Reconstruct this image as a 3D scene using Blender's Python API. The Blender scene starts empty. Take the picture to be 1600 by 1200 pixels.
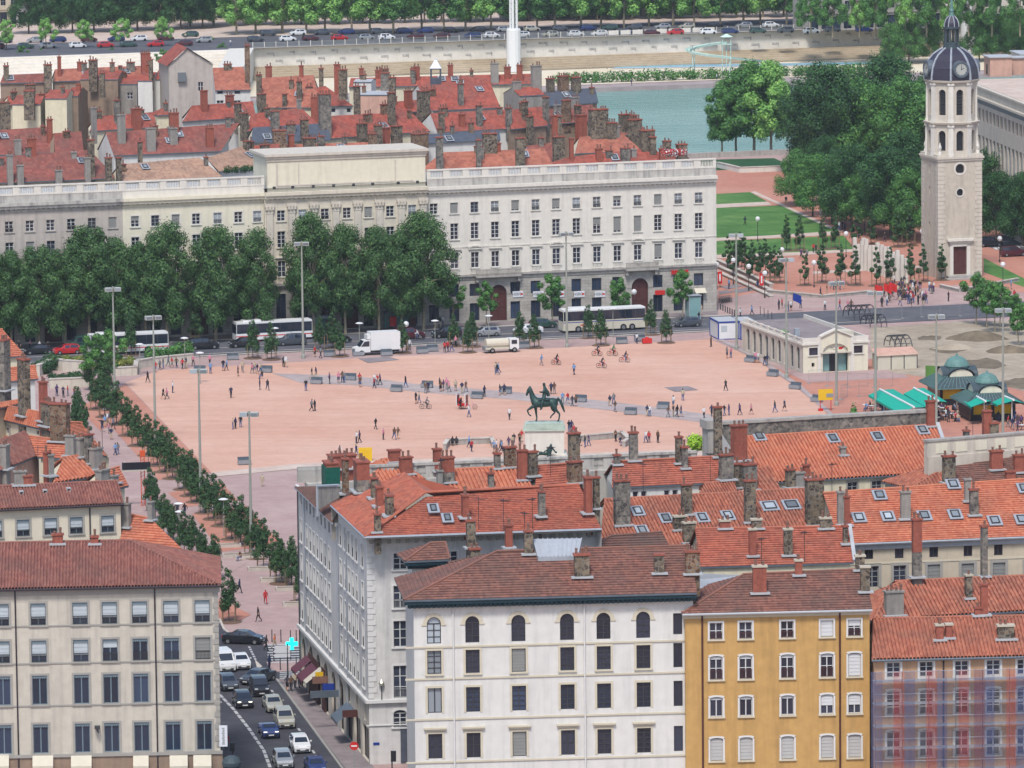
import bpy, math, random
from mathutils import Vector, Matrix
random.seed(7)
SC = bpy.context.scene
COL = SC.collection
# ------------------------------------------------------------------ camera
FPX, HC, PITCH, ROLL = 9000.0, 112.0, math.radians(7.853), 0.0105
FW = Vector((0, math.cos(PITCH), -math.sin(PITCH)))
R0 = Vector((1, 0, 0)); U0 = Vector((0, math.sin(PITCH), math.cos(PITCH)))
RV = math.cos(ROLL) * R0 - math.sin(ROLL) * U0
UV = math.sin(ROLL) * R0 + math.cos(ROLL) * U0
CP = Vector((0, 0, HC))
cam = bpy.data.cameras.new('camera')
cam.sensor_width = 36; cam.lens = 36 * FPX / 1600; cam.clip_start = 1; cam.clip_end = 6000
camo = bpy.data.objects.new('camera', cam); COL.objects.link(camo)
camo.matrix_world = Matrix(((RV.x, UV.x, -FW.x, CP.x), (RV.y, UV.y, -FW.y, CP.y), (RV.z, UV.z, -FW.z, CP.z), (0, 0, 0, 1)))
SC.camera = camo
# ------------------------------------------------------------------ sky, sun, exposure
SUN_EL, SUN_AZ = math.radians(56), math.radians(189)
wd = bpy.data.worlds.new('World'); SC.world = wd; wd.use_nodes = True
nt = wd.node_tree; nt.nodes.clear()
sky = nt.nodes.new('ShaderNodeTexSky'); sky.sky_type = 'NISHITA'; sky.sun_disc = False
sky.sun_elevation = SUN_EL; sky.sun_rotation = SUN_AZ; sky.dust_density = 1.5; sky.air_density = 1.0; sky.ozone_density = 1.0
bg = nt.nodes.new('ShaderNodeBackground'); bg.inputs[1].default_value = 0.13
wo = nt.nodes.new('ShaderNodeOutputWorld')
nt.links.new(sky.outputs[0], bg.inputs[0]); nt.links.new(bg.outputs[0], wo.inputs[0])
sl = bpy.data.lights.new('sun', 'SUN'); sl.energy = 2.2; sl.angle = math.radians(12); sl.color = (1, .97, .93)
so = bpy.data.objects.new('sun', sl); COL.objects.link(so)
sd = Vector((math.sin(SUN_AZ) * math.cos(SUN_EL), math.cos(SUN_AZ) * math.cos(SUN_EL), math.sin(SUN_EL)))
so.rotation_euler = sd.to_track_quat('Z', 'Y').to_euler(); so.location = (200, 0, 300)
SC.view_settings.view_transform = 'Standard'; SC.view_settings.look = 'None'
SC.view_settings.gamma = 1; SC.view_settings.exposure = 0.7; SC.view_settings.use_curve_mapping = False
SC.cycles.use_denoising = True
SC.cycles.max_bounces = 5; SC.cycles.diffuse_bounces = 2; SC.cycles.glossy_bounces = 2; SC.cycles.transparent_max_bounces = 8
SC.cycles.volume_bounces = 0; SC.cycles.transmission_bounces = 2
SC.cycles.caustics_reflective = False; SC.cycles.caustics_refractive = False
SC.render.film_transparent = False
# ------------------------------------------------------------------ geometry of the view (survey of the place)
def ray(u, v): return FW + (u - 800) / FPX * RV - (v - 600) / FPX * UV
def gp(u, v, z=0.0):
 d = ray(u, v); return CP + d * ((z - HC) / d.z)
def ppl(u, v, P, n):
 d = ray(u, v); return CP + d * ((P - CP).dot(n) / d.dot(n))
def px(P):
 q = Vector(P) - CP; k = q.dot(FW); return 800 + FPX * q.dot(RV) / k, 600 - FPX * q.dot(UV) / k
def sc_at(P): return FPX / (Vector(P) - CP).dot(FW)
# ------------------------------------------------------------------ mesh helpers
class MB:
 def __init__(s): s.v = []; s.f = []; s.m = []; s.u = []
 def face(s, pts, m=0, uv=None):
  i = len(s.v); s.v += [tuple(p) for p in pts]; s.f.append(tuple(range(i, i + len(pts)))); s.m.append(m)
  s.u.append(uv if uv else [(0.0, 0.0)] * len(pts))
 def box(s, x0, x1, y0, y1, z0, z1, m=0, T=None):
  c = [Vector((x, y, z)) for z in (z0, z1) for y in (y0, y1) for x in (x0, x1)]
  if T: c = [T @ p for p in c]
  w, h, d = abs(x1 - x0), abs(z1 - z0), abs(y1 - y0)
  for q, (a, b) in (((0, 1, 5, 4), (w, h)), ((1, 3, 7, 5), (d, h)), ((3, 2, 6, 7), (w, h)), ((2, 0, 4, 6), (d, h)), ((4, 5, 7, 6), (w, d)), ((2, 3, 1, 0), (w, d))):
   s.face([c[k] for k in q], m, [(0, 0), (a, 0), (a, b), (0, b)])
 def prism(s, poly, z0, z1, m=0, mt=None):
  n = len(poly)
  s.face([(p[0], p[1], z1) for p in poly], m if mt is None else mt, [(p[0], p[1]) for p in poly])
  acc = 0
  for i in range(n):
   a, b = poly[i], poly[(i + 1) % n]; L = math.hypot(b[0] - a[0], b[1] - a[1])
   s.face([(a[0], a[1], z0), (b[0], b[1], z0), (b[0], b[1], z1), (a[0], a[1], z1)], m, [(acc, z0), (acc + L, z0), (acc + L, z1), (acc, z1)]); acc += L
 def tube(s, p0, p1, r0, r1=None, n=6, m=0, cap=True):
  p0, p1 = Vector(p0), Vector(p1); r1 = r0 if r1 is None else r1
  d = (p1 - p0).normalized(); a = d.orthogonal().normalized(); b = d.cross(a)
  ra = [p0 + (a * math.cos(t) + b * math.sin(t)) * r0 for t in [2 * math.pi * k / n for k in range(n)]]
  rb = [p1 + (a * math.cos(t) + b * math.sin(t)) * r1 for t in [2 * math.pi * k / n for k in range(n)]]
  for k in range(n):
   s.face([ra[k], ra[(k + 1) % n], rb[(k + 1) % n], rb[k]], m)
  if cap: s.face(ra[::-1], m); s.face(rb, m)
 def lathe(s, prof, n=12, c=(0, 0, 0), m=0, ph=0.0, mats=None):
  R = []
  for r, z in prof: R.append([(c[0] + r * math.cos(ph + 2 * math.pi * k / n), c[1] + r * math.sin(ph + 2 * math.pi * k / n), c[2] + z) for k in range(n)])
  for i in range(len(prof) - 1):
   mm = mats[i] if mats else m
   for k in range(n):
    q = [R[i][k], R[i][(k + 1) % n], R[i + 1][(k + 1) % n], R[i + 1][k]]
    if prof[i][0] < 1e-6: q = [R[i][k], R[i + 1][(k + 1) % n], R[i + 1][k]]
    elif prof[i + 1][0] < 1e-6: q = [R[i][k], R[i][(k + 1) % n], R[i + 1][k]]
    s.face(q, mm)
 def mesh(s, name, mats, smooth=False, merge=False):
  me = bpy.data.meshes.new(name)
  me.from_pydata(s.v, [], s.f)
  for k in mats: me.materials.append(M(k) if isinstance(k, str) else k)
  me.polygons.foreach_set('material_index', s.m)
  ul = me.uv_layers.new(name='UVMap')
  fl = []
  for q in s.u:
   for a, b in q: fl += [a, b]
  ul.data.foreach_set('uv', fl)
  if merge:
   import bmesh
   bm = bmesh.new(); bm.from_mesh(me); bmesh.ops.remove_doubles(bm, verts=bm.verts, dist=1e-4); bm.to_mesh(me); bm.free()
  if smooth: me.polygons.foreach_set('use_smooth', [True] * len(me.polygons))
  me.update()
  return me
 def build(s, name, mats, parent=None, loc=(0, 0, 0), rz=0.0, smooth=False, merge=False):
  return O(name, s.mesh(name, mats, smooth, merge), parent, loc, rz)
def O(name, data, parent=None, loc=(0, 0, 0), rz=0.0, sc=None, rot=None):
 o = bpy.data.objects.new(name, data); COL.objects.link(o)
 o.location = loc
 o.rotation_euler = rot if rot is not None else (0, 0, rz)
 if sc is not None: o.scale = sc if hasattr(sc, '__len__') else (sc, sc, sc)
 if parent: o.parent = parent
 return o
THINGS = []
def tag(o, label, cat, group=None, kind=None, uniq=None):
 o['label'] = label; o['category'] = cat
 if group: o['group'] = group
 if kind: o['kind'] = kind
 THINGS.append(o); return o
def struct(o): o['kind'] = 'structure'; return o
def thing(name, label, cat, loc=(0, 0, 0), rz=0.0, group=None):
 return tag(O(name, None, None, loc, rz), label, cat, group)
def dup(root, loc, rz=0.0, label=None, sc=None, group=None):
 r = root.copy(); COL.objects.link(r); r.location = loc; r.rotation_euler = (0, 0, rz)
 if sc is not None: r.scale = sc if hasattr(sc, '__len__') else (sc, sc, sc)
 if label: r['label'] = label
 if group: r['group'] = group
 for ch in KIDS.get(root.name, []):
  c = ch.copy(); COL.objects.link(c); c.parent = r
  for g in KIDS.get(ch.name, []):
   d = g.copy(); COL.objects.link(d); d.parent = c
 THINGS.append(r); return r
KIDS = {}
def reg(root):
 KIDS[root.name] = [o for o in COL.objects if o.parent is root]
 for c in KIDS[root.name]: KIDS[c.name] = [o for o in COL.objects if o.parent is c]
 return root
# ------------------------------------------------------------------ materials
def L(c): c /= 255.0; return c / 12.92 if c <= .04045 else ((c + .055) / 1.055) ** 2.4
def S(r, g, b, k=.72): return (L(r) * k, L(g) * k, L(b) * k)
_M = {}; _D = {}
def M(name):
 if name not in _M: _M[name] = _D[name](name)
 return _M[name]
def base(name, rough=.8, spec=.3):
 m = bpy.data.materials.new(name); m.use_nodes = True
 b = m.node_tree.nodes['Principled BSDF']; b.inputs['Roughness'].default_value = rough
 b.inputs['Specular IOR Level'].default_value = spec
 return m, m.node_tree, b
def node(nt, t, **kw):
 n = nt.nodes.new(t)
 for k, v in kw.items():
  if k.startswith('i_'):
   key = k[2:]; n.inputs[int(key) if key.isdigit() else key].default_value = v
  else: setattr(n, k, v)
 return n
def pos(nt): return node(nt, 'ShaderNodeNewGeometry').outputs['Position']
def noise(nt, vec, scale, detail=4, rough=.55):
 n = node(nt, 'ShaderNodeTexNoise'); n.inputs['Scale'].default_value = scale; n.inputs['Detail'].default_value = detail; n.inputs['Roughness'].default_value = rough
 nt.links.new(vec, n.inputs['Vector']); return n.outputs['Fac']
def ramp(nt, fac, stops):
 r = node(nt, 'ShaderNodeValToRGB'); e = r.color_ramp.elements
 while len(e) < len(stops): e.new(.5)
 for k, (p, c) in enumerate(stops): e[k].position = p; e[k].color = (*c, 1)
 nt.links.new(fac, r.inputs[0]); return r.outputs[0]
def mixc(nt, fac, a, b, bt='MIX'):
 m = node(nt, 'ShaderNodeMix', data_type='RGBA', blend_type=bt)
 if isinstance(fac, (int, float)): m.inputs[0].default_value = fac
 else: nt.links.new(fac, m.inputs[0])
 for q, i in ((a, 6), (b, 7)):
  if isinstance(q, tuple): m.inputs[i].default_value = (*q, 1)
  else: nt.links.new(q, m.inputs[i])
 return m.outputs[2]
def bump(nt, h, b, dist=.03, st=.6):
 n = node(nt, 'ShaderNodeBump'); n.inputs['Distance'].default_value = dist; n.inputs['Strength'].default_value = st
 nt.links.new(h, n.inputs['Height']); nt.links.new(n.outputs[0], b.inputs['Normal'])
def mul(c, k): return tuple(x * k for x in c)
def paint(name, col, rough=.7, var=.12, scale=1.2, spec=.3, metal=0.0, stain=0.0, bmp=0.0):
 """plain procedural surface: two scales of mottling, optional dark rain streaks"""
 def mk(n):
  m, nt, b = base(n, rough, spec); b.inputs['Metallic'].default_value = metal
  p = pos(nt)
  f = noise(nt, p, scale, 5)
  c = ramp(nt, f, [(.3, mul(col, 1 - var)), (.7, mul(col, 1 + var * .7))])
  if stain:
   mp = node(nt, 'ShaderNodeMapping'); mp.inputs['Scale'].default_value = (1.6, 1.6, .12); nt.links.new(p, mp.inputs[0])
   g = noise(nt, mp.outputs[0], .9, 5, .6)
   r = ramp(nt, g, [(.48, (1, 1, 1)), (.75, (1 - stain, 1 - stain, 1 - stain * .95))])
   c = mixc(nt, 1.0, c, r, 'MULTIPLY')
  nt.links.new(c, b.inputs['Base Color'])
  if bmp: bump(nt, noise(nt, p, scale * 6, 4), b, bmp)
  return m
 _D[name] = mk
def tiles(name, c1, c2, c3, grime=.35, rib=.28, course=.36, gcol=(.09, .07, .06)):
 """clay tiles: every tile its own tone (UV in metres along and up the slope), lichen and soot in patches"""
 def mk(n):
  m, nt, b = base(n, .85, .2)
  uv = node(nt, 'ShaderNodeUVMap').outputs[0]
  mp = node(nt, 'ShaderNodeVectorMath', operation='DIVIDE'); mp.inputs[1].default_value = (rib, course, 1); nt.links.new(uv, mp.inputs[0])
  fl = node(nt, 'ShaderNodeVectorMath', operation='FLOOR'); nt.links.new(mp.outputs[0], fl.inputs[0])
  wn = node(nt, 'ShaderNodeTexWhiteNoise', noise_dimensions='2D'); nt.links.new(fl.outputs[0], wn.inputs['Vector'])
  c = ramp(nt, wn.outputs['Value'], [(0, c1), (.45, c2), (1, c3)])
  p = pos(nt)
  big = noise(nt, p, .35, 5, .6); sm = noise(nt, p, 2.2, 4, .6)
  r = ramp(nt, big, [(.38, (0, 0, 0)), (.72, (grime * 1.6,) * 3)])
  c = mixc(nt, r, c, gcol)
  r2 = ramp(nt, sm, [(.5, (0, 0, 0)), (.8, (grime,) * 3)])
  c = mixc(nt, r2, c, gcol)
  nt.links.new(c, b.inputs['Base Color'])
  bump(nt, sm, b, .03, .4)
  return m
 _D[name] = mk
def rubble(name, c1, c2, c3, scale=2.6, mortar=(.2, .18, .15)):
 def mk(n):
  m, nt, b = base(n, .9, .15)
  p = pos(nt)
  v = node(nt, 'ShaderNodeTexVoronoi', i_Scale=scale); nt.links.new(p, v.inputs['Vector'])
  e = node(nt, 'ShaderNodeTexVoronoi', feature='DISTANCE_TO_EDGE', i_Scale=scale); nt.links.new(p, e.inputs['Vector'])
  sp = node(nt, 'ShaderNodeSeparateColor'); nt.links.new(v.outputs['Color'], sp.inputs[0])
  c = ramp(nt, sp.outputs[0], [(0, c1), (.5, c2), (1, c3)])
  k = ramp(nt, e.outputs['Distance'], [(.02, (1, 1, 1)), (.09, (0, 0, 0))])
  c = mixc(nt, k, c, mortar)
  g = ramp(nt, noise(nt, p, .5, 4), [(.35, (.7, .7, .7)), (.7, (1.1, 1.1, 1.1))])
  c = mixc(nt, 1.0, c, g, 'MULTIPLY')
  nt.links.new(c, b.inputs['Base Color'])
  bump(nt, e.outputs['Distance'], b, .06, .8)
  return m
 _D[name] = mk
def ashlar(name, col, w=1.1, h=.48, dark=.72, stain=.25):
 def mk(n):
  m, nt, b = base(n, .85, .2)
  uv = node(nt, 'ShaderNodeUVMap').outputs[0]
  br = node(nt, 'ShaderNodeTexBrick', i_Scale=1.0); nt.links.new(uv, br.inputs['Vector'])
  br.inputs['Color1'].default_value = (*mul(col, 1.04), 1); br.inputs['Color2'].default_value = (*mul(col, .9), 1); br.inputs['Mortar'].default_value = (*mul(col, dark), 1)
  br.inputs['Mortar Size'].default_value = .025; br.inputs['Brick Width'].default_value = w; br.inputs['Row Height'].default_value = h
  p = pos(nt)
  r = ramp(nt, noise(nt, p, .5, 5, .6), [(.4, (1, 1, 1)), (.75, (1 - stain,) * 3)])
  c = mixc(nt, 1.0, br.outputs['Color'], r, 'MULTIPLY')
  nt.links.new(c, b.inputs['Base Color']); bump(nt, br.outputs['Fac'], b, -.02, .6)
  return m
 _D[name] = mk
def leafy(name, c1, c2, c3, rough=.6):
 def mk(n):
  m, nt, b = base(n, rough, .25)
  g = node(nt, 'ShaderNodeNewGeometry')
  c = ramp(nt, g.outputs['Random Per Island'], [(0, c1), (.5, c2), (1, c3)])
  f = ramp(nt, noise(nt, g.outputs['Position'], .5, 3), [(.3, (.8, .84, .8)), (.7, (1.2, 1.15, 1.0))])
  c = mixc(nt, 1.0, c, f, 'MULTIPLY')
  nt.links.new(c, b.inputs['Base Color'])
  t = node(nt, 'ShaderNodeBsdfTranslucent'); nt.links.new(c, t.inputs[0])
  mx = node(nt, 'ShaderNodeMixShader'); mx.inputs[0].default_value = .25
  nt.links.new(b.outputs[0], mx.inputs[1]); nt.links.new(t.outputs[0], mx.inputs[2])
  nt.links.new(mx.outputs[0], nt.nodes['Material Output'].inputs[0])
  return m
 _D[name] = mk
paint('stone_white', S(232, 226, 214), stain=.16, var=.05)
paint('stone_warm', S(216, 206, 190), stain=.22, var=.08)
paint('stone_grey', S(180, 174, 166), stain=.4, var=.12)
paint('stone_cream', S(236, 228, 204), stain=.14, var=.05)
paint('stone_mauve', S(196, 186, 176), stain=.25, var=.08)
paint('stone_pav', S(224, 214, 194), stain=.22, var=.07)
paint('stone_dirty', S(196, 192, 184), stain=.5, var=.15)
ashlar('ashlar_base', S(196, 190, 180), stain=.35)
ashlar('ashlar_tower', S(226, 206, 180), w=.9, h=.5, dark=.86, stain=.2)
paint('plaster_tower', S(208, 196, 178), var=.1, stain=.25)
paint('plaster_left', S(208, 200, 184), var=.08, stain=.25)
paint('plaster_left2', S(226, 216, 192), var=.05, stain=.1)
paint('plaster_white', S(228, 225, 218), var=.06, stain=.18)
paint('plaster_corner', S(222, 219, 214), var=.08, stain=.3)
paint('plaster_ochre', S(204, 162, 98), var=.1, stain=.28)
paint('plaster_pink', S(206, 164, 128), var=.12, stain=.3)
paint('plaster_beige', S(206, 192, 168), var=.07, stain=.18)
paint('plaster_cream', S(230, 220, 190), var=.08, stain=.25)
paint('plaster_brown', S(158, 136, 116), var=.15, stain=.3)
paint('plaster_rose', S(214, 170, 150), var=.1, stain=.2)
paint('trim_cream', S(214, 204, 180), var=.05)
paint('trim_grey', S(168, 164, 156), var=.08)
paint('trim_white', S(228, 226, 222), var=.04)
paint('frame_blue', S(120, 138, 148), var=.06)
paint('frame_dark', S(62, 62, 66), var=.06)
paint('frame_white', S(216, 216, 214), var=.03)
paint('frame_grey', S(150, 152, 152), var=.06)
paint('cornice_dark', S(20, 52, 62), var=.15, rough=.5)
paint('zinc', S(176, 182, 190), rough=.45, var=.1, metal=.2, scale=1.5)
paint('zinc_dark', S(104, 114, 124), rough=.5, var=.15, metal=.2)
paint('lead_flash', S(188, 190, 192), rough=.5, var=.1)
paint('slate', S(86, 92, 104), rough=.6, var=.2)
paint('slate_violet', S(58, 54, 70), rough=.45, var=.25, scale=2.5)
paint('copper', S(104, 142, 136), rough=.6, var=.2, scale=2)
paint('copper_dark', S(70, 84, 90), rough=.6, var=.2, scale=2)
paint('pipe_red', S(88, 48, 44), var=.1)
paint('pipe_dark', S(56, 48, 56), var=.1)
paint('iron_black', S(36, 36, 40), rough=.5, var=.1)
paint('mast_grey', S(158, 162, 152), rough=.5, var=.06)
paint('lamp_box', S(190, 192, 184), rough=.5, var=.06)
paint('brick_red', S(164, 92, 74), var=.22, scale=3, bmp=.02, stain=.3)
paint('pot_clay', S(136, 100, 86), var=.25, scale=5)
paint('cap_pale', S(200, 190, 170), var=.1)
rubble('rubble', S(74, 66, 60), S(112, 98, 84), S(158, 140, 116))
rubble('rubble_grey', S(96, 92, 90), S(128, 122, 116), S(164, 154, 142))
rubble('rubble_brown', S(96, 66, 52), S(132, 98, 76), S(158, 128, 100))
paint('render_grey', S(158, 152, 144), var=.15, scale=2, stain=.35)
tiles('tile_red', S(162, 90, 73), S(183, 102, 81), S(194, 115, 91), .22)
tiles('tile_orange', S(192, 108, 81), S(205, 120, 91), S(214, 136, 104), .2)
tiles('tile_brown', S(120, 81, 73), S(138, 93, 81), S(156, 107, 92), .4)
tiles('tile_canal', S(159, 93, 75), S(181, 108, 85), S(199, 127, 101), .28)
tiles('tile_left', S(137, 85, 78), S(152, 97, 87), S(169, 114, 101), .3)
tiles('tile_dark', S(106, 75, 69), S(120, 84, 76), S(130, 92, 82), .5)
tiles('tile_far', S(150, 76, 64), S(168, 84, 70), S(182, 98, 82), .3, .5, .6)
tiles('tile_far2', S(158, 94, 77), S(177, 106, 86), S(190, 121, 98), .22, .5, .6)
tiles('tile_far3', S(134, 76, 68), S(148, 84, 74), S(162, 98, 86), .35, .5, .6)
tiles('tile_sand', S(164, 128, 108), S(180, 143, 120), S(192, 156, 131), .25, .4, .5)
tiles('tile_rose', S(193, 131, 114), S(201, 139, 122), S(207, 146, 129), .2)
paint('road_paint', S(196, 196, 196), var=.2, scale=3)
paint('white_paint', S(236, 236, 234), rough=.4, var=.03, spec=.5)
paint('yellow_board', S(236, 190, 30), var=.05)
paint('orange_paint', S(226, 96, 50), var=.06)
paint('awning_green', S(20, 176, 150), var=.06, rough=.8)
paint('awning_plum', S(104, 52, 66), var=.1)
paint('awning_cream', S(214, 206, 186), var=.06)
paint('rubber', S(28, 28, 30), var=.1, rough=.9)
paint('concrete', S(168, 164, 158), var=.12, scale=3)
paint('bench_stone', S(150, 152, 156), var=.12, scale=3)
paint('wood_stake', S(150, 128, 98), var=.15)
paint('bark', S(104, 92, 76), var=.25, scale=3, bmp=.05)
paint('bark_pale', S(158, 146, 122), var=.3, scale=3, bmp=.04)
paint('soil', S(120, 92, 72), var=.2)
paint('bronze', S(52, 80, 76), rough=.5, var=.3, scale=1.5, metal=.3)
paint('marble', S(228, 224, 212), var=.06, stain=.18)
paint('marble_green', S(184, 200, 186), var=.16, scale=1)
paint('net_green', S(10, 92, 76), var=.25, scale=3)
paint('door_red', S(88, 48, 44), var=.12)
paint('shop_dark', S(40, 40, 48), rough=.3, var=.2)
paint('sign_white', S(230, 232, 236), var=.02)
paint('sign_red', S(210, 44, 40), var=.04)
paint('sign_blue', S(30, 60, 150), var=.04)
paint('skin', S(214, 168, 140), var=.05)
paint('pool_blue', S(120, 196, 226), rough=.2, var=.05)
paint('glass_green', S(130, 170, 168), rough=.15, var=.08, spec=.6)
def glassdef(name, col, rough=.12):
 def mk(n):
  m, nt, b = base(n, rough, .6)
  oi = node(nt, 'ShaderNodeObjectInfo')
  c = ramp(nt, oi.outputs['Random'], [(0, mul(col, .5)), (.6, col), (1, mul(col, 1.7))])
  nt.links.new(c, b.inputs['Base Color']); return m
 _D[name] = mk
glassdef('glass', S(48, 52, 66))
glassdef('glass_blue', S(46, 58, 78))
glassdef('glass_pale', S(150, 158, 164))
paint('blind_pale', S(188, 196, 200), var=.05, rough=.5)
paint('blind_grey', S(140, 140, 136), var=.06, rough=.6)
paint('shutter_white', S(216, 216, 216), var=.04, rough=.5)
paint('shutter_grey', S(188, 186, 182), var=.05, rough=.5)
paint('curtain', S(196, 196, 188), var=.08)
def emis(name, col, st):
 def mk(n):
  m, nt, b = base(n, .5); b.inputs['Base Color'].default_value = (*col, 1)
  b.inputs['Emission Color'].default_value = (*col, 1); b.inputs['Emission Strength'].default_value = st; return m
 _D[name] = mk
emis('cross_lit', S(20, 240, 230, 1), 1.3)
emis('headlamp_lit', (1, .93, .75), 1.6)
# ================================================================== SETTING: ground, plaza, roads, river
KF = .3
ED = Vector((1, KF, 0)).normalized(); NF = Vector((-ED.y, ED.x, 0))
def ground_mat(name, cols, s1=.05, s2=.6, s3=6, fine=.08, rough=.9, bmp=.02):
 def mk(n):
  m, nt, b = base(n, rough, .2)
  p = pos(nt)
  c = ramp(nt, noise(nt, p, s1, 4, .6), [(.3, cols[0]), (.5, cols[1]), (.72, cols[2])])
  g = ramp(nt, noise(nt, p, s2, 3, .65), [(.3, (1 - fine * 1.5,) * 3), (.7, (1 + fine,) * 3)])
  c = mixc(nt, 1.0, c, g, 'MULTIPLY')
  g2 = ramp(nt, noise(nt, p, s3, 2, .6), [(.3, (1 - fine,) * 3), (.7, (1 + fine,) * 3)])
  c = mixc(nt, 1.0, c, g2, 'MULTIPLY')
  if n == 'g_plaza':
   for rz_, st_ in ((.29, (.02, .5, 1)), (-.35, (.03, .35, 1))):
    mp = node(nt, 'ShaderNodeMapping'); mp.inputs['Rotation'].default_value = (0, 0, rz_); mp.inputs['Scale'].default_value = st_; nt.links.new(p, mp.inputs[0])
    c = mixc(nt, 1.0, c, ramp(nt, noise(nt, mp.outputs[0], 1.0, 3, .7), [(.3, (.95, .94, .935)), (.5, (1, 1, 1)), (.7, (1.03, 1.035, 1.04))]), 'MULTIPLY')
  nt.links.new(c, b.inputs['Base Color'])
  return m
 _D[name] = mk
ground_mat('g_plaza', (S(226, 174, 150, .63), S(232, 184, 161, .63), S(238, 197, 176, .63)), fine=.05)
ground_mat('g_pink', (S(206, 140, 118, .6), S(214, 150, 128, .6), S(222, 164, 142, .6)))
ground_mat('g_pave', (S(190, 160, 154, .62), S(198, 168, 162, .62), S(206, 180, 172, .62)), s1=.12)
ground_mat('g_grey', (S(188, 170, 166, .62), S(194, 178, 174, .62), S(204, 190, 184, .62)), s1=.15)
ground_mat('g_greydark', (S(150, 138, 138, .62), S(158, 146, 146, .62), S(166, 154, 152, .62)), s1=.3)
ground_mat('g_pale', (S(220, 196, 180, .62), S(226, 204, 188, .62), S(232, 214, 198, .62)), s1=.15)
ground_mat('g_asphalt', (S(98, 98, 106, .6), S(108, 108, 114, .6), S(118, 116, 120, .6)), s1=.12, fine=.12)
ground_mat('g_asphalt_near', (S(70, 70, 80, .6), S(84, 84, 92, .6), S(96, 94, 100, .6)), s1=.12, fine=.12)
ground_mat('g_dirt', (S(176, 160, 138, .6), S(192, 176, 154, .6), S(206, 192, 170, .6)), s1=.12, fine=.12)
ground_mat('g_dirtdark', (S(120, 108, 90, .6), S(136, 122, 102, .6), S(150, 136, 112, .6)), s1=.2, fine=.18)
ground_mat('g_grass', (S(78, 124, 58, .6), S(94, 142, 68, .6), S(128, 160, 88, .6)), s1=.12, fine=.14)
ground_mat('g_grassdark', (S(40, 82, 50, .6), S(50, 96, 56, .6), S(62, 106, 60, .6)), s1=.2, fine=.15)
ground_mat('g_steps', (S(232, 222, 204, .75), S(238, 228, 212, .75), S(244, 236, 222, .75)), s1=.05, fine=.06)
ground_mat('g_stand', (S(188, 168, 140, .66), S(202, 184, 156, .66), S(214, 196, 170, .66)), s1=.1)
ground_mat('g_sand', (S(236, 220, 188, .68), S(240, 226, 198, .68), S(244, 232, 208, .68)), s1=.1, fine=.04)
ground_mat('g_wall', (S(222, 216, 204, .74), S(230, 224, 212, .74), S(236, 230, 220, .74)), s1=.1, fine=.06)
ground_mat('g_deck', (S(176, 160, 158, .62), S(186, 170, 168, .62), S(196, 182, 178, .62)), s1=.2)
ground_mat('g_kerb', (S(206, 196, 184, .65), S(214, 204, 192, .65), S(222, 214, 202, .65)), s1=.3)
def water_mat(n):
 m, nt, b = base(n, .22, .35)
 p = pos(nt)
 mp = node(nt, 'ShaderNodeMapping'); mp.inputs['Scale'].default_value = (.35, 1, 1); nt.links.new(p, mp.inputs[0])
 c = ramp(nt, noise(nt, mp.outputs[0], .03, 4), [(.3, S(122, 160, 148, .7)), (.7, S(150, 182, 170, .7))])
 nt.links.new(c, b.inputs['Base Color'])
 w = noise(nt, mp.outputs[0], .55, 5, .6)
 bump(nt, w, b, 1.2, 1.0)
 return m
_D['g_water'] = water_mat
def sheet(name, pts, z, mat, px_=True, parent=None):
 P = [gp(u, v, z) for u, v in pts] if px_ else [Vector((x, y, z)) for x, y in pts]
 m = MB(); m.face([(p.x, p.y, z) for p in P]); o = m.build(name, [mat], parent)
 if o.data.polygons[0].normal.z < 0: o.data.flip_normals()
 return o if parent else struct(o)
def ln(u, v, z, x):
 p = gp(u, v, z); return Vector((x, p.y + KF * (x - p.x), z))
XL, XR = -420, 420
rn = [ln(1110, 246, 0, x) for x in (XL, XR)]
G = MB(); G.face([(-700, 250, -.005), (700, 250, -.005), (700, rn[1].y + .3 * 280, -.005), (XR, rn[1].y, -.005), (XL, rn[0].y, -.005), (-700, rn[0].y - .3 * 280, -.005)])
struct(G.build('ground', ['g_pave']))
w = MB(); y0 = [ln(1110, 246, 0, x).y - 1 for x in (-700, 700)]
w.face([(-700, y0[0], -6), (700, y0[1], -6), (700, y0[1] + 330, -6), (-700, y0[0] + 330, -6)]); struct(w.build('river_water', ['g_water']))
w = MB(); a, b = rn
T = Matrix(((ED.x, NF.x, 0, a.x), (ED.y, NF.y, 0, a.y), (0, 0, 1, 0), (0, 0, 0, 1)))
w.box(0, (b - a).length, -.5, .6, -8, 1.0, 0, T)
tag(w.build('river_parapet', ['stone_grey']), 'low grey stone parapet along the near bank of the river', 'wall')
sheet('plaza', [(196, 598), (250, 578), (560, 560), (830, 546), (1110, 530), (1182, 562), (1245, 606), (1300, 650), (1420, 690), (1420, 800), (480, 800), (520, 722), (330, 738)], .02, 'g_plaza')
sheet('plaza_front_strip', [(330, 738), (470, 724), (1420, 690), (1420, 700), (480, 731), (333, 745)], .04, 'g_pale')
sheet('cross_path', [(425, 583), (560, 588), (650, 600), (800, 612), (960, 628), (1112, 648), (1112, 662), (960, 642), (800, 624), (650, 612), (560, 602), (470, 598)], .04, 'g_grey')
sheet('utility_cover', [(560, 560), (608, 557), (624, 562), (575, 567)], .06, 'g_greydark')
sheet('utility_cover', [(1038, 605), (1075, 603), (1091, 609), (1055, 612)], .06, 'g_greydark')
sheet('tree_strip_path', [(60, 585), (140, 590), (200, 655), (300, 760), (400, 870), (345, 905), (250, 800), (110, 640)], .02, 'g_pave')
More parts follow.
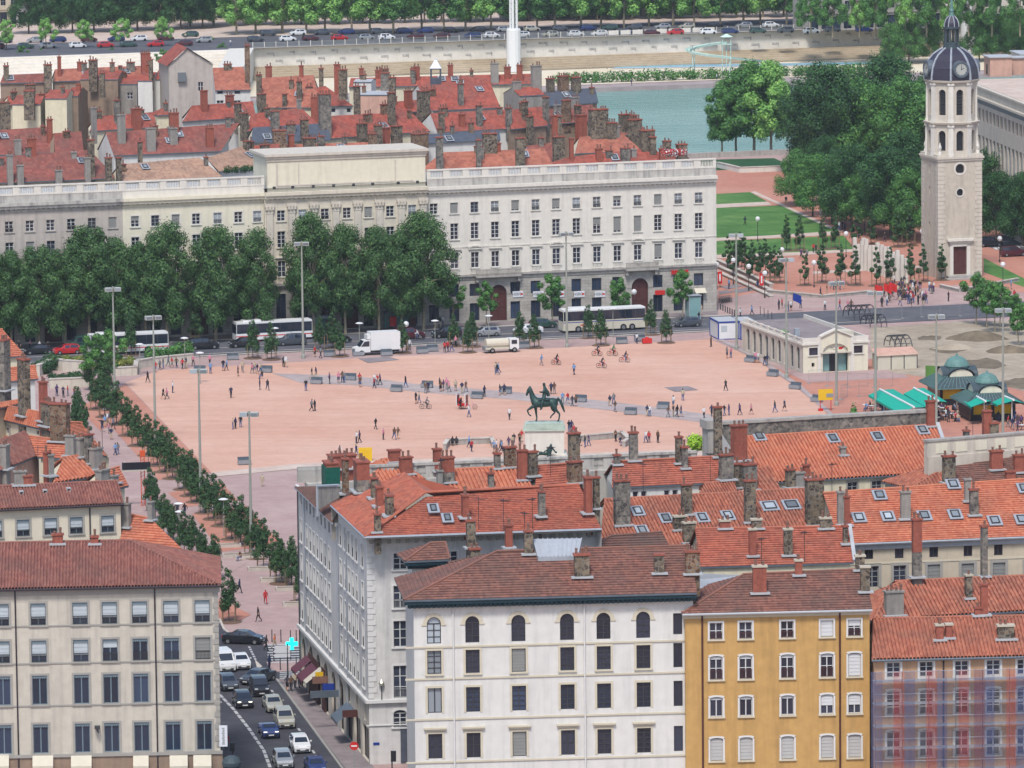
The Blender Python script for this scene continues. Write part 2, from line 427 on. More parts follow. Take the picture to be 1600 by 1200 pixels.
for k, q in enumerate([[(140, 628), (196, 600), (330, 738), (248, 750)], [(262, 770), (345, 752), (372, 782), (290, 792)], [(300, 803), (385, 790), (440, 850), (346, 862)], [(120, 636), (140, 628), (175, 665), (155, 672)]]):
 sheet('tree_strip', q, .04, 'g_pink')
sheet('tree_strip', [(340, 935), (392, 960), (362, 975), (340, 968)], .04, 'g_pink')
sheet('far_pavement', [(-60, 548), (1135, 498), (1135, 480), (-60, 530)], .03, 'g_greydark')
def band(name, v0, v1, z, mat, u=560, x0=-420, x1=420):
 p, q = gp(u, v0, z), gp(u, v1, z)
 y = lambda P, x: P.y + KF * (x - P.x)
 m = MB(); m.face([(x0, y(p, x0), z), (x1, y(p, x1), z), (x1, y(q, x1), z), (x0, y(q, x0), z)]); o = m.build(name, [mat])
 if o.data.polygons[0].normal.z < 0: o.data.flip_normals()
 return struct(o)
band('far_road', 545, 521, .05, 'g_asphalt')
band('bus_lane_line', 541.2, 540.7, .07, 'g_kerb', x0=-80, x1=60)
band('far_road_line', 533.0, 532.6, .07, 'g_kerb', x0=-120, x1=30)
for v0, nm in ((545, 'plaza_kerb'), (521, 'far_kerb')):
 p = gp(560, v0, 0); m = MB()
 T = Matrix(((ED.x, NF.x, 0, p.x), (ED.y, NF.y, 0, p.y), (0, 0, 1, 0), (0, 0, 0, 1)))
 m.box(-110, 60, -.2, .2, -.05, .13, 0, T); struct(m.build(nm, ['g_kerb']))
sheet('park_ground', [(1118, 262), (1500, 252), (1700, 380), (1700, 470), (1122, 470)], .02, 'g_pink')
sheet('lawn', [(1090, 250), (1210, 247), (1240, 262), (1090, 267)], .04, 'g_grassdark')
sheet('lawn', [(1100, 304), (1172, 300), (1199, 315), (1100, 320)], .04, 'g_grass')
sheet('lawn', [(1090, 326), (1220, 321), (1305, 361), (1200, 368), (1090, 373)], .04, 'g_grass')
sheet('lawn', [(1090, 378), (1318, 368), (1336, 389), (1240, 394), (1090, 399)], .04, 'g_grass')
sheet('lawn', [(1537, 403), (1600, 435), (1700, 480), (1590, 445), (1537, 425)], .04, 'g_grass')
for q in ([(1100, 320), (1199, 315), (1206, 320), (1100, 326)], [(1090, 373), (1200, 368), (1305, 361), (1318, 366), (1200, 372), (1090, 378)], [(1090, 399), (1240, 394), (1336, 389), (1340, 393), (1240, 399), (1090, 405)], [(1270, 424), (1440, 415), (1440, 418), (1270, 428)]):
 sheet('park_path', q, .05, 'g_pale')
sheet('lawn_edge_path', [(1172, 300), (1180, 299), (1318, 362), (1305, 361), (1220, 321)], .045, 'g_pale')
sheet('park_road', [(1536, 372), (1700, 350), (1700, 440), (1600, 400), (1536, 384)], .05, 'g_asphalt')
for k in range(7):
 sheet('zebra_stripe', [(1556 + k * 7, 390 - k * .6), (1561 + k * 7, 389.6 - k * .6), (1556 + k * 7, 386.5 - k * .6), (1551 + k * 7, 386.9 - k * .6)], .07, 'white_paint')
sheet('promenade', [(1122, 470), (1200, 452), (1320, 463), (1500, 445), (1700, 470), (1700, 492), (1400, 492), (1122, 505)], .04, 'g_pave')
for q in ([(1125, 448), (1150, 443), (1162, 447), (1137, 452)], [(1140, 454), (1168, 449), (1182, 453), (1152, 458)], [(1122, 455), (1136, 453), (1146, 457), (1124, 460)]):
 sheet('paving_panel', q, .06, 'g_greydark')
sheet('kiosk_terrace', [(1185, 565), (1420, 560), (1700, 600), (1700, 720), (1300, 720), (1290, 640), (1240, 600)], .03, 'g_pink')
sheet('building_site', [(1360, 512), (1500, 502), (1700, 500), (1700, 640), (1560, 600), (1450, 590), (1395, 582), (1360, 560)], .05, 'g_dirt')
sheet('site_kerb', [(1120, 530), (1180, 560), (1245, 604), (1300, 652), (1306, 650), (1252, 602), (1188, 559), (1128, 529)], .06, 'g_grey')
sheet('pavilion_apron', [(1150, 545), (1190, 520), (1275, 582), (1400, 575), (1420, 590), (1262, 597)], .045, 'g_pave')
rb_ = random.Random(6)
for cu, cv, ru, rv in ((1482, 546, 30, 6), (1535, 568, 38, 9), (1600, 598, 40, 9), (1452, 528, 22, 4)):
 sheet('site_grass', [(cu + ru * rb_.uniform(.7, 1.1) * math.cos(t * .35), cv + rv * rb_.uniform(.7, 1.1) * math.sin(t * .35)) for t in range(18)], .07, 'g_dirtdark')
sheet('street_asphalt', [(300, 955), (343, 962), (352, 984), (378, 1001), (410, 1008), (475, 1010), (470, 1050), (432, 1062), (470, 1110), (545, 1208), (590, 1270), (640, 1330), (250, 1330), (250, 1000)], .02, 'g_asphalt_near')
sheet('street_pavement', [(432, 1062), (472, 1048), (600, 1220), (640, 1330), (600, 1280), (545, 1208), (470, 1110)], .06, 'g_greydark')
for k in range(8):
 sheet('zebra_stripe', [(418, 1007 + k * 3.9), (472, 1005.5 + k * 3.9), (472, 1007.2 + k * 3.9), (418, 1008.8 + k * 3.9)], .06, 'road_paint')
for k in range(4):
 sheet('zebra_stripe', [(437, 1050 + k * 3.0), (474, 1048.6 + k * 3.0), (474, 1049.9 + k * 3.0), (437, 1051.4 + k * 3.0)], .075, 'road_paint')
sheet('traffic_island', [(416, 1034), (472, 1031), (474, 1047), (424, 1050)], .05, 'g_pave')
def dashes(name, pts, n, wpx, gap=.35):
 P = [gp(u, v, .045) for u, v in pts]; Ls = [0]
 for a, b in zip(P, P[1:]): Ls.append(Ls[-1] + (b - a).length)
 def at(t):
  for i in range(len(P) - 1):
   if t <= Ls[i + 1] + 1e-6: return P[i].lerp(P[i + 1], (t - Ls[i]) / (Ls[i + 1] - Ls[i])), (P[i + 1] - P[i]).normalized()
  return P[-1], (P[-1] - P[-2]).normalized()
 st = Ls[-1] / n
 for k in range(n):
  a, d = at(k * st); b, d2 = at((k + 1 - gap) * st); s = Vector((-d.y, d.x, 0)) * wpx
  m = MB(); m.face([a + s, a - s, b - s, b + s]); o = m.build(name, ['road_paint'])
  if o.data.polygons[0].normal.z < 0: o.data.flip_normals()
  struct(o)
dashes('lane_dash', [(343, 1085), (365, 1108), (388, 1137), (412, 1172), (428, 1215)], 19, .16, .2)
dashes('lane_dash', [(424, 1078), (436, 1094)], 3, .12); dashes('lane_dash', [(466, 1138), (484, 1162)], 4, .12); dashes('lane_dash', [(488, 1172), (515, 1212)], 5, .12)
dashes('lane_dash', [(389, 1010), (400, 1032)], 6, .12)
sheet('corner_island', [(398, 1030), (410, 1041), (402, 1045)], .05, 'g_kerb')
m = MB(); a, b = gp(432, 1062), gp(600, 1290); d = (b - a).normalized(); T = Matrix(((d.x, -d.y, 0, a.x), (d.y, d.x, 0, a.y), (0, 0, 1, 0), (0, 0, 0, 1)))
m.box(0, (b - a).length, -.12, .12, -.05, .14, 0, T); struct(m.build('street_kerb', ['concrete']))
m = MB()
for a, b in zip([(343, 968), (350, 984), (366, 996)], [(350, 984), (366, 996), (402, 1006)]):
 a, b = gp(*a), gp(*b); d = (b - a).normalized(); T = Matrix(((d.x, -d.y, 0, a.x), (d.y, d.x, 0, a.y), (0, 0, 1, 0), (0, 0, 0, 1)))
 m.box(0, (b - a).length, -.12, .12, -.05, .13, 0, T)
struct(m.build('corner_kerb', ['g_kerb']))
def fy(u, v, z, x): return ln(u, v, z, x).y
def fband(name, rows, mats, x0=-500, x1=500, n=1):
 """ribbon of strips along the bank; rows = (v at u=900, z) from the water up"""
 m = MB()
 for i in range(len(rows) - 1):
  (va, za), (vb, zb) = rows[i], rows[i + 1]
  m.face([(x0, fy(900, va, za, x0), za), (x1, fy(900, va, za, x1), za), (x1, fy(900, vb, zb, x1), zb), (x0, fy(900, vb, zb, x0), zb)], mats[i])
 return m
WX = gp(392, 100, 0).x
def lift(v, z0, z1):
 p = gp(900, v, z0); p.z = z1; return px(p)[1]
m = fband('b', [(147.5, -6.4), (lift(147.5, -6.4, -5.0), -5.0), (134.5, -5.0), (lift(134.5, -5, -4.7), -4.7), (108, -4.7)], [0, 1, 0, 2])
struct(m.build('river_deck', ['g_deck', 'g_deck', 'g_sand']))
v1 = 107.5; rows = [(v1, -4.68)]; zz = -4.68; p = gp(900, v1, zz)
for k in range(6):
 zz += .42; p.z = zz; rows.append((px(p)[1], zz)); p.y += 1.5; rows.append((px(p)[1], zz))
vw = rows[-1][0]; zw = rows[-1][1]
m = fband('s', rows, [0] * len(rows), x0=WX)
struct(m.build('pool_stands', ['g_stand']))
p = gp(900, vw, zw); p.z = 2.2; vt = px(p)[1]
m = fband('q', [(vw, zw), (vt, 2.2)], [0], x0=WX)
qw = struct(m.build('quay_wall', ['g_wall']))
rb = MB(); rb.box(-.9, .9, -.12, .3, -.22, .22, 0); rb.box(.7, .9, -.121, .3, -.7, .22, 0); rbm = rb.mesh('relief_block', ['stone_dirty'])
rngq = random.Random(3)
p0 = gp(900, vw, zw)
for k in range(64):
 x = WX + 4 + (k // 2) * 5.1 + (2.0 if k % 2 else 0); y = p0.y + KF * (x - p0.x)
 O('relief_block', rbm, qw, (x, y, zw + (1.4 if k % 2 else 3.2) + rngq.uniform(-.4, .4) * .6), math.atan(KF), (rngq.uniform(.7, 1.2), 1, 1))
m = fband('c', [(vt, 2.2), (vt - .8, 2.45), (vt - 2.2, 2.45)], [0, 0], x0=WX); struct(m.build('quay_coping', ['stone_grey']))
pv = vt
m = MB(); x0, x1 = -500, 500
m.face([(x0, fy(900, vt, 2.2, x0), 2.2), (x1, fy(900, vt, 2.2, x1), 2.2), (x1, fy(900, vt, 2.2, x1) + 900, 2.2), (x0, fy(900, vt, 2.2, x0) + 900, 2.2)])
struct(m.build('far_bank', ['g_asphalt']))
m = MB(); m.face([(x0, fy(900, 40, 2.22, x0), 2.22), (x1, fy(900, 40, 2.22, x1), 2.22), (x1, fy(900, 40, 2.22, x1) + 120, 2.22), (x0, fy(900, 40, 2.22, x0) + 120, 2.22)])
struct(m.build('avenue_pavement', ['g_pale']))
rows = [(134, -4.66)]; zz = -4.66; p = gp(900, 134, zz)
ptop = gp(900, vt, 2.2); nst = 15; run = (ptop.y - p.y) / nst
for k in range(nst):
 zz += (2.25 + 4.66) / nst; p.z = zz; rows.append((px(p)[1], zz)); p.y += run; rows.append((px(p)[1], zz))
m = fband('st', rows, [0] * len(rows), x0=-500, x1=WX - 6)
struct(m.build('quay_steps', ['g_steps']))
m = MB(); q = [(WX - 6, fy(900, 134, -4.6, WX - 6)), (WX, fy(900, 134, -4.6, WX)), (WX, fy(900, vt, 2.2, WX) - .3), (WX - 6, fy(900, vt, 2.2, WX - 6) - .3)]
m.prism(q, -6.5, 2.5)
tag(m.build('retaining_wall', ['stone_white']), 'pale retaining wall between the quay steps and the pool stands', 'wall')
o = sheet('swimming_pool', [(960, 106.5), (1420, 99), (1420, 96), (960, 102.5)], -4.62, 'pool_blue')
o = sheet('pool_deck_edge', [(955, 107.3), (1425, 99.6), (1425, 99), (955, 106.5)], -4.60, 'white_paint')
# ================================================================== BUILDING KIT
def slope(mb, P, style, m=0, spacing=None):
 """tiled roof plane. P: convex polygon, first edge = eave (left to right seen from outside). Real relief: ribs of canal tile or lapped courses"""
 P = [Vector(p) for p in P]
 a = (P[1] - P[0]).normalized(); n = None
 n = (P[1] - P[0]).cross(P[2] - P[0]);
 if n.length < 1e-6: return
 n.normalize()
 if n.z < 0: n = -n
 b = n.cross(a)
 if b.z < 0: b = -b
 O0 = P[0]; Q = [((p - O0).dot(a), (p - O0).dot(b)) for p in P]
 def cut(t, ax):
  r = []
  for i in range(len(Q)):
   p, q = Q[i], Q[(i + 1) % len(Q)]
   if (p[ax] - t) * (q[ax] - t) <= 0 and abs(p[ax] - q[ax]) > 1e-9:
    s = (t - p[ax]) / (q[ax] - p[ax]); r.append(p[1 - ax] + s * (q[1 - ax] - p[1 - ax]))
  return (min(r), max(r)) if r else (0, 0)
 W = lambda x, y, h=0: O0 + a * x + b * y + n * h
 if style == 'plain':
  mb.face([W(*q) for q in Q], m, [q for q in Q]); return
 if style == 'canal':
  sp = spacing or .3; lo, hi = min(q[0] for q in Q), max(q[0] for q in Q)
  N = max(2, int((hi - lo) / sp)); sp = (hi - lo) / N; pr = ((0, .0), (.28, .0), (.36, .16), (.62, .21), (.9, .16))
  xs = [(lo + (k + f) * sp, h) for k in range(N) for f, h in pr] + [(hi, 0)]
  c = []
  for x, h in xs:
   y0, y1 = cut(min(max(x, lo + 1e-4), hi - 1e-4), 0); c.append((x, y0, y1, h))
  for (x0, a0, b0, h0), (x1, a1, b1, h1) in zip(c, c[1:]):
   mb.face([W(x0, a0, h0), W(x1, a1, h1), W(x1, b1, h1), W(x0, b0, h0)], m, [(x0, a0), (x1, a1), (x1, b1), (x0, b0)])
 else:
  sp = spacing or .36; lo, hi = min(q[1] for q in Q), max(q[1] for q in Q)
  N = max(2, int((hi - lo) / sp)); sp = (hi - lo) / N
  for k in range(N):
   y0, y1 = lo + k * sp, lo + (k + 1) * sp
   l0, r0 = cut(y0 + 1e-4, 1); l1, r1 = cut(y1 - 1e-4, 1)
   mb.face([W(l0, y0, .07), W(r0, y0, .07), W(r1, y1, .0), W(l1, y1, .0)], m, [(l0, y0 + .001), (r0, y0 + .001), (r1, y1 - .001), (l1, y1 - .001)])
   mb.face([W(l0, y0, -.01), W(r0, y0, -.01), W(r0, y0, .07), W(l0, y0, .07)], m, [(l0, y0), (r0, y0), (r0, y0 + .01), (l0, y0 + .01)])
def wall_holes(mb, W, z0, z1, holes, m=0, y=0.0, depth=.28, mr=None, T=None):
 """front wall in the plane y, from x=0..W, with real openings. holes: (x0,x1,z0,z1,arch)"""
 mr = m if mr is None else mr
 T = T or (lambda x, yy, z: (x, yy, z))
 hs = [h for h in holes if h[0] > .02 and h[1] < W - .02]
 xs = sorted({0, W} | {round(h[k], 4) for h in hs for k in (0, 1)}); zs = sorted({z0, z1} | {round(h[k], 4) for h in hs for k in (2, 3) if z0 < h[k] < z1})
 for i in range(len(xs) - 1):
  cx = (xs[i] + xs[i + 1]) / 2; col = [h for h in hs if h[0] < cx < h[1]]
  run = None
  for j in range(len(zs) - 1):
   cz = (zs[j] + zs[j + 1]) / 2; inside = any(h[2] < cz < h[3] for h in col)
   if not inside: run = zs[j] if run is None else run
   if (inside or j == len(zs) - 2) and run is not None:
    e = zs[j] if inside else zs[j + 1]
    mb.face([T(xs[i], y, run), T(xs[i + 1], y, run), T(xs[i + 1], y, e), T(xs[i], y, e)], m, [(xs[i], run), (xs[i + 1], run), (xs[i + 1], e), (xs[i], e)])
    run = None
 for h in hs:
  x0, x1, a, b = h[:4]; yd = y + depth; arch = len(h) > 4 and h[4]
  if arch:
   r = (x1 - x0) / 2; rh = r if arch is True else arch; cx = (x0 + x1) / 2; zc = b - rh; n = 8
   pts = [(cx + r * math.cos(math.pi * k / n), zc + rh * math.sin(math.pi * k / n)) for k in range(n + 1)]
   for k in range(n):
    cxn = x1 if k < n / 2 else x0
    (pa, za), (pb, zb) = pts[k], pts[k + 1]
    mb.face([T(cxn, y, b), T(pb, y, zb), T(pa, y, za)], m, [(cxn, b), (pb, zb), (pa, za)])
    mb.face([T(pa, y, za), T(pb, y, zb), T(pb, yd, zb), T(pa, yd, za)], mr)
   mb.face([T(pts[n // 2][0], y, pts[n // 2][1]), T(x1, y, b), T(x0, y, b)], m)
   bt = zc
  else:
   bt = b; mb.face([T(x0, y, b), T(x1, y, b), T(x1, yd, b), T(x0, yd, b)], mr)
  mb.face([T(x0, y, a), T(x0, yd, a), T(x0, yd, bt), T(x0, y, bt)], mr); mb.face([T(x1, yd, a), T(x1, y, a), T(x1, y, bt), T(x1, yd, bt)], mr)
  mb.face([T(x0, yd, a), T(x0, y, a), T(x1, y, a), T(x1, yd, a)], mr)
_W = {}
def win_mesh(w, h, kind):
 """window frame mesh (x centred, z from 0, wall face at y=0) and its pane mesh. kind: dict of options"""
 key = (round(w, 2), round(h, 2), tuple(sorted(kind.items())))
 if key in _W: return _W[key]
 K = dict(fr='frame_white', gl='glass', sur=None, sill=None, cols=2, rows=2, arch=False, blind=0, bl='blind_pale', rail=None, hood=None, sw=.16, balus=False, yb=.2, keyst=False, lamb=None)
 K.update(kind)
 mb = MB(); mats = [K['fr'], K['sur'] or K['fr'], K['sill'] or K['fr'], K['hood'] or K['fr'], K['rail'] or K['fr'], K['bl'], K['lamb'] or K['fr']]
 f = .07; y0, y1 = K['yb'] - .06, K['yb'] + .02; hw = w / 2; arch = K['arch']; rh = (hw if arch is True else arch) if arch else 0; zt = h - rh
 mb.box(-hw, -hw + f, y0, y1, 0, zt); mb.box(hw - f, hw, y0, y1, 0, zt); mb.box(-hw + f, hw - f, y0, y1, 0, f)
 if not arch: mb.box(-hw + f, hw - f, y0, y1, h - f, h)
 else:
  mb.box(-hw + f, hw - f, y0, y1, zt - f / 2, zt + f / 2)
  n = 8; q = [(hw * math.cos(math.pi * k / n), zt + rh * math.sin(math.pi * k / n)) for k in range(n + 1)]
  for (a, za), (b, zb) in zip(q, q[1:]):
   s = .88; mb.face([(a, y0, za), (b, y0, zb), (b * s, y0, zt + (zb - zt) * s), (a * s, y0, zt + (za - zt) * s)])
 bl = K['blind']
 if bl < 1:
  for c in range(1, K['cols']): x = -hw + w * c / K['cols']; mb.box(x - .05, x + .05, y0 - .01, y1, f, zt - f)
  for r in range(1, K['rows']): z = zt * r / K['rows']; mb.box(-hw + f, hw - f, y0 + .004, y1, z - .03, z + .03)
 if bl > 0:
  zb = zt - (zt - f) * bl if bl < 1 else f
  n = max(2, int((zt - zb) / .3))
  for k in range(n):
   za, zc = zb + (zt - zb) * k / n, zb + (zt - zb) * (k + 1) / n
   mb.face([(-hw + f, y0 - .05, za), (hw - f, y0 - .05, za), (hw - f, y0 - .02, zc), (-hw + f, y0 - .02, zc)], 5)
 if K['lamb']:
  n = max(5, int(w / .16)); zl = h - .22
  for k in range(n):
   xa, xb = -hw + w * k / n, -hw + w * (k + 1) / n
   mb.face([(xa, .04, zl), ((xa + xb) / 2, .04, zl - .12), (xb, .04, zl), (xb, .04, h), (xa, .04, h)], 6)
 if K['sur']:
  s = K['sw']; pr = -.06
  if not arch:
   mb.box(-hw - s, -hw, pr, .0, -.0, h + s, 1); mb.box(hw, hw + s, pr, .0, -.0, h + s, 1); mb.box(-hw, hw, pr, .0, h, h + s, 1)
  elif arch is True:
   n = 10; s *= 1.8
   q = [(math.cos(math.pi * k / n), math.sin(math.pi * k / n)) for k in range(n + 1)]
   for (a, za), (b, zb) in zip(q, q[1:]):
    I = [(a * hw, zt + za * hw), (b * hw, zt + zb * hw)]; Oo = [(a * (hw + s), zt + za * (hw + s)), (b * (hw + s), zt + zb * (hw + s))]
    mb.face([(I[0][0], pr, I[0][1]), (Oo[0][0], pr, Oo[0][1]), (Oo[1][0], pr, Oo[1][1]), (I[1][0], pr, I[1][1])], 1)
    mb.face([(Oo[0][0], pr, Oo[0][1]), (Oo[0][0], .01, Oo[0][1]), (Oo[1][0], .01, Oo[1][1]), (Oo[1][0], pr, Oo[1][1])], 1)
   mb.box(-hw - s - .12, -hw, pr - .02, 0, zt - .14, zt, 1); mb.box(hw, hw + s + .12, pr - .02, 0, zt - .14, zt, 1)
  else:
   n = 6; q = [(hw * math.cos(math.pi * k / n), zt + rh * math.sin(math.pi * k / n)) for k in range(n + 1)]
   for (a, za), (b, zb) in zip(q, q[1:]):
    ka = 1 + s / hw
    mb.face([(a, pr, za), (a * ka, pr, za + s), (b * ka, pr, zb + s), (b, pr, zb)], 1)
    mb.face([(a * ka, pr, za + s), (a * ka, .01, za + s), (b * ka, .01, zb + s), (b * ka, pr, zb + s)], 1)
   mb.box(-hw - s, -hw, pr, 0, 0, zt, 1); mb.box(hw, hw + s, pr, 0, 0, zt, 1)
 if K['sill']: mb.box(-hw - .22, hw + .22, -.16, .05, -.14, .0, 2)
 if K['hood'] == None: pass
 elif kind.get('curved'):
  n = 6; s = hw + .45; zh = h + .55
  for k in range(n):
   t0, t1 = math.pi * k / n, math.pi * (k + 1) / n
   mb.box(-s * math.cos(t0), -s * math.cos(t1), -.32, 0, zh + .38 * min(math.sin(t0), math.sin(t1)), zh + .15 + .38 * max(math.sin(t0), math.sin(t1)), 3)
  mb.box(-s, s, -.3, 0, zh - .12, zh + .02, 3)
 else:
  mb.box(-hw - .4, hw + .4, -.3, 0, h + .45, h + .6, 3); mb.box(-hw - .3, hw + .3, -.2, 0, h + .3, h + .45, 3)
 if K['rail']:
  rz = min(.9, h * .4)
  mb.box(-hw, hw, .01, .05, rz - .05, rz, 4); mb.box(-hw, hw, .01, .05, .06, .1, 4)
  n = int(w / .12)
  for k in range(n): x = -hw + w * (k + .5) / n; mb.box(x - .017, x + .017, .02, .04, .1, rz - .05, 4)
 if K['balus']:
  mb.box(-hw - .1, hw + .1, -.28, -.02, -.12, .0, 1); mb.box(-hw - .1, hw + .1, -.28, -.02, -.95, -.83, 1)
  n = 6
  for k in range(n): x = -hw + w * (k + .5) / n; mb.box(x - .07, x + .07, -.22, -.08, -.83, -.12, 1)
 fm = mb.mesh('window', mats)
 pb = MB()
 if arch:
  n = 8; q = [(hw, 0)] + [(hw * math.cos(math.pi * k / n), zt + rh * math.sin(math.pi * k / n)) for k in range(n + 1)] + [(-hw, 0)]
  pb.face([(x, y1 - .02, z) for x, z in q][::-1])
 else: pb.face([(-hw, y1 - .02, 0), (hw, y1 - .02, 0), (hw, y1 - .02, h), (-hw, y1 - .02, h)])
 pm = pb.mesh('pane', [K['gl']])
 _W[key] = (fm, pm); return _W[key]
_CH = {}
def chim_mesh(w, d, h, kind, pots=3):
 key = (round(w, 1), round(d, 1), round(h, 1), kind, pots)
 if key in _CH: return _CH[key]
 body, cap = {'brick': ('brick_red', 'brick_red'), 'stone': ('rubble', 'brick_red'), 'stonec': ('rubble', 'cap_pale'), 'grey': ('render_grey', 'render_grey'), 'brickc': ('brick_red', 'cap_pale'), 'brown': ('rubble_brown', 'brick_red'), 'rgrey': ('rubble_grey', 'brick_red'), 'mix': ('rubble_grey', 'brick_red')}[kind]
 mb = MB(); w2, d2 = w / 2, d / 2
 if kind == 'mix': mb.box(-w2, w2, -d2, d2, -2, h * .45, 0); mb.box(-w2 - .01, w2 + .01, -d2 - .01, d2 + .01, h * .45, h, 1)
 else: mb.box(-w2, w2, -d2, d2, -2, h, 0)
 mb.box(-w2 - .1, w2 + .1, -d2 - .1, d2 + .1, h, h + .16, 1)
 cm = mb.mesh('chimney', [body, cap])
 pm = None
 if pots:
  pb = MB(); pb.lathe([(.13, 0), (.11, .35), (.15, .38), (.13, .5), (0.0, .5)], 7)
  pm = pb.mesh('chimney_pot', ['pot_clay'])
 _CH[key] = (cm, pm); return _CH[key]
_F = {}
def flash_mesh(w, d):
 k = (round(w, 1), round(d, 1))
 if k not in _F:
  mb = MB(); mb.box(-w / 2 - .3, w / 2 + .3, -d / 2 - .35, d / 2 + .2, -.05, .1, 0); _F[k] = mb.mesh('flashing', ['lead_flash'])
 return _F[k]
RNG = random.Random(11)
def put_chimney(H, base, w, d, h, kind, pots=True, flash=None, rz=None, capped=False):
 """chimney on a house: base in world space"""
 n = max(1, min(7, int(w / .42))) if pots else 0
 cm, pm = chim_mesh(w, d, h, kind, 1 if n else 0)
 T = H.Ti @ Vector(base); r = 0.0 if rz is None else rz
 c = O('chimney', cm, H.root, T, r)
 for k in range(n):
  if RNG.random() < .12: continue
  O('chimney_pot', pm, c, (-w / 2 + w * (k + .5) / n + RNG.uniform(-.05, .05), RNG.uniform(-.1, .1) * d, h + .14), RNG.uniform(0, 3), (1, 1, RNG.uniform(.7, 1.5)))
 return c
class House:
 """gabled or hipped house. EL, ER: eave corners seen from the camera side; RL, RR: ridge ends (world). Real walls all round, both roof slopes."""
 def __init__(s, name, label, EL, ER, RL, RR, wall='plaster_beige', roof='tile_red', style='flat', hip=(0, 0), z0=0.0, over=.35, cat='building', group=None, back=None, wallh=None, sp=None, gutter=None, nofront=False):
  EL, ER, RL, RR = map(Vector, (EL, ER, RL, RR)); zm = (EL.z + ER.z) / 2; EL.z = ER.z = zm
  ex = (ER - EL).normalized(); nn = Vector((-ex.y, ex.x, 0)); dm = max(.5, ((RL - EL).dot(nn) + (RR - ER).dot(nn)) / 2); tp = ((RL.z + RR.z) / 2 - zm) / dm
  pn = ex.cross(nn + Vector((0, 0, tp))).normalized()
  RL, RR = [CP + (p - CP) * ((EL - CP).dot(pn) / (p - CP).dot(pn)) for p in (RL, RR)]
  BL = RL + nn * ((RL.z - zm) / tp); BR = RR + nn * ((RR.z - zm) / tp); BL.z = BR.z = zm
  if hip[0]: BL = EL + nn * (BL - EL).dot(nn)
  if hip[1]: BR = ER + nn * (BR - ER).dot(nn)
  rz = math.atan2(ER.y - EL.y, ER.x - EL.x)
  s.root = thing(name, label, cat, (EL.x, EL.y, z0), rz, group)
  s.T = Matrix.Translation((EL.x, EL.y, z0)) @ Matrix.Rotation(rz, 4, 'Z'); s.Ti = s.T.inverted()
  l = lambda p: s.Ti @ p
  s.W = (ER - EL).xy.length; s.zt = zm - z0; s.over = over; s.name = name
  s.pts = dict(EL=EL, ER=ER, RL=RL, RR=RR, BL=BL, BR=BR)
  e = {k: l(v) for k, v in s.pts.items()}; s.e = e
  s.holes = []; s.wins = []; s.wallmat = wall
  s.planeF = (EL, (ER - EL).cross(RL - EL).normalized())
  s.planeB = (BL, (BR - BL).cross(RL - BL).normalized())
  nF = Vector((math.sin(rz), -math.cos(rz), 0)); s.nF = nF; s.PF = EL - nF * over
  mb = MB()
  slope(mb, [e['EL'], e['ER'], e['RR'], e['RL']], style, 0, sp)
  slope(mb, [e['BR'], e['BL'], e['RL'], e['RR']], 'plain' if style == 'plain' else style, 0, sp)
  if hip[0]: slope(mb, [e['BL'], e['EL'], e['RL']], style, 0, sp)
  if hip[1]: slope(mb, [e['ER'], e['BR'], e['RR']], style, 0, sp)
  if style != 'plain':
   up = Vector((0, 0, .06))
   mb.tube(e['RL'] + up, e['RR'] + up, .13, n=6)
   for f_, E_, R_ in ((hip[0], 'EL', 'RL'), (hip[1], 'ER', 'RR')):
    if f_: mb.tube(e[E_] + up, e[R_] + up, .12, n=6)
  t = Vector((0, 0, -.18))
  for a, b in (('EL', 'ER'), ('BL', 'BR'), ('EL', 'BL'), ('ER', 'BR')):
   if (a, b) in (('EL', 'BL'), ('ER', 'BR')) and not hip[0 if a == 'EL' else 1]: continue
   mb.face([e[a] + t, e[b] + t, e[b], e[a]], 1)
  s.roof = mb.build('roof', [roof, gutter or 'zinc_dark'], s.root)
  if gutter:
   g = MB(); g.tube(e['EL'] + Vector((0, -.08, -.1)), e['ER'] + Vector((0, -.08, -.1)), .11, n=6); g.build('gutter', [gutter], s.root)
  s.hip = hip; s.nofront = nofront
 def fx(s, u, v):
  p = s.Ti @ ppl(u, v, s.PF, s.nF); return p.x, p.z
 def win(s, x, z, w, h, kind, arch=None, hole=True):
  s.wins.append((x, z, w, h, kind))
  if hole: s.holes.append((x - w / 2, x + w / 2, z, z + h, kind.get('arch', False)))
 def finish(s, zwall=0.0, base=None, inset=(.3, .3)):
  e = s.e; o = s.over; W = s.W; zt = s.zt - .12; mb = MB()
  xl, xr = inset
  hs = [(a - xl, b - xl, c, d, *r) for a, b, c, d, *r in s.holes]
  bl, br = e['BL'].copy(), e['BR'].copy(); bl.y -= o; br.y -= o; bl.x += xl; br.x -= xr
  if not s.nofront:
   m2 = MB(); wall_holes(m2, W - xl - xr, zwall, zt, hs, 0, o, T=lambda x, y, z: (x + xl, y, z))
   m2.face([(xl, o, zt), (W - xr, o, zt), (W, 0, zt - .02), (0, 0, zt - .02)], 0)
   m2.build('wall', [s.wallmat], s.root)
  q = [(xl, o), (W - xr, o), (br.x, br.y), (bl.x, bl.y)]
  for (a, b), r in (((1, 2), 'RR'), ((2, 3), None), ((3, 0), 'RL')):
   (ax, ay), (bx, by) = q[a], q[b]; Ln = math.hypot(bx - ax, by - ay)
   mb.face([(ax, ay, zwall), (bx, by, zwall), (bx, by, zt), (ax, ay, zt)], 0, [(0, zwall), (Ln, zwall), (Ln, zt), (0, zt)])
   if r and not s.hip[0 if r == 'RL' else 1]:
    R = e[r]; dx = xl if r == 'RL' else -xr
    mb.face([(ax, ay, zt), (bx, by, zt), (R.x + dx, R.y, R.z - .1)], 0)
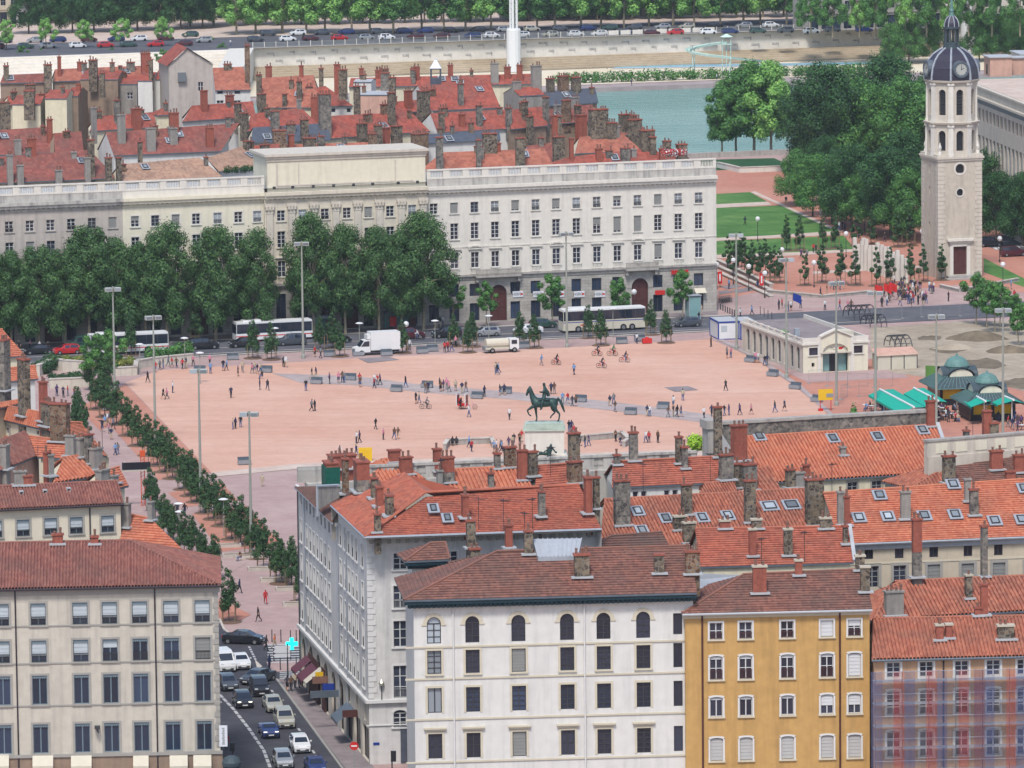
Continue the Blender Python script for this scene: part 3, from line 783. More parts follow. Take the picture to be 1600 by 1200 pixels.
  mb.build('side_wall', [s.wallmat], s.root)
  for x, z, w, h, kind in s.wins:
   fm, pm = win_mesh(w, h, kind)
   o_ = O('window', fm, s.root, (x, o, z)); O('pane', pm, o_)
  return s
 def bar(s, name, z0, z1, proud, mat, x0=None, x1=None):
  m = MB(); m.box(x0 if x0 is not None else .1, x1 if x1 is not None else s.W - .1, s.over - proud, s.over - .002, z0, z1); return m.build(name, [mat], s.root)
 def pipe(s, x, z0, z1, mat, r=.07):
  m = MB(); m.tube((x, s.over - .12, z0), (x, s.over - .12, z1), r, n=6); return m.build('downpipe', [mat], s.root)
 def chim(s, u, vt, vb, wpx, kind='brick', dpx=None, side='F', flash=True, pots=True):
  P, n = s.planeF if side == 'F' else s.planeB
  b = ppl(u, vb, P, n); k = sc_at(b); w = wpx / k; h = (vb - vt) / k; d = (dpx / k) if dpx else min(.9, max(.55, w * .7))
  b = b + Vector((0, d * .5, 0))
  c = put_chimney(s, b, w, d, h, kind, pots)
  if flash: O('flashing', flash_mesh(w, d), c, (0, -.05, .08))
  return c
 def skylight(s, u, v, wpx=12, hpx=12, side='F'):
  P, n = s.planeF if side == 'F' else s.planeB
  b = ppl(u, v, P, n); k = sc_at(b); w = wpx / k; nn = n if n.z > 0 else -n
  a = (s.pts['ER'] - s.pts['EL']).normalized(); up = nn.cross(a); up = up if up.z > 0 else -up
  h = 1.15
  R = s.T.to_3x3().inverted(); la, lu, lnn = R @ a, R @ up, R @ nn; lb = s.Ti @ (b + nn * .16)
  mt = Matrix(((la.x, lu.x, lnn.x), (la.y, lu.y, lnn.y), (la.z, lu.z, lnn.z)))
  key = ('sky', round(w, 1))
  if key not in _W:
   m = MB(); w2, h2 = w / 2, h / 2
   m.box(-w2 - .25, w2 + .25, -h2 - .25, h2 + .25, .0, .1, 1)
   m.box(-w2, -w2 + .12, -h2, h2, .1, .2); m.box(w2 - .12, w2, -h2, h2, .1, .2); m.box(-w2 + .12, w2 - .12, -h2, -h2 + .12, .1, .2); m.box(-w2 + .12, w2 - .12, h2 - .12, h2, .1, .2)
   p = MB(); p.face([(-w2 + .1, -h2 + .1, .15), (w2 - .1, -h2 + .1, .15), (w2 - .1, h2 - .1, .15), (-w2 + .1, h2 - .1, .15)])
   _W[key] = (m.mesh('skylight', ['frame_dark', 'zinc']), p.mesh('pane', ['glass_pale']))
  fm, pm = _W[key]
  o = O('skylight', fm, s.root, lb, rot=mt.to_euler()); O('pane', pm, o)
def gable(name, label, el, er, rl, rr, ze, zr, **kw):
 """house surveyed from four roof corners at known heights"""
 if zr is None:
  t = kw.pop('pitch', .52); ye = (gp(*el, ze).y + gp(*er, ze).y) / 2; yg = (gp(*rl, 0).y + gp(*rr, 0).y) / 2
  zr = (ze + t * (yg - ye)) / (1 + t * yg / HC)
 return House(name, label, gp(*el, ze), gp(*er, ze), gp(*rl, zr), gp(*rr, zr), **kw)
# ================================================================== THE LONG FRONT ON THE FAR SIDE OF THE SQUARE
PA = gp(1122, 486)
class Front:
 """one stretch of the long front; u0..u1 picture span, proud = metres it stands forward"""
 def __init__(s, name, label, u0, u1, wall, proud=0.0, vref=300):
  n = Vector((ED.y, -ED.x, 0)); P = PA + n * proud
  a, b = ppl(u0, vref, P, n), ppl(u1, vref, P, n); a.z = b.z = 0
  s.root = thing(name, label, 'building', a, math.atan(KF), 'buildings of the long far front')
  s.T = Matrix.Translation(a) @ Matrix.Rotation(math.atan(KF), 4, 'Z'); s.Ti = s.T.inverted(); s.P = P; s.n = n
  s.W = (b - a).length; s.wall = wall; s.holes = []; s.wins = []
 def fx(s, u, v): p = s.Ti @ ppl(u, v, s.P, s.n); return p.x, p.z
 def win(s, x, z, w, h, kind): s.wins.append((x, z, w, h, kind)); s.holes.append((x - w / 2, x + w / 2, z, z + h, kind.get('arch', False)))
 def bar(s, name, z0, z1, proud, mat, x0=0.0, x1=None):
  m = MB(); m.box(x0, s.W if x1 is None else x1, -proud, -.002, z0, z1); return m.build(name, [mat], s.root)
 def finish(s, ztop, zbase, depth=14, basemat='ashlar_base'):
  lo = [h for h in s.holes if h[3] <= zbase]; hi = [h for h in s.holes if h[3] > zbase]
  m = MB(); wall_holes(m, s.W, zbase, ztop, hi, 0, 0); m.build('upper_wall', [s.wall], s.root)
  m = MB(); wall_holes(m, s.W, 0, zbase, lo, 0, 0); m.build('base_wall', [basemat], s.root)
  m = MB(); W = s.W
  for a, b in (((W, 0), (W, depth)), ((W, depth), (0, depth)), ((0, depth), (0, 0))):
   m.face([(*a, 0), (*b, 0), (*b, ztop), (*a, ztop)])
  m.build('side_wall', [s.wall], s.root)
  for x, z, w, h, kind in s.wins:
   fm, pm = win_mesh(w, h, kind); o = O('window', fm, s.root, (x, 0, z)); O('pane', pm, o)
 def balustrade(s, z0, z1, bay=3.12, solid=1.1, x0=0, x1=None, mat='stone_white'):
  x1 = s.W if x1 is None else x1; n = max(1, int(round((x1 - x0) / bay))); bay = (x1 - x0) / n
  for k in range(n):
   a = x0 + k * bay; m = MB()
   m.box(a, a + bay, -.1, .35, z0, z0 + .25); m.box(a, a + bay, -.12, .37, z1 - .22, z1)
   m.box(a, a + solid / 2, -.06, .31, z0 + .25, z1 - .22); m.box(a + bay - solid / 2, a + bay, -.06, .31, z0 + .25, z1 - .22)
   nb = 8; w = bay - solid
   for j in range(nb):
    x = a + solid / 2 + w * (j + .5) / nb; m.box(x - .065, x + .065, .05, .2, z0 + .25, z1 - .22)
   m.build('balustrade', [mat], s.root)
WA = dict(fr='frame_white', sur='stone_white', sill='stone_white', gl='glass', rows=3, sw=.22)
def wk(**kw): d = dict(WA); d.update(kw); return d
rw = random.Random(5)
ZB = 7.0
def front_windows(F, us, rows, vref, wtop=1.25, sur='stone_white', pav=False):
 """rows: (sill z, height, kind)"""
 for i, u in enumerate(us):
  x = F.fx(u, vref)[0]
  for r, (z, h, kind) in enumerate(rows):
   k = dict(kind); k['sur'] = sur; k['sill'] = sur if r != 2 else None
   q = rw.random()
   if r == 0:
    if q < .35: k.update(gl='glass_pale', rail='iron_black')
    elif q < .5: k.update(rail='iron_black')
   if q > .86: k.update(blind=rw.choice([.45, .9, 1]), bl='blind_grey')
   elif q > .8: k.update(fr='frame_grey')
   if k.get('hood') and i % 4 == 2: k['curved'] = True
   F.win(x, z, wtop, h, k)
def text_mesh(cu, parent, loc, rot):
 o = bpy.data.objects.new('tmp_text', cu); COL.objects.link(o); bpy.context.view_layer.update()
 me = bpy.data.meshes.new_from_object(o.evaluated_get(bpy.context.evaluated_depsgraph_get())); bpy.data.objects.remove(o)
 return O('sign_text', me, parent, loc, rot=rot)
ROWS = [(17.1, 1.65, WA), (13.05, 2.5, wk(rows=4)), (8.55, 2.45, wk(rows=3, hood='stone_white', balus=True))]
def ground_floor(F, us, vref, zs=((0.35, 2.7), (4.15, 1.95)), w=1.55, skip=()):
 for i, u in enumerate(us):
  if i in skip: continue
  x = F.fx(u, vref)[0]
  for z, h in zs: F.win(x, z, w, h, dict(fr='frame_dark', gl='glass_blue', cols=2, rows=1, yb=.3))
def cornice(F, z, mat, dent=True):
 F.bar('cornice', z, z + .45, .55, mat); F.bar('cornice', z + .45, z + .95, .8, mat); F.bar('architrave', z - .5, z - .2, .12, mat)
 if dent:
  m = MB(); n = int(F.W / .75)
  for k in range(n): x = F.W * (k + .5) / n; m.box(x - .16, x + .16, -.42, -.003, z - .19, z - .003)
  o = m.build('dentil_row', [mat], F.root); o['kind'] = 'stuff'
def cap_roof(F, z, mat='zinc', d=14):
 m = MB(); m.face([(0, 0, z), (F.W, 0, z), (F.W, d, z), (0, d, z)]); m.build('flat_roof', [mat], F.root)
def big_door(F, u, vref, w=2.7, h=5.6):
 x = F.fx(u, vref)[0]
 F.win(x, .15, w, h, dict(fr='door_red', gl='door_red', cols=2, rows=2, arch=True, sur='stone_grey', sw=.35, yb=.35))
def balcony(F, u0, u1, vref, z=7.35):
 a, b = F.fx(u0, vref)[0], F.fx(u1, vref)[0]; m = MB()
 m.box(a, b, -1.1, -.01, z - .3, z); m.box(a, b, -1.1, -.95, z + .85, z + 1.0)
 n = int((b - a) / .22)
 for k in range(n): x = a + (b - a) * (k + .5) / n; m.box(x - .06, x + .06, -1.08, -.97, z, z + .85)
 for x in (a + .3, b - .3): m.box(x - .2, x + .2, -.8, -.01, z - 1.0, z - .3)
 m.build('balcony', ['stone_grey'], F.root)
FR = Front('stone_building', 'long white stone front with bank signs at street level and a balustrade on top', 667, 1119, 'stone_white')
us = [677.5 + 31.85 * k for k in range(14)]
front_windows(FR, us, ROWS, 320)
big_door(FR, 779, 480); big_door(FR, 1000, 460)
ground_floor(FR, [us[k] for k in (0, 1, 2, 4, 5, 6, 7, 8, 9, 11, 12, 13)], 440)
FR.bar('string_course', 7.25, 7.55, .4, 'stone_grey'); FR.bar('string_course', 6.75, 7.25, .14, 'stone_grey'); FR.bar('string_course', 11.75, 11.95, .08, 'stone_white')
cornice(FR, 20.4, 'stone_white'); FR.bar('attic_band', 21.36, 22.5, .05, 'stone_dirty')
FR.balustrade(22.5, 24.0); balcony(FR, 741, 812, 425); balcony(FR, 975, 1026, 412)
FR.finish(21.4, 6.75); cap_roof(FR, 22.2)
for u in (809, 841, 873, 905, 937):
 x, z = FR.fx(u, 459.5); m = MB(); m.box(x - .85, x + .85, -.12, -.003, z - .45, z + .45)
 so_ = m.build('bank_sign', ['sign_white'], FR.root)
 t = bpy.data.curves.new('sign_text', 'FONT'); t.body = 'HSBC'; t.size = .62; t.align_x = 'CENTER'; t.align_y = 'CENTER'; t.materials.append(M('iron_black'))
 text_mesh(t, so_, (x - .22, -.13, z), (math.pi / 2, 0, 0))
 m = MB()
 for sx, q in ((0, 0), (1, 0)): pass
 lx = x + .58
 m.face([(lx - .2, -.13, z - .14), (lx, -.13, z), (lx - .2, -.13, z + .14)]); m.face([(lx + .2, -.13, z + .14), (lx, -.13, z), (lx + .2, -.13, z - .14)])
 m.face([(lx - .2, -.132, z + .14), (lx, -.132, z), (lx + .2, -.132, z + .14)]); m.face([(lx - .2, -.132, z - .14), (lx + .2, -.132, z - .14), (lx, -.132, z)])
 m.build('logo', ['sign_red'], so_)
x, z = FR.fx(1062, 424.5); m = MB()
for k in range(9): m.box(x - 1.4 + k * .31, x - 1.18 + k * .31, -.35, -.1, z - .3 + .05 * (k % 3), z + .32 - .04 * (k % 2))
m.box(x - 1.5, x + 1.5, -.3, -.15, z - .36, z - .28); m.build('shop_sign', ['sign_red'], FR.root)
x, z = FR.fx(1031, 457); m = MB(); m.box(x - .8, x + .8, -.1, -.003, z - .35, z + .35); m.build('shop_sign', ['sign_red'], FR.root)
x, z = FR.fx(1093, 452); m = MB(); m.face([(x - .9, -.9, z - .5), (x + .9, -.9, z - .5), (x + .9, -.02, z + .2), (x - .9, -.02, z + .2)]); m.build('shop_awning', ['awning_cream'], FR.root)
FPv = Front('stone_pavilion', 'central stone pavilion of the far front with giant pilasters and a tall blank attic', 413, 667, 'stone_pav', proud=.6)
pus = [439, 472.5, 507.5, 542, 575.5, 609.5, 644]
front_windows(FPv, pus, ROWS, 330, sur='stone_pav'); big_door(FPv, 547, 480)
ground_floor(FPv, [pus[k] for k in (0, 1, 2, 4, 5, 6)], 450, zs=((.35, 5.6),))
for u in (421, 455.5, 490, 524.5, 558.5, 592.5, 627, 661):
 x = FPv.fx(u, 340)[0]; m = MB(); m.box(x - .52, x + .52, -.25, -.004, 8.0, 18.3); m.box(x - .65, x + .65, -.3, -.003, 7.6, 8.0)
 for k in range(3): w_ = .56 + .1 * k; m.box(x - w_, x + w_, -.3 - .06 * k, -.003, 18.3 + .5 * k, 18.8 + .5 * k)
 for sx in (-.5, 0, .5): m.box(x + sx - .14, x + sx + .14, -.55, -.3, 18.9, 19.5)
 m.build('pilaster', ['stone_warm'], FPv.root)
FPv.bar('string_course', 7.2, 7.6, .5, 'stone_grey'); FPv.bar('string_course', 6.75, 7.2, .14, 'stone_grey')
cornice(FPv, 20.6, 'stone_pav'); FPv.finish(21.6, 6.75); cap_roof(FPv, 22.2)
m = MB(); W = FPv.W; m.box(.6, W - .1, .3, 9, 21.6, 26.6); m.build('attic_block', ['stone_cream'], FPv.root)
m = MB(); m.box(.3, W + .15, .0, 9.3, 26.6, 26.95); m.box(.1, W + .35, -.2, 9.5, 26.95, 27.35); m.box(.45, W + .0, .15, .3, 26.2, 26.6); m.build('attic_cornice', ['stone_warm'], FPv.root)
m = MB(); m.box(2, W - 2, .22, .295, 22.4, 22.6); m.box(2, 2.2, .23, .296, 22.6, 25.8); m.box(W - 5, W - 4.8, .23, .296, 22.6, 25.8); m.box(5.4, 5.6, .23, .296, 22.6, 25.8); m.build('attic_moulding', ['stone_warm'], FPv.root)
for u in (429, 458, 490, 522, 553, 583, 623, 653):
 x, z = FPv.fx(u, 291 - (u - 429) * .03); m = MB(); m.box(x - .22, x + .22, .2, .31, 22.0, 22.4); m.build('attic_vent', ['iron_black'], FPv.root)
FC = Front('stone_building', 'cream stone stretch of the far front between the grey wing and the pavilion', 191, 413, 'stone_cream')
cus = [211, 242.5, 274.5, 306.5, 340, 372.5, 402]
front_windows(FC, cus, ROWS, 345, sur='stone_white'); big_door(FC, 312, 490)
ground_floor(FC, [cus[k] for k in (0, 1, 2, 4, 5, 6)], 470, zs=((.35, 5.6),))
FC.bar('string_course', 7.2, 7.6, .4, 'stone_grey'); cornice(FC, 20.6, 'stone_cream'); FC.bar('attic_band', 21.56, 22.6, .05, 'stone_white'); FC.balustrade(22.6, 24.1); FC.finish(21.6, 6.75); cap_roof(FC, 22.2)
FG = Front('stone_building', 'weathered grey stone wing behind the tall plane trees and the parked bus', -75, 191, 'stone_mauve')
gus = [14 + 32.4 * k for k in range(-2, 6)]
front_windows(FG, gus, ROWS, 350, sur='stone_mauve'); big_door(FG, 83, 500)
ground_floor(FG, gus, 480, zs=((.35, 5.6),), skip=(4,))
FG.bar('string_course', 7.2, 7.6, .4, 'stone_grey'); cornice(FG, 20.6, 'stone_dirty'); FG.bar('attic_band', 21.56, 22.6, .05, 'stone_dirty'); FG.balustrade(22.6, 24.1); FG.finish(21.6, 6.75); cap_roof(FG, 22.2)
# ================================================================== CLOCK TOWER
Q = gp(1466, 436); RT = math.atan(KF)
tw = thing('clock_tower', 'tall stone bell tower with violet slate dome, clock and green spire', 'tower', Q, RT)
B = 7.55; zt = 19.9
def fr_box(m, inset, z0, z1, mat=0, b=B): m.box(inset, b - inset, inset, b - inset, z0, z1, mat)
m = MB()
wall_holes(m, B, 0, zt, [(2.6, 4.95, .6, 5.2), (3.05, 4.5, 17.2, 18.65, True), (3.25, 4.3, 13.5, 14.6, True)], 0, 0, .5)
for a, b in (((B, 0), (B, B)), ((B, B), (0, B))): m.face([(*a, 0), (*b, 0), (*b, zt), (*a, zt)], 0, [(0, 0), (B, 0), (B, zt), (0, zt)])
Tl = lambda x, y, z: (y, B - x, z)
wall_holes(m, B, 0, zt, [(3.3, 3.9, 4.0, 9.0, True), (3.4, 3.9, 13.6, 14.8, True), (3.4, 3.9, 17.0, 18.4, True)], 0, 0, .4, T=Tl)
m.build('shaft', ['plaster_tower'], tw)
for cx, cy in ((0, 0), (B, 0), (0, B), (B, B)):
 m = MB()
 for k in range(28):
  z = .3 + k * .69; w_ = .95 if k % 2 else 1.2
  sx, sy = (1 if cx == 0 else -1), (1 if cy == 0 else -1)
  m.box(min(cx - sx * .06, cx + sx * w_), max(cx - sx * .06, cx + sx * w_), min(cy - sy * .06, cy + sy * (2.15 - w_)), max(cy - sy * .06, cy + sy * (2.15 - w_)), z, z + .62)
 m.build('quoin', ['stone_warm'], tw)
m = MB(); m.box(-.35, B + .35, -.35, B + .35, zt - .35, zt); m.box(-.2, B + .2, -.2, B + .2, zt - .7, zt - .35); m.box(-.15, B + .15, -.15, B + .15, zt, zt + .35); m.build('cornice', ['stone_warm'], tw)
m = MB(); m.box(2.0, 2.6, -.12, -.004, .5, 5.6); m.box(4.95, 5.55, -.12, -.004, .5, 5.6); m.box(2.0, 5.55, -.12, -.004, 5.2, 5.8); m.box(1.5, 6.05, -.55, -.004, 6.1, 6.5); m.box(1.8, 5.75, -.3, -.004, 5.8, 6.1); m.build('door_surround', ['stone_white'], tw)
m = MB(); m.box(2.6, 4.95, .3, .45, .5, 5.2); m.box(3.72, 3.82, .25, .3, .5, 5.2); m.build('door', ['door_red'], tw)
m = MB(); m.box(.6, 6.9, -2.6, -.01, 0, .25); m.box(1.2, 6.3, -1.8, -.01, .25, .5); m.build('step', ['stone_grey'], tw)
m = MB()
for (cx, cz, r) in ((3.775, 17.92, .82), (3.775, 14.05, .6)):
 n = 14
 for k in range(n):
  t0, t1 = 2 * math.pi * k / n, 2 * math.pi * (k + 1) / n
  m.face([(cx + r * math.cos(t0), -.06, cz + r * math.sin(t0)), (cx + r * math.cos(t1), -.06, cz + r * math.sin(t1)), (cx + r * 1.35 * math.cos(t1), -.06, cz + r * 1.35 * math.sin(t1)), (cx + r * 1.35 * math.cos(t0), -.06, cz + r * 1.35 * math.sin(t0))][::-1])
m.build('oculus_ring', ['stone_white'], tw)
m = MB(); m.box(3.0, 4.55, .3, .4, 17.1, 18.7); m.box(3.2, 4.4, .3, .4, 13.4, 14.7); m.build('oculus_pane', ['iron_black'], tw)
m = MB(); m.box(.3, .39, 3.4, 4.5, 3.8, 18.5); m.build('slit_pane', ['iron_black'], tw)
cx = cy = B / 2
def octstage(z0, z1, R, ow, oh, zb, nm):
 side = 2 * R * math.sin(math.pi / 8); ap = R * math.cos(math.pi / 8)
 for k in range(8):
  a = -math.pi / 2 + k * math.pi / 4
  T = Matrix.Translation((cx, cy, 0)) @ Matrix.Rotation(a + math.pi / 2, 4, 'Z')
  m = MB(); f = lambda x, y, z, T=T: tuple(T @ Vector((x - side / 2, y - ap, z)))
  wall_holes(m, side, z0, z1, [(side / 2 - ow / 2, side / 2 + ow / 2, zb, zb + oh, True)], 0, 0, .7, T=f); m.build('belfry_wall', ['stone_warm'], tw)
  m = MB(); m.box(-ow / 2 - .05, ow / 2 + .05, -ap + .55, -ap + .62, zb - .1, zb + oh + .1, 0, T)
  for j in range(7): z = zb + oh * (j + .5) / 8; m.box(-ow / 2, ow / 2, -ap + .4, -ap + .55, z, z + .1, 0, T)
  m.build('louvre', ['frame_dark'], tw)
  T2 = Matrix.Translation((cx, cy, 0)) @ Matrix.Rotation(a + math.pi / 8 + math.pi / 2, 4, 'Z')
  m = MB(); m.box(-.42, .42, -R - .12, -R + .5, z0, z1 - .5, 0, T2); m.box(-.55, .55, -R - .25, -R + .5, z1 - .5, z1 - .15, 0, T2); m.box(-.5, .5, -R - .2, -R + .5, z0, z0 + .4, 0, T2); m.build('pilaster', ['stone_white'], tw)
 m = MB(); m.lathe([(R + .1, z1 - .15), (R + .45, z1 - .05), (R + .55, z1 + .25), (R + .2, z1 + .3), (0, z1 + .3)], 8, (cx, cy, 0), ph=-math.pi / 2 + math.pi / 8); m.build('cornice', ['stone_warm'], tw)
octstage(zt, 25.2, 4.15, 1.25, 3.3, zt + .9, 'a'); octstage(25.5, 32.0, 4.05, 1.2, 4.2, 26.6, 'b')
pr = [(4.45, 32.3), (4.4, 33.0), (4.2, 34.2), (3.7, 35.4), (2.9, 36.4), (1.9, 37.1), (1.3, 37.4)]
m = MB(); m.lathe(pr, 8, (cx, cy, 0), ph=-math.pi / 2 + math.pi / 8); m.build('dome', ['slate_violet'], tw)
for k in range(8):
 a = -math.pi / 2 + math.pi / 8 + k * math.pi / 4; m = MB()
 for (r0, z0), (r1, z1) in zip(pr, pr[1:]): m.tube((cx + r0 * math.cos(a), cy + r0 * math.sin(a), z0), (cx + r1 * math.cos(a), cy + r1 * math.sin(a), z1), .2, .17, 5)
 m.build('dome_rib', ['zinc'], tw)
for k in range(0, 8, 2):
 a = -math.pi / 2 + k * math.pi / 4; T = Matrix.Translation((cx, cy, 34.1)) @ Matrix.Rotation(a + math.pi / 2, 4, 'Z') @ Matrix.Translation((0, -4.15, 0)) @ Matrix.Rotation(math.pi / 2, 4, 'X')
 m = MB(); m.lathe([(0, .25), (1.0, .25), (1.05, .35), (1.35, .35), (1.4, -.8)], 16, m=0); m.v = [tuple(T @ Vector(p)) for p in m.v]
 o = m.build('clock', ['zinc_dark'], tw)
 m = MB(); m.lathe([(0, .27), (.95, .27)], 16); m.v = [tuple(T @ Vector(p)) for p in m.v]; m.build('clock_face', ['lamp_box'], o)
 m = MB(); m.box(-.05, .05, -.1, .75, .28, .3, 0, T); m.box(-.1, .55, -.05, .05, .281, .301, 0, T @ Matrix.Rotation(.5, 4, 'Z'))
 for q in range(12): m.box(-.03, .03, .74, .9, .28, .3, 0, T @ Matrix.Rotation(q * math.pi / 6, 4, 'Z'))
 m.build('clock_hands', ['iron_black'], o)
m = MB(); m.lathe([(1.5, 37.3), (1.5, 37.8), (1.25, 37.8), (1.25, 38.2), (0, 38.2)], 8, (cx, cy, 0)); m.lathe([(1.3, 40.4), (1.45, 40.5), (1.45, 40.8), (1.25, 40.8)], 8, (cx, cy, 0))
for k in range(8): a = k * math.pi / 4 + .2; m.tube((cx + 1.1 * math.cos(a), cy + 1.1 * math.sin(a), 38.1), (cx + 1.1 * math.cos(a), cy + 1.1 * math.sin(a), 40.5), .16, n=6)
m.build('lantern', ['copper_dark'], tw)
m = MB(); m.lathe([(1.25, 40.8), (1.2, 41.4), (.95, 42.0), (.5, 42.5), (.35, 42.6)], 8, (cx, cy, 0)); m.build('lantern_dome', ['slate_violet'], tw)
for k in range(8):
 a = k * math.pi / 4; m = MB(); q = [(1.28, 40.8), (1.22, 41.4), (.97, 42.0), (.5, 42.55)]
 for (r0, z0), (r1, z1) in zip(q, q[1:]): m.tube((cx + r0 * math.cos(a), cy + r0 * math.sin(a), z0), (cx + r1 * math.cos(a), cy + r1 * math.sin(a), z1), .09, n=4)
 m.build('dome_rib', ['zinc'], tw)
m = MB(); m.lathe([(.45, 42.5), (.32, 43.2), (.42, 43.4), (.3, 43.6), (.14, 45.5), (.06, 48.0), (0, 48.0)], 8, (cx, cy, 0)); m.lathe([(0, 48), (.22, 48.2), (0, 48.5)], 8, (cx, cy, 0)); m.build('spire', ['copper'], tw)
for px_, py_ in ((-.0, -.0), (B, 0), (0, B), (B, B)):
 m = MB(); m.lathe([(.35, zt + .3), (.3, zt + .7), (.18, zt + .9), (.3, zt + 1.5), (.1, zt + 2.2), (0, zt + 2.4)], 8, (px_ + (.5 if px_ == 0 else -.5), py_ + (.5 if py_ == 0 else -.5), 0)); m.build('urn', ['stone_white'], tw)
# ================================================================== LONG BUILDING BEHIND THE TOWER
a, b = gp(1505, 127, 24), gp(1660, 187, 24); a.z = b.z = 0
d = (b - a).normalized(); Wd = (b - a).length; rz = math.atan2(d.y, d.x)
pb = thing('long_building', 'long pale building behind the tower with tall window bays and a flat roof', 'building', a, rz)
hs = []
nb = 26
for k in range(nb):
 x = Wd * (k + .5) / nb
 hs += [(x - .95, x + .95, 18.2, 20.4), (x - .95, x + .95, 6.0, 15.6), (x - .95, x + .95, .8, 4.2)]
m = MB(); wall_holes(m, Wd, 0, 24, hs, 0, 0, .5); m.build('wall', ['stone_warm'], pb)
m = MB(); m.box(-.3, Wd + .3, -.7, -.01, 22.2, 22.6); m.box(-.3, Wd + .3, -.35, 40, 23.999, 24.3); m.build('cornice', ['stone_warm'], pb)
m = MB(); m.box(0, Wd, -.04, -.01, 21.2, 22.0); m.build('frieze', ['zinc_dark'], pb)
m = MB(); m.face([(0, 40, 0), (0, 0, 0), (0, 0, 24), (0, 40, 24)]); m.face([(Wd, 0, 0), (Wd, 40, 0), (Wd, 40, 24), (Wd, 0, 24)]); m.face([(Wd, 40, 0), (0, 40, 0), (0, 40, 24), (Wd, 40, 24)]); m.build('side_wall', ['stone_warm'], pb)
m = MB(); m.box(.5, Wd - .5, .4, 39, 24.3, 24.36); m.build('flat_roof', ['g_pale'], pb)
for k in range(nb):
 x = Wd * (k + .5) / nb
 for z, h in ((18.2, 2.2), (6.0, 9.6), (.8, 3.4)):
  fm, pm = win_mesh(1.9, h, dict(fr='frame_grey', gl='glass', cols=2, rows=1 if h < 4 else 5, yb=.4)); o = O('window', fm, pb, (x, 0, z)); O('pane', pm, o)
for (u, v, w_, h_, mt) in ((1555, 118, 5, 3.4, 'plaster_rose'), (1580, 116, 3, 3.0, 'plaster_rose'), (1600, 105, 8, 2.6, 'stone_white')):
 p = pb.matrix_world.inverted() @ gp(u, v, 24.3) if False else (Matrix.Translation(a) @ Matrix.Rotation(rz, 4, 'Z')).inverted() @ gp(u, v, 24.3)
 m = MB(); m.box(p.x - w_ / 2, p.x + w_ / 2, p.y - 1.5, p.y + 2.5, 24.3, 24.3 + h_); m.box(p.x - w_ / 2 - .3, p.x + w_ / 2 + .3, p.y - 1.8, p.y + 2.8, 24.3 + h_, 24.5 + h_, 1); m.box(p.x - .5, p.x + .5, p.y - 1.56, p.y - 1.5, 24.6, 26.4, 2); m.build('roof_hut', [mt, 'lead_flash', 'glass_blue'], pb)
# ================================================================== FAR BANK: houses, masts of the pool, water slide
def far_house(label, u0, u1, v0, h, wall, rows, bays, base='shop_dark', z=2.2, gf=4.4, shut=None):
 a = gp(u0, v0, z); b = gp(u1, v0 - (u1 - u0) * .0, z); b = Vector((b.x, a.y + KF * (b.x - a.x), z)); W = (b - a).length
 r = thing('quay_house', label, 'building', a, math.atan(KF), 'houses across the river')
 hs = []
 for k in range(bays):
  x = W * (k + .5) / bays; w_ = min(1.5, W / bays * .5)
  hs.append((x - W / bays * .36, x + W / bays * .36, .4, gf - .9))
  for j in range(rows): hs.append((x - w_ / 2, x + w_ / 2, gf + .8 + j * 3.5, gf + 2.9 + j * 3.5))
 m = MB(); wall_holes(m, W, 0, h, hs, 0, 0, .35); m.build('wall', [wall], r)
 m = MB(); m.box(0, W, -.25, -.01, gf - .3, gf); m.box(0, W, -.4, .0, h - .4, h); m.build('string_course', [wall], r)
 m = MB(); m.box(0, W, .3, 12, h - .1, h + .2); m.box(0, W, 11.9, 12, 0, h); m.box(0, .1, .4, 11.9, 0, h); m.box(W - .1, W, .4, 11.9, 0, h); m.build('side_wall', [wall], r)
 for x0, x1, z0, z1 in hs:
  fm, pm = win_mesh(x1 - x0, z1 - z0, dict(fr='frame_grey' if z0 > gf else 'frame_dark', gl='glass_blue' if z0 < gf else 'glass', cols=2, rows=2 if z0 > gf else 1, yb=.3)); o = O('window', fm, r, ((x0 + x1) / 2, 0, z0)); O('pane', pm, o)
 return r
far_house('beige corner house above the quay, far left beyond the steps', -50, 27, 42, 16, 'plaster_beige', 3, 5)
far_house('white house beyond the quay steps, next to the beige corner house', 27.5, 77, 40, 15, 'plaster_white', 3, 4)
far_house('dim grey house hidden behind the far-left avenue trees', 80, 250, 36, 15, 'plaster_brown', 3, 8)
far_house('pale low house between dark avenue trees above the quay', 250, 420, 34, 14, 'plaster_beige', 3, 8)
far_house('grey house behind the avenue trees left of the white mast', 421, 800, 31, 15, 'stone_grey', 3, 17)
far_house('dark house behind the dense avenue trees above the swimming pool', 801, 1262, 33, 15, 'stone_grey', 3, 20)
far_house('grey arcaded house with dark shopfronts, seen through the trees at upper right', 1264, 1478, 49, 16, 'stone_grey', 3, 12)
far_house('pale house with blue shopfront at the upper right corner', 1530, 1680, 44, 16, 'stone_warm', 3, 7)
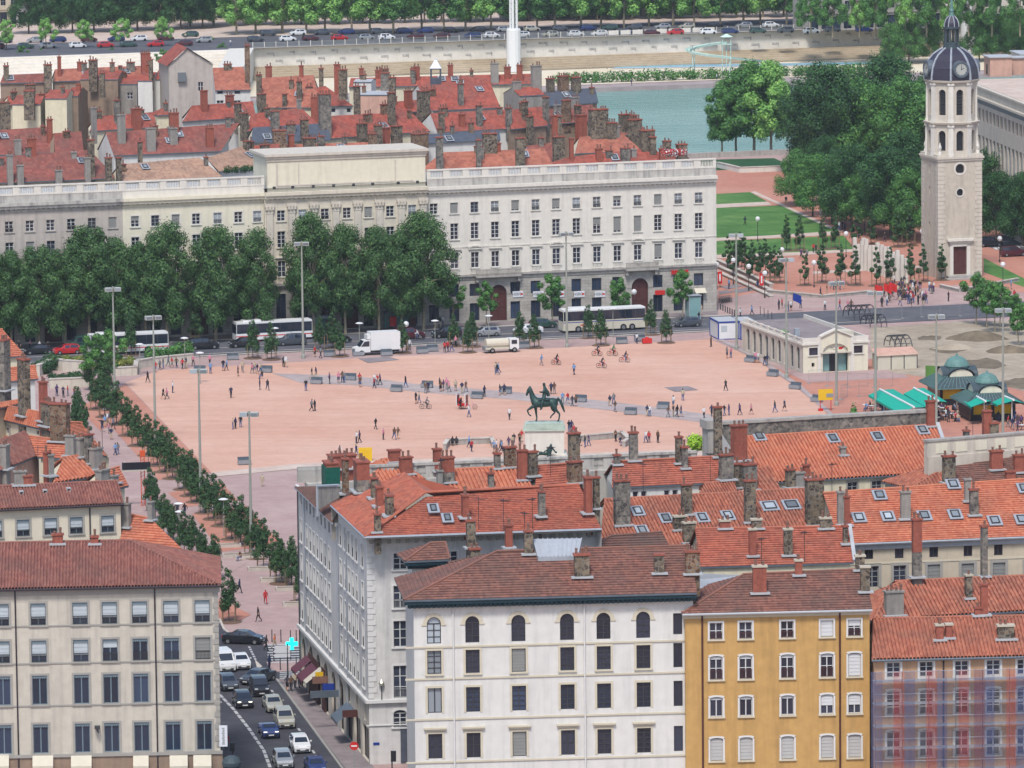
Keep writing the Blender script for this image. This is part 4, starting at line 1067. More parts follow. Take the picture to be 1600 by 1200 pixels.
def pool_mast(u, v, label):
 p = gp(u, v, -4.6); r = thing('pool_mast', label, 'mast', p, 0, 'white masts of the pool')
 m = MB(); m.lathe([(1.75, 0), (1.75, 10.2), (1.6, 10.6), (0, 10.6)], 14); m.build('drum', ['white_paint'], r)
 for k in range(3): a = k * 2.094 + .4; m = MB(); m.tube((.85 * math.cos(a), .85 * math.sin(a), 10.5), (.85 * math.cos(a), .85 * math.sin(a), 32), .33, n=8); m.build('post', ['white_paint'], r)
 m = MB()
 for k in range(16):
  for q in range(3): a, b = q * 2.094 + .4, (q + 1) * 2.094 + .4; m.tube((.85 * math.cos(a), .85 * math.sin(a), 11.5 + k * 1.3), (.85 * math.cos(b), .85 * math.sin(b), 11.5 + k * 1.3), .07, n=4)
 m.build('rungs', ['zinc_dark'], r)
pool_mast(803, 112, 'white mast on a fat drum standing left of the river view'); pool_mast(1512, 86, 'white mast on a fat drum rising behind the tower lantern')
rm = MB(); rm.box(-1.4, 1.4, -.03, .03, 1.05, 1.12); rm.box(-1.4, 1.4, -.03, .03, .2, .26)
for k in range(14): rm.box(-1.4 + k * .2, -1.37 + k * .2, -.02, .02, .2, 1.05)
rm.box(-1.45, -1.3, -.06, .06, 0, 1.35, 1); rmm = rm.mesh('railing', ['mast_grey', 'stone_white'])
rr = thing('quay_railing', 'long grey railing on top of the far quay wall', 'railing', (0, 0, 0))
p0 = gp(900, vt, 2.2)
x = WX + 1
while x < 150:
 if not (88 < (x - WX) < 0): O('railing_panel', rmm, rr, (x, p0.y + KF * (x - p0.x) + .7, 2.45), math.atan(KF))
 x += 2.9 * ED.x
for k in range(9):
 x = 26 + 9.4 * ED.x * 0 + k * 3.0; m = MB(); m.box(-1.3, 1.3, -.12, -.06, .15, 1.25)
 if k == 0: pmesh = m.mesh('railing_screen', ['stone_white'])
 O('railing_screen', pmesh, rr, (x, p0.y + KF * (x - p0.x) + .7, 2.45), math.atan(KF))
sl_ = thing('water_slide', 'pale green curving water slide above the pool', 'slide', gp(1135, 108, -4.6))
P0 = gp(1135, 108, -4.6)
def slp(u, v, z): q = gp(u, v, z); return q - P0
path = [slp(1135, 68, 3.4), slp(1110, 71, 3.0), slp(1085, 76, 2.4), slp(1074, 80, 2.0), slp(1082, 84, 1.4), slp(1105, 88, .8), slp(1140, 92, .1), slp(1175, 96, -.9), slp(1200, 99, -1.9), slp(1214, 104, -3.0)]
m = MB()
for a, b in zip(path, path[1:]):
 d = (b - a); s_ = Vector((-d.y, d.x, 0)).normalized() * .65
 if s_.length < .1: s_ = Vector((.65, 0, 0))
 up = Vector((0, 0, .55))
 m.face([a - s_, b - s_, b + s_, a + s_]); m.face([a - s_, b - s_, b - s_ * 1.2 + up, a - s_ * 1.2 + up]); m.face([a + s_, b + s_, b + s_ * 1.2 + up, a + s_ * 1.2 + up])
paint('slide_green', S(204, 228, 216), var=.06); m.build('chute', ['slide_green'], sl_)
m = MB()
for q in path[::2]: m.tube((q.x, q.y, 0), q, .14, n=6)
for dx in (-1, 1):
 for dy in (-1, 1): m.tube(path[0] + Vector((dx, dy, 1)), (path[0].x + dx, path[0].y + dy, 0), .1, n=5)
m.box(path[0].x - 1.2, path[0].x + 1.2, path[0].y - 1.2, path[0].y + 1.2, path[0].z - .2, path[0].z); m.lathe([(1.6, path[0].z + 1.6), (.1, path[0].z + 2.4)], 6, (path[0].x, path[0].y, 0)); m.build('slide_tower', ['slide_green'], sl_)
# ================================================================== ROOFS OF THE OLD QUARTER BETWEEN THE SQUARE AND THE RIVER
FARH = []
def fr(label, el, er, rl, rr, ze=20.5, zr=None, roof='tile_far', wall='plaster_beige', hip=(0, 0), name='old_house'):
 h = gable(name, label, el, er, rl, rr, ze, zr, roof=roof, wall=wall, style='plain', hip=hip, group='old houses between the square and the river')
 FARH.append((h, [el, er, rr, rl])); return h
def box_house(label, u0, u1, vt, zt, dep, wall, roof='tile_far', vt1=None, lean=1.2, wins=()):
 """tall house showing a bare party wall: single-pitch roof rising to the back"""
 a, b = gp(u0, vt, zt), gp(u1, vt if vt1 is None else vt1, zt)
 ex = (b - a).normalized(); nn = Vector((-ex.y, ex.x, 0)); up = Vector((0, 0, lean))
 h = House('old_house', label, a, b, a + nn * dep * .5 + up, b + nn * dep * .5 + up, wall=wall, roof=roof, style='plain', over=.08, group='old houses between the square and the river')
 for (u, v, wpx, hpx) in wins:
  x, z = h.fx(u, v); h.win(x, z, wpx / 8.2, hpx / 8.2, dict(fr='frame_white', gl='glass', cols=2, rows=2))
 h.finish(inset=(.02, .02)); FARH.append((h, [(u0, vt), (u1, vt), (u1, vt - 8), (u0, vt - 8)])); return h
L_ = [
 ('broad dark red roof just behind the balustrade, leftmost', (-30, 287), (182, 278), (-30, 247), (140, 234), 'tile_far3', 'plaster_beige', (0, 0)),
 ('dark red roof with white dormer strip, second row on the left edge', (-20, 243), (88, 238), (-15, 204), (76, 198), 'tile_far3', 'plaster_white', (0, 0)),
 ('small square of red roof beside the narrow alley, left', (86, 241), (131, 237), (84, 208), (127, 205), 'tile_far3', 'plaster_brown', (0, 0)),
 ('sand-coloured low roof around the glass dome behind the cream front', (190, 284), (348, 276), (186, 257), (312, 246), 'tile_sand', 'plaster_cream', (0, 0)),
 ('sand-tiled roof with skylights over a roof terrace beside the attic block', (342, 268), (416, 258), (322, 247), (388, 225), 'tile_sand', 'plaster_white', (0, 0)),
 ('wide wine-red roof with a curved white gable, middle left', (178, 243), (345, 236), (165, 207), (374, 192), 'tile_far3', 'plaster_white', (0, 0)),
 ('small hipped red roof over a cream lantern room, middle left', (245, 180), (296, 178), (256, 168), (276, 167), 'tile_far', 'plaster_cream', (1, 1)),
 ('red roof beside the hipped lantern room, middle left', (140, 205), (245, 198), (150, 182), (240, 175), 'tile_far', 'plaster_cream', (0, 0)),
 ('bright orange roof over a pale wall with small windows, upper left', (336, 141), (392, 140), (332, 106), (380, 104), 'tile_far2', 'plaster_white', (0, 0)),
 ('orange roof strip in the top row above bare party walls', (84, 127), (236, 122), (86, 108), (234, 102), 'tile_far2', 'plaster_brown', (0, 0)),
 ('dark tiled roof at the upper left edge below the quay steps', (0, 130), (82, 128), (5, 117), (80, 114), 'tile_far3', 'plaster_brown', (0, 0)),
 ('crowded low red roof between chimneys, left edge', (10, 165), (90, 160), (12, 150), (85, 145), 'tile_far', 'plaster_cream', (0, 0)),
 ('red roof right of the small windows wall, upper left', (285, 190), (400, 182), (300, 165), (395, 158), 'tile_far', 'plaster_white', (0, 0)),
 ('large bright red roof with skylights in the top row', (404, 168), (502, 168), (404, 122), (490, 117), 'tile_far2', 'plaster_cream', (0, 0)),
 ('red gabled roof with small square windows below, top row', (488, 166), (552, 165), (470, 142), (508, 134), 'tile_far', 'plaster_white', (0, 0)),
 ('red roof left of the slate band, centre left', (385, 205), (500, 196), (392, 178), (470, 168), 'tile_far', 'plaster_cream', (0, 0)),
 ('dark slate roof band between tall chimneys, centre left', (392, 223), (517, 218), (395, 199), (512, 192), 'slate', 'plaster_cream', (0, 0)),
 ('long red roof in the middle of the old quarter', (517, 216), (672, 205), (516, 181), (642, 175), 'tile_far', 'plaster_cream', (0, 0)),
 ('red canal-tiled roof right behind the attic block', (436, 242), (583, 237), (438, 226), (578, 222), 'tile_far2', 'plaster_beige', (0, 0)),
 ('large wine-red roof with white edges, top row centre', (676, 173), (782, 168), (652, 133), (766, 129), 'tile_far', 'plaster_white', (0, 0)),
 ('red roof with four skylights, centre right', (684, 207), (808, 200), (672, 177), (788, 171), 'tile_far', 'plaster_white', (0, 0)),
 ('slate roof with a round dormer, centre right', (664, 224), (782, 218), (664, 210), (780, 203), 'slate', 'plaster_white', (0, 0)),
 ('red roof close behind the balustrade right of the attic block', (655, 268), (868, 262), (690, 238), (850, 232), 'tile_far2', 'plaster_beige', (0, 0)),
 ('small hipped red roof over a white cube, centre right', (678, 222), (722, 219), (690, 213), (708, 211), 'tile_far2', 'plaster_white', (1, 1)),
 ('red roof in the top row right of the small grey lantern', (545, 136), (835, 131), (548, 122), (830, 115), 'tile_far', 'plaster_cream', (0, 0)),
 ('red roof patch beside the steep grey roofs, right', (798, 202), (856, 196), (800, 171), (848, 166), 'tile_far', 'plaster_brown', (0, 0)),
 ('steep grey gabled roof above the river bank', (815, 168), (935, 160), (822, 146), (930, 137), 'slate', 'plaster_brown', (0, 0)),
 ('brownish roof below the steep grey gables by the river', (850, 195), (935, 188), (848, 172), (925, 163), 'tile_far3', 'plaster_brown', (0, 0)),
 ('hipped red roof in front of the river', (898, 240), (1003, 235), (905, 214), (972, 208), 'tile_far2', 'plaster_cream', (0, 1)),
 ('long low red roof at the right end behind the balustrade', (830, 263), (1042, 254), (890, 245), (1022, 230), 'tile_far', 'plaster_cream', (0, 1)),
 ('dark red roof with a white triangular gable, right', (828, 252), (880, 250), (822, 228), (868, 222), 'tile_far3', 'plaster_white', (0, 0)),
 ('red roof under the tall grey chimney, centre', (600, 178), (680, 172), (604, 160), (660, 155), 'tile_far', 'plaster_rose', (0, 0)),
 ('brown roof jumble at the river edge of the quarter', (930, 215), (1010, 208), (935, 195), (1000, 190), 'tile_far3', 'plaster_brown', (0, 0)),
 ('last roof before the parapet with flower pots, right end', (1000, 253), (1078, 249), (1005, 243), (1070, 239), 'tile_far3', 'plaster_brown', (0, 0)),
 ('red roof behind the sand-tiled terrace roof', (390, 250), (440, 247), (392, 228), (436, 224), 'tile_far', 'plaster_cream', (0, 0)),
]
for t in L_:
 h = fr(*t[:5], roof=t[5], wall=t[6], hip=t[7]);
 if 'small windows, upper' in t[0]:
  for u in (344, 371):
   x, z = h.fx(u, 166); h.win(x, z, 1.3, 1.1, dict(fr='frame_white', gl='glass')); x, z = h.fx(u, 147); h.win(x, z, 1.1, .6, dict(fr='frame_white', gl='glass', cols=1, rows=1))
 if 'square windows' in t[0]:
  for u in (482, 521, 545): x, z = h.fx(u, 176); h.win(x, z, .8, .8, dict(fr='frame_white', gl='glass', cols=1, rows=1))
 h.finish(inset=(.1, .1))
box_house('tall cream blank party wall on the left, below the quay steps', 19, 63, 163, 23, 8, 'plaster_cream')
box_house('cream blank wall with a side of small windows, left', 70, 104, 154, 24, 9, 'plaster_cream', wins=())
box_house('brown house side with a column of small windows, left', 104.5, 122, 150, 24, 9, 'plaster_brown', wins=((109, 160, 8, 9), (109, 181, 8, 10), (109, 204, 9, 9)))
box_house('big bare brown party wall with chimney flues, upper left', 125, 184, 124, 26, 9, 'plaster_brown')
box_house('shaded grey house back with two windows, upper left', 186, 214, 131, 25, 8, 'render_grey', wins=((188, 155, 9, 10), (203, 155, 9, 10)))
box_house('bright white blank party wall, upper left', 215, 238, 126, 26, 8, 'plaster_white')
box_house('bright white wall beside the gabled beige house, upper left', 240, 264, 124, 26, 9, 'plaster_white')
box_house('peach coloured windowless block between chimneys, top centre', 560, 606, 148, 25, 8, 'plaster_rose', roof='lead_flash', lean=.3)
box_house('low white rooftop wall behind chimneys, top centre', 552, 580, 128, 25, 6, 'plaster_white', roof='lead_flash', lean=.3)
box_house('grey rendered party wall at the river side, right', 812, 852, 150, 24, 7, 'render_grey', vt1=148)
a, b = gp(264, 140, 25), gp(333, 138, 25); ex = (b - a).normalized(); nn = Vector((-ex.y, ex.x, 0)); W = (b - a).length
gh = thing('gabled_house', 'beige house with its gable end towards the square, upper left', 'building', (a.x, a.y, 0), math.atan2(ex.y, ex.x), 'old houses between the square and the river')
m = MB(); zt_, zr_ = 29.3, 32.2
wall_holes(m, W, 0, zt_, [(W * .66, W * .78, 24.6, 26.2)], 0, 0, .2); m.face([(0, 0, zt_), (W, 0, zt_), (W * .42, 0, zr_)]); D_ = 11
for q in (((W, 0), (W, D_)), ((W, D_), (0, D_)), ((0, D_), (0, 0))): m.face([(*q[0], 0), (*q[1], 0), (*q[1], zt_), (*q[0], zt_)])
m.build('wall', ['stone_mauve'], gh)
m = MB(); slope(m, [(-.4, D_, zt_ - .1), (-.4, -.4, zt_ - .1), (W * .42, -.4, zr_ + .15), (W * .42, D_, zr_ + .15)], 'plain'); slope(m, [(W + .4, -.4, zt_ - .1), (W + .4, D_, zt_ - .1), (W * .42, D_, zr_ + .15), (W * .42, -.4, zr_ + .15)], 'plain'); m.build('roof', ['tile_far'], gh)
fm, pm = win_mesh(W * .12, 1.6, dict(fr='frame_white', gl='glass')); o = O('window', fm, gh, (W * .72, 0, 24.6)); O('pane', pm, o)
m = MB(); m.box(W * .2, W * .38, -.7, .1, 26.4, 28.0); m.build('dormer_box', ['glass_pale'], gh)
gd = thing('glass_dome', 'shallow grey glass dome among sand-coloured roofs behind the cream front', 'dome', gp(277, 268, 20.9))
m = MB(); m.lathe([(5.2, 0), (5.0, .4), (4.4, .9), (3.2, 1.4), (1.6, 1.7), (0, 1.8)], 20); m.build('shell', ['zinc'], gd, smooth=True)
for k in range(10):
 m = MB(); a = k * math.pi / 5
 q = [(5.2, .02), (5.0, .42), (4.4, .92), (3.2, 1.42), (1.6, 1.72)]
 for (r0, z0), (r1, z1) in zip(q, q[1:]): m.tube((r0 * math.cos(a), r0 * math.sin(a), z0), (r1 * math.cos(a), r1 * math.sin(a), z1), .1, n=4)
 m.build('dome_rib', ['zinc_dark'], gd)
p = gp(681, 127, 24); ln_ = thing('roof_lantern', 'small grey roof lantern with a pointed cap in the top row', 'lantern', p)
m = MB(); m.box(-1, 1, -1, 1, -1, .6)
for dx in (-.85, .85):
 for dy in (-.85, .85): m.box(dx - .15, dx + .15, dy - .15, dy + .15, .6, 2.2)
m.box(-1, 1, -1, 1, 2.2, 2.4); m.build('cage', ['slate'], ln_)
m = MB(); m.lathe([(1.55, 2.4), (.9, 3.1), (.3, 3.9), (0, 4.1)], 4, ph=math.pi / 4); m.build('cap', ['zinc'], ln_)
def inq(p, q):
 s_ = None
 for i in range(4):
  a, b = q[i], q[(i + 1) % 4]; c = (b[0] - a[0]) * (p[1] - a[1]) - (b[1] - a[1]) * (p[0] - a[0])
  if s_ is None: s_ = c > 0
  elif (c > 0) != s_: return False
 return True
CH = [(8, 163, 198, 16, 'stone'), (66, 150, 192, 8, 'stone'), (48, 135, 160, 14, 'stone'), (50, 220, 243, 13, 'brick'), (78, 190, 222, 8, 'brick'), (147, 172, 206, 7, 'grey'), (190, 183, 222, 12, 'grey'), (183, 160, 192, 8, 'rgrey'), (213, 173, 198, 14, 'brick'), (272, 180, 208, 14, 'brick'), (319, 145, 173, 10, 'brick'), (236, 204, 234, 14, 'grey'), (271, 204, 224, 12, 'grey'), (328, 203, 228, 12, 'brick'), (143, 222, 276, 10, 'stone'), (170, 250, 283, 10, 'stone'), (186, 250, 284, 8, 'stone'), (146, 97, 126, 13, 'stone'), (160, 117, 135, 8, 'stone'), (228, 86, 122, 14, 'brick'), (236, 96, 124, 6, 'stone'), (387, 74, 128, 8, 'brown'), (372, 165, 192, 10, 'stone'), (382, 180, 202, 12, 'stone'), (75, 104, 128, 12, 'stone'), (10, 106, 125, 8, 'stone'), (93, 92, 118, 5, 'brick'), (124, 100, 110, 6, 'brick'), (28, 222, 240, 10, 'grey'), (16, 246, 285, 9, 'grey'), (32, 262, 287, 10, 'grey'), (137, 250, 278, 9, 'grey'), (92, 270, 285, 10, 'grey'), (219, 225, 244, 6, 'stone'), (268, 112, 140, 11, 'rgrey'), (300, 112, 145, 6, 'rgrey'), (46, 145, 170, 16, 'stone'),
 (508, 150, 200, 18, 'rgrey'), (492, 155, 182, 12, 'brick'), (430, 177, 205, 13, 'rgrey'), (476, 190, 222, 12, 'stone'), (437, 207, 240, 20, 'brown'), (484, 219, 243, 19, 'stone'), (455, 214, 236, 9, 'brick'), (662, 145, 193, 18, 'stone'), (612, 148, 194, 11, 'stone'), (558, 138, 175, 9, 'stone'), (613, 124, 146, 11, 'stone'), (638, 145, 168, 12, 'brick'), (591, 199, 236, 12, 'stone'), (604, 203, 226, 10, 'brick'), (582, 212, 237, 12, 'brown'), (566, 196, 222, 15, 'stone'), (620, 200, 224, 16, 'stone'), (687, 218, 264, 11, 'rgrey'), (748, 222, 262, 7, 'rgrey'), (749, 168, 196, 9, 'rgrey'), (720, 134, 163, 8, 'rgrey'), (773, 102, 128, 12, 'grey'), (536, 112, 138, 13, 'stone'), (527, 104, 130, 9, 'brick'), (565, 110, 133, 7, 'brick'), (602, 117, 136, 13, 'rgrey'), (468, 130, 158, 8, 'stone'), (445, 150, 165, 7, 'stone'), (420, 107, 120, 10, 'brick'), (471, 106, 119, 6, 'brick'), (502, 110, 126, 7, 'stone'), (651, 108, 124, 10, 'brick'), (704, 105, 120, 8, 'brick'), (646, 112, 130, 6, 'rgrey'), (722, 182, 197, 9, 'brick'), (656, 212, 240, 24, 'brown'), (690, 180, 205, 8, 'stone'), (765, 212, 236, 22, 'stone'), (795, 172, 200, 9, 'rgrey'), (544, 240, 222, 0, ''), (405, 120, 150, 8, 'stone'), (409, 150, 170, 12, 'stone'),
 (935, 174, 213, 28, 'stone'), (908, 183, 206, 16, 'brick'), (868, 184, 216, 11, 'brick'), (874, 185, 216, 6, 'stone'), (873, 217, 262, 17, 'stone'), (813, 219, 262, 14, 'stone'), (893, 220, 250, 6, 'brick'), (853, 155, 186, 9, 'rgrey'), (885, 160, 188, 13, 'brown'), (1011, 207, 232, 22, 'stone'), (992, 190, 214, 20, 'stone'), (975, 182, 204, 15, 'stone'), (1065, 229, 252, 16, 'stone'), (1035, 236, 252, 10, 'brick'), (977, 235, 250, 14, 'rgrey'), (838, 106, 135, 15, 'grey'), (860, 126, 142, 12, 'stone'), (900, 124, 142, 14, 'stone'), (880, 122, 140, 16, 'brown'), (828, 185, 205, 10, 'stone'), (820, 162, 186, 8, 'stone'), (903, 168, 190, 10, 'stone'), (955, 195, 215, 16, 'stone'), (1042, 224, 243, 12, 'stone'), (1020, 218, 240, 10, 'stone'), (936, 236, 250, 10, 'brick'), (812, 105, 125, 9, 'brick'), (793, 108, 122, 10, 'brick')]
for u, vt_, vb_, w_, kd in CH:
 if not w_: continue
 best = None
 for h, q in FARH:
  if inq((u, vb_), q): best = h; break
 if best is None: best = min(FARH, key=lambda t: abs(sum(c[0] for c in t[1]) / 4 - u) + 1.5 * abs(sum(c[1] for c in t[1]) / 4 - vb_))[0]
 P, n = best.planeF; bs = ppl(u, vb_, P, n)
 if not (12 < bs.z < 34): bs = gp(u, vb_, 22)
 k = sc_at(bs); put_chimney(best, bs, w_ / k, min(1.6, max(.7, w_ / k * .6)), (vb_ - vt_) / k + .3, kd)
rc = random.Random(21)
for h, q in FARH:
 e = h.pts; Lr = (e['RR'] - e['RL']).length
 for k in range(max(1, int(Lr / 5.0))):
  t = rc.random(); s_ = rc.uniform(.0, .45)
  P = e['RL'].lerp(e['RR'], t).lerp(e['EL'].lerp(e['ER'], t), s_)
  put_chimney(h, P, rc.choice([.6, .8, 1.1, 1.5]), rc.uniform(.5, .7), rc.uniform(.8, 1.7), rc.choice(['brick', 'stone', 'stone', 'rgrey', 'grey', 'brown']))
 for k in range(int(Lr / 9)):
  t = rc.uniform(.15, .85); P = e['EL'].lerp(e['ER'], t).lerp(e['RL'].lerp(e['RR'], t), rc.uniform(.3, .75)); u, v = px(P); h.skylight(u, v, 8)
# ================================================================== NEAR BUILDINGS
NEAR = []
def nh(label, el, er, rl, rr, ze, pitch=.5, roof='tile_red', style='flat', wall='plaster_beige', hip=(0, 0), over=.3, name='town_house', zr=None, fin=True, sp=None, gutter=None, quad=None):
 h = gable(name, label, el, er, rl, rr, ze, zr, pitch=pitch, roof=roof, style=style, wall=wall, hip=hip, over=over, group='town houses around the square', sp=sp, gutter=gutter) if zr is None else gable(name, label, el, er, rl, rr, ze, zr, roof=roof, style=style, wall=wall, hip=hip, over=over, group='town houses around the square', sp=sp, gutter=gutter)
 NEAR.append((h, quad or [el, er, rr, rl]))
 if fin: h.finish()
 return h
def pxw(h, u, v0, v1, wpx, kind):
 """window at picture column u between rows v0 (head) and v1 (sill)"""
 x, z1 = h.fx(u, v0); _, z0 = h.fx(u, v1); k = sc_at(h.T @ Vector((x, 0, z0)))
 h.win(x, z0, round(wpx / k, 2), round((z1 - z0) * 20) / 20, kind)
# ---- big plain house at lower left
L1 = nh('large plain beige house at lower left with blue window blinds', (-60, 922), (345, 914), (-60, 850), (203, 845), 19.6, .42, 'tile_left', 'canal', 'plaster_left', (0, 1), .55, fin=False, gutter='pipe_dark', name='corner_house')
rr_ = random.Random(9)
BLU = dict(fr='frame_blue', gl='glass_blue', sur='trim_grey', sill='trim_grey', sw=.2, lamb='frame_blue')
cols = [2, 59.5, 125, 171, 218, 267, 316]
for i, u in enumerate(cols):
 off = lambda v: u + (v - 955) * .028
 x = L1.fx(u, 955)[0]
 for r, (va, vb) in enumerate(((938, 972), (995, 1030), (1050, 1096), (1126, 1172))):
  _, z1 = L1.fx(off(va), va - (316 - u) * -.0); _, z0 = L1.fx(off(vb), vb)
  zr0 = [L1.fx(316, q)[1] for q in (va, vb)]; z1, z0 = zr0
  k = dict(BLU)
  if r == 0 or (r == 1 and i in (0, 1, 2)): k.update(blind=.72, bl='blind_pale', rail='frame_dark', rows=1)
  elif r == 1 and i == 3: k.update(blind=.4, bl='blind_pale', rail='frame_dark', rows=1)
  elif r == 1 and i == 6: k.update(blind=1, bl='blind_grey', rail='frame_dark', rows=1, lamb=None)
  elif r == 1: k.update(rail='frame_dark', rows=1)
  else: k.update(rows=1)
  L1.win(x, z0, 1.42, round(z1 - z0, 1), k)
zs_ = [L1.fx(316, v)[1] for v in (971.5, 1030, 1096, 1174)]
for z in zs_[:3]: L1.bar('string_course', z - .16, z - .02, .07, 'trim_grey')
L1.bar('string_course', zs_[3] - .25, zs_[3] + .05, .2, 'trim_grey'); L1.bar('ground_floor', .05, zs_[3] - .25, .06, 'plaster_brown')
L1.bar('fascia', L1.zt - .75, L1.zt - .2, .12, 'trim_grey')
for u in (24, 242): L1.pipe(L1.fx(u, 955)[0], .2, L1.zt - .3, 'pipe_dark')
for u, w in ((2, 24), (67, 32), (127, 32), (220, 24), (279, 28), (316, 28)):
 x, z = L1.fx(u, 1178); w_ = w / 16.5; m = MB(); y = L1.over
 m.face([(x - w_ / 2, y - 1.1, z - .95), (x + w_ / 2, y - 1.1, z - .95), (x + w_ / 2, y - .07, z), (x - w_ / 2, y - .07, z)]); m.face([(x - w_ / 2, y - 1.1, z - 1.2), (x + w_ / 2, y - 1.1, z - 1.2), (x + w_ / 2, y - 1.1, z - .95), (x - w_ / 2, y - 1.1, z - .95)])
 m.build('shop_awning', ['awning_cream'], L1.root)
for k in range(26):
 m = MB(); w_ = .5 if k % 2 else .36; m.box(L1.W - .3 - w_, L1.W - .26, L1.over - .06, L1.over + .4, 4 + k * .58, 4.5 + k * .58)
 m.build('quoin', ['trim_grey'], L1.root)
L1.finish(inset=(.3, .3))
m = MB(); x, z = L1.fx(152, 1135); m.box(x - .25, x + .25, L1.over - .8, L1.over - .02, z - .1, z + .1); m.tube((x, L1.over - .7, z - .1), (x + .1, L1.over - .7, z - .5), .12, .05); m.build('wall_lamp', ['frame_dark'], L1.root)
sg = tag(MB().build('tmp', ['sign_white']), 'narrow white vertical shop sign on the corner of the beige house', 'sign');
me_ = MB(); p = gp(349, 1150, 5.5); me_.box(-.38, .38, -.06, .06, -1.0, 1.0); bpy.data.meshes.remove(sg.data) if False else None
sg.data = me_.mesh('vertical_sign', ['sign_white']); sg.name = 'vertical_sign'; sg.location = p
me_ = MB(); [me_.box(-.13 + .03 * (k % 3), .13 - .02 * (k % 2), -.075, -.062, -.8 + k * .165, -.69 + k * .165) for k in range(10)]; me_.build('lettering', ['frame_grey'], sg)
L2 = nh('cream house with a ribbed brown roof behind the large beige house', (-60, 799), (194, 787), (-60, 763), (184, 752), 21, .5, 'tile_left', 'canal', 'plaster_left2', (0, 0), .45, fin=False, gutter='pipe_dark')
for u, va in ((-7, 814), (36, 812), (79, 809.5), (119, 808), (168, 805.5)): pxw(L2, u, va, va + 26, 20, dict(BLU, blind=.7, bl='blind_pale', rail='frame_dark', rows=1))
L2.pipe(L2.fx(140, 800)[0], .2, L2.zt - .3, 'pipe_dark'); L2.finish()
for u, v in ((33, 771), (70, 769), (107, 766)):
 P, n = L2.planeF; b = L2.Ti @ ppl(u, v, P, n); m = MB(); m.box(b.x - .22, b.x + .22, b.y - .3, b.y + .5, b.z - .2, b.z + .28); m.box(b.x - .15, b.x + .15, b.y - .31, b.y - .3, b.z - .05, b.z + .2, 1); m.build('roof_vent', ['lead_flash', 'iron_black'], L2.root)
nh('bright orange roof sloping to the street behind the beige house', (186, 850), (284, 857), (196, 803), (236, 811), 17, .5, 'tile_orange', 'flat', 'plaster_cream')
nh('orange ribbed roof between grey chimneys, left edge cluster', (82, 755), (152, 744), (98, 716), (128, 711), 19.5, .5, 'tile_orange', 'canal', 'plaster_cream', sp=.5)
nh('wine-red metal-ribbed roof above a pink wall, left edge', (-40, 752), (66, 709), (-44, 706), (38, 675), 18.5, .5, 'tile_left', 'canal', 'plaster_rose', sp=.6)
nh('orange roof wedge behind the pink wall, left', (58, 714), (114, 717), (46, 682), (108, 690), 18.5, .5, 'tile_orange', 'flat', 'plaster_cream')
H7 = nh('cream gabled wall with one square window under an orange roof, left edge', (-20, 650), (90, 676), (-24, 628), (64, 645), 19, .5, 'tile_orange', 'canal', 'plaster_left2', fin=False, sp=.5)
pxw(H7, 12, 668, 678, 12, dict(fr='frame_white', gl='glass_blue', sur='trim_grey', sw=.3)); pxw(H7, 59, 673, 679, 7, dict(fr='frame_dark', gl='glass', cols=1, rows=1)); H7.finish()
nh('orange roof with two white skylight strips beside the avenue, left', (104, 692), (168, 713), (106, 660), (128, 661), 19, .5, 'tile_orange', 'flat', 'plaster_cream')
nh('steep orange roof cut by the left picture edge', (-40, 562), (40, 556), (-40, 520), (4, 515), 21, .6, 'tile_orange', 'flat', 'plaster_cream')
nh('small orange canal-tiled lean-to roof at the left edge', (-20, 643), (40, 629), (-20, 634), (38, 624), 20.5, .4, 'tile_orange', 'canal', 'plaster_beige', sp=.45)
nh('pale roof terrace house beside the orange crane, left', (150, 770), (201, 759), (148, 740), (186, 730), 19, .5, 'tile_orange', 'flat', 'plaster_cream')
nh('low orange roof behind the tall rubble chimneys, left edge', (-30, 600), (60, 592), (-30, 580), (55, 572), 19.5, .5, 'tile_orange', 'flat', 'plaster_white')
nh('dark low roof in the left chimney cluster', (-30, 695), (70, 690), (-30, 662), (66, 660), 16.5, .4, 'tile_red', 'flat', 'plaster_cream')
# ---- corner block along the street and the square
P1, P2 = gp(470, 1068), gp(578, 1195); P1.z = P2.z = 0
d = (P2 - P1).normalized(); LN = (P2 - P1).length; rzc = math.atan2(d.y, d.x)
cb = thing('corner_block', 'long white corner block whose side runs along the street towards the square', 'building', P1, rzc)
TC = Matrix.Translation(P1) @ Matrix.Rotation(rzc, 4, 'Z'); TCi = TC.inverted(); nC = Vector((d.y, -d.x, 0))
cx_ = lambda u, v: TCi @ ppl(u, v, P1, nC)
split = (TCi @ gp(520, 816, 21)).x; Z1, Z2 = 20.9, 22.6; ZS = 6.2
hsA, hsB, wl = [], [], []
SW = dict(fr='frame_white', gl='glass', sur='trim_white', sill='trim_white', rail='iron_black', sw=.12, rows=3, yb=.22)
colsA = [cx_(u, v).x for u, v in ((470, 783), (479, 793), (484.5, 798), (490, 803), (495.7, 808.5), (501.7, 814.5), (507.7, 822), (514, 829))]
colsB = [cx_(u, v).x for u, v in ((532, 832), (539, 840), (545, 846), (551, 852), (557, 856), (566, 862))]
for x in colsA:
 for z, h in ((19.0, 1.1), (15.2, 2.3), (11.2, 2.6), (7.1, 2.7)): hsA.append((x - .55, x + .55, z, z + h)); wl.append((x, z, 1.1, h, dict(SW) if h > 1.2 else dict(fr='frame_dark', gl='glass', cols=1, rows=1)))
for x in colsB:
 for z, h in ((18.9, 2.2), (15.0, 2.4), (11.1, 2.6), (7.1, 2.7)): hsB.append((x - split - .55, x - split + .55, z, z + h)); wl.append((x, z, 1.1, h, dict(SW)))
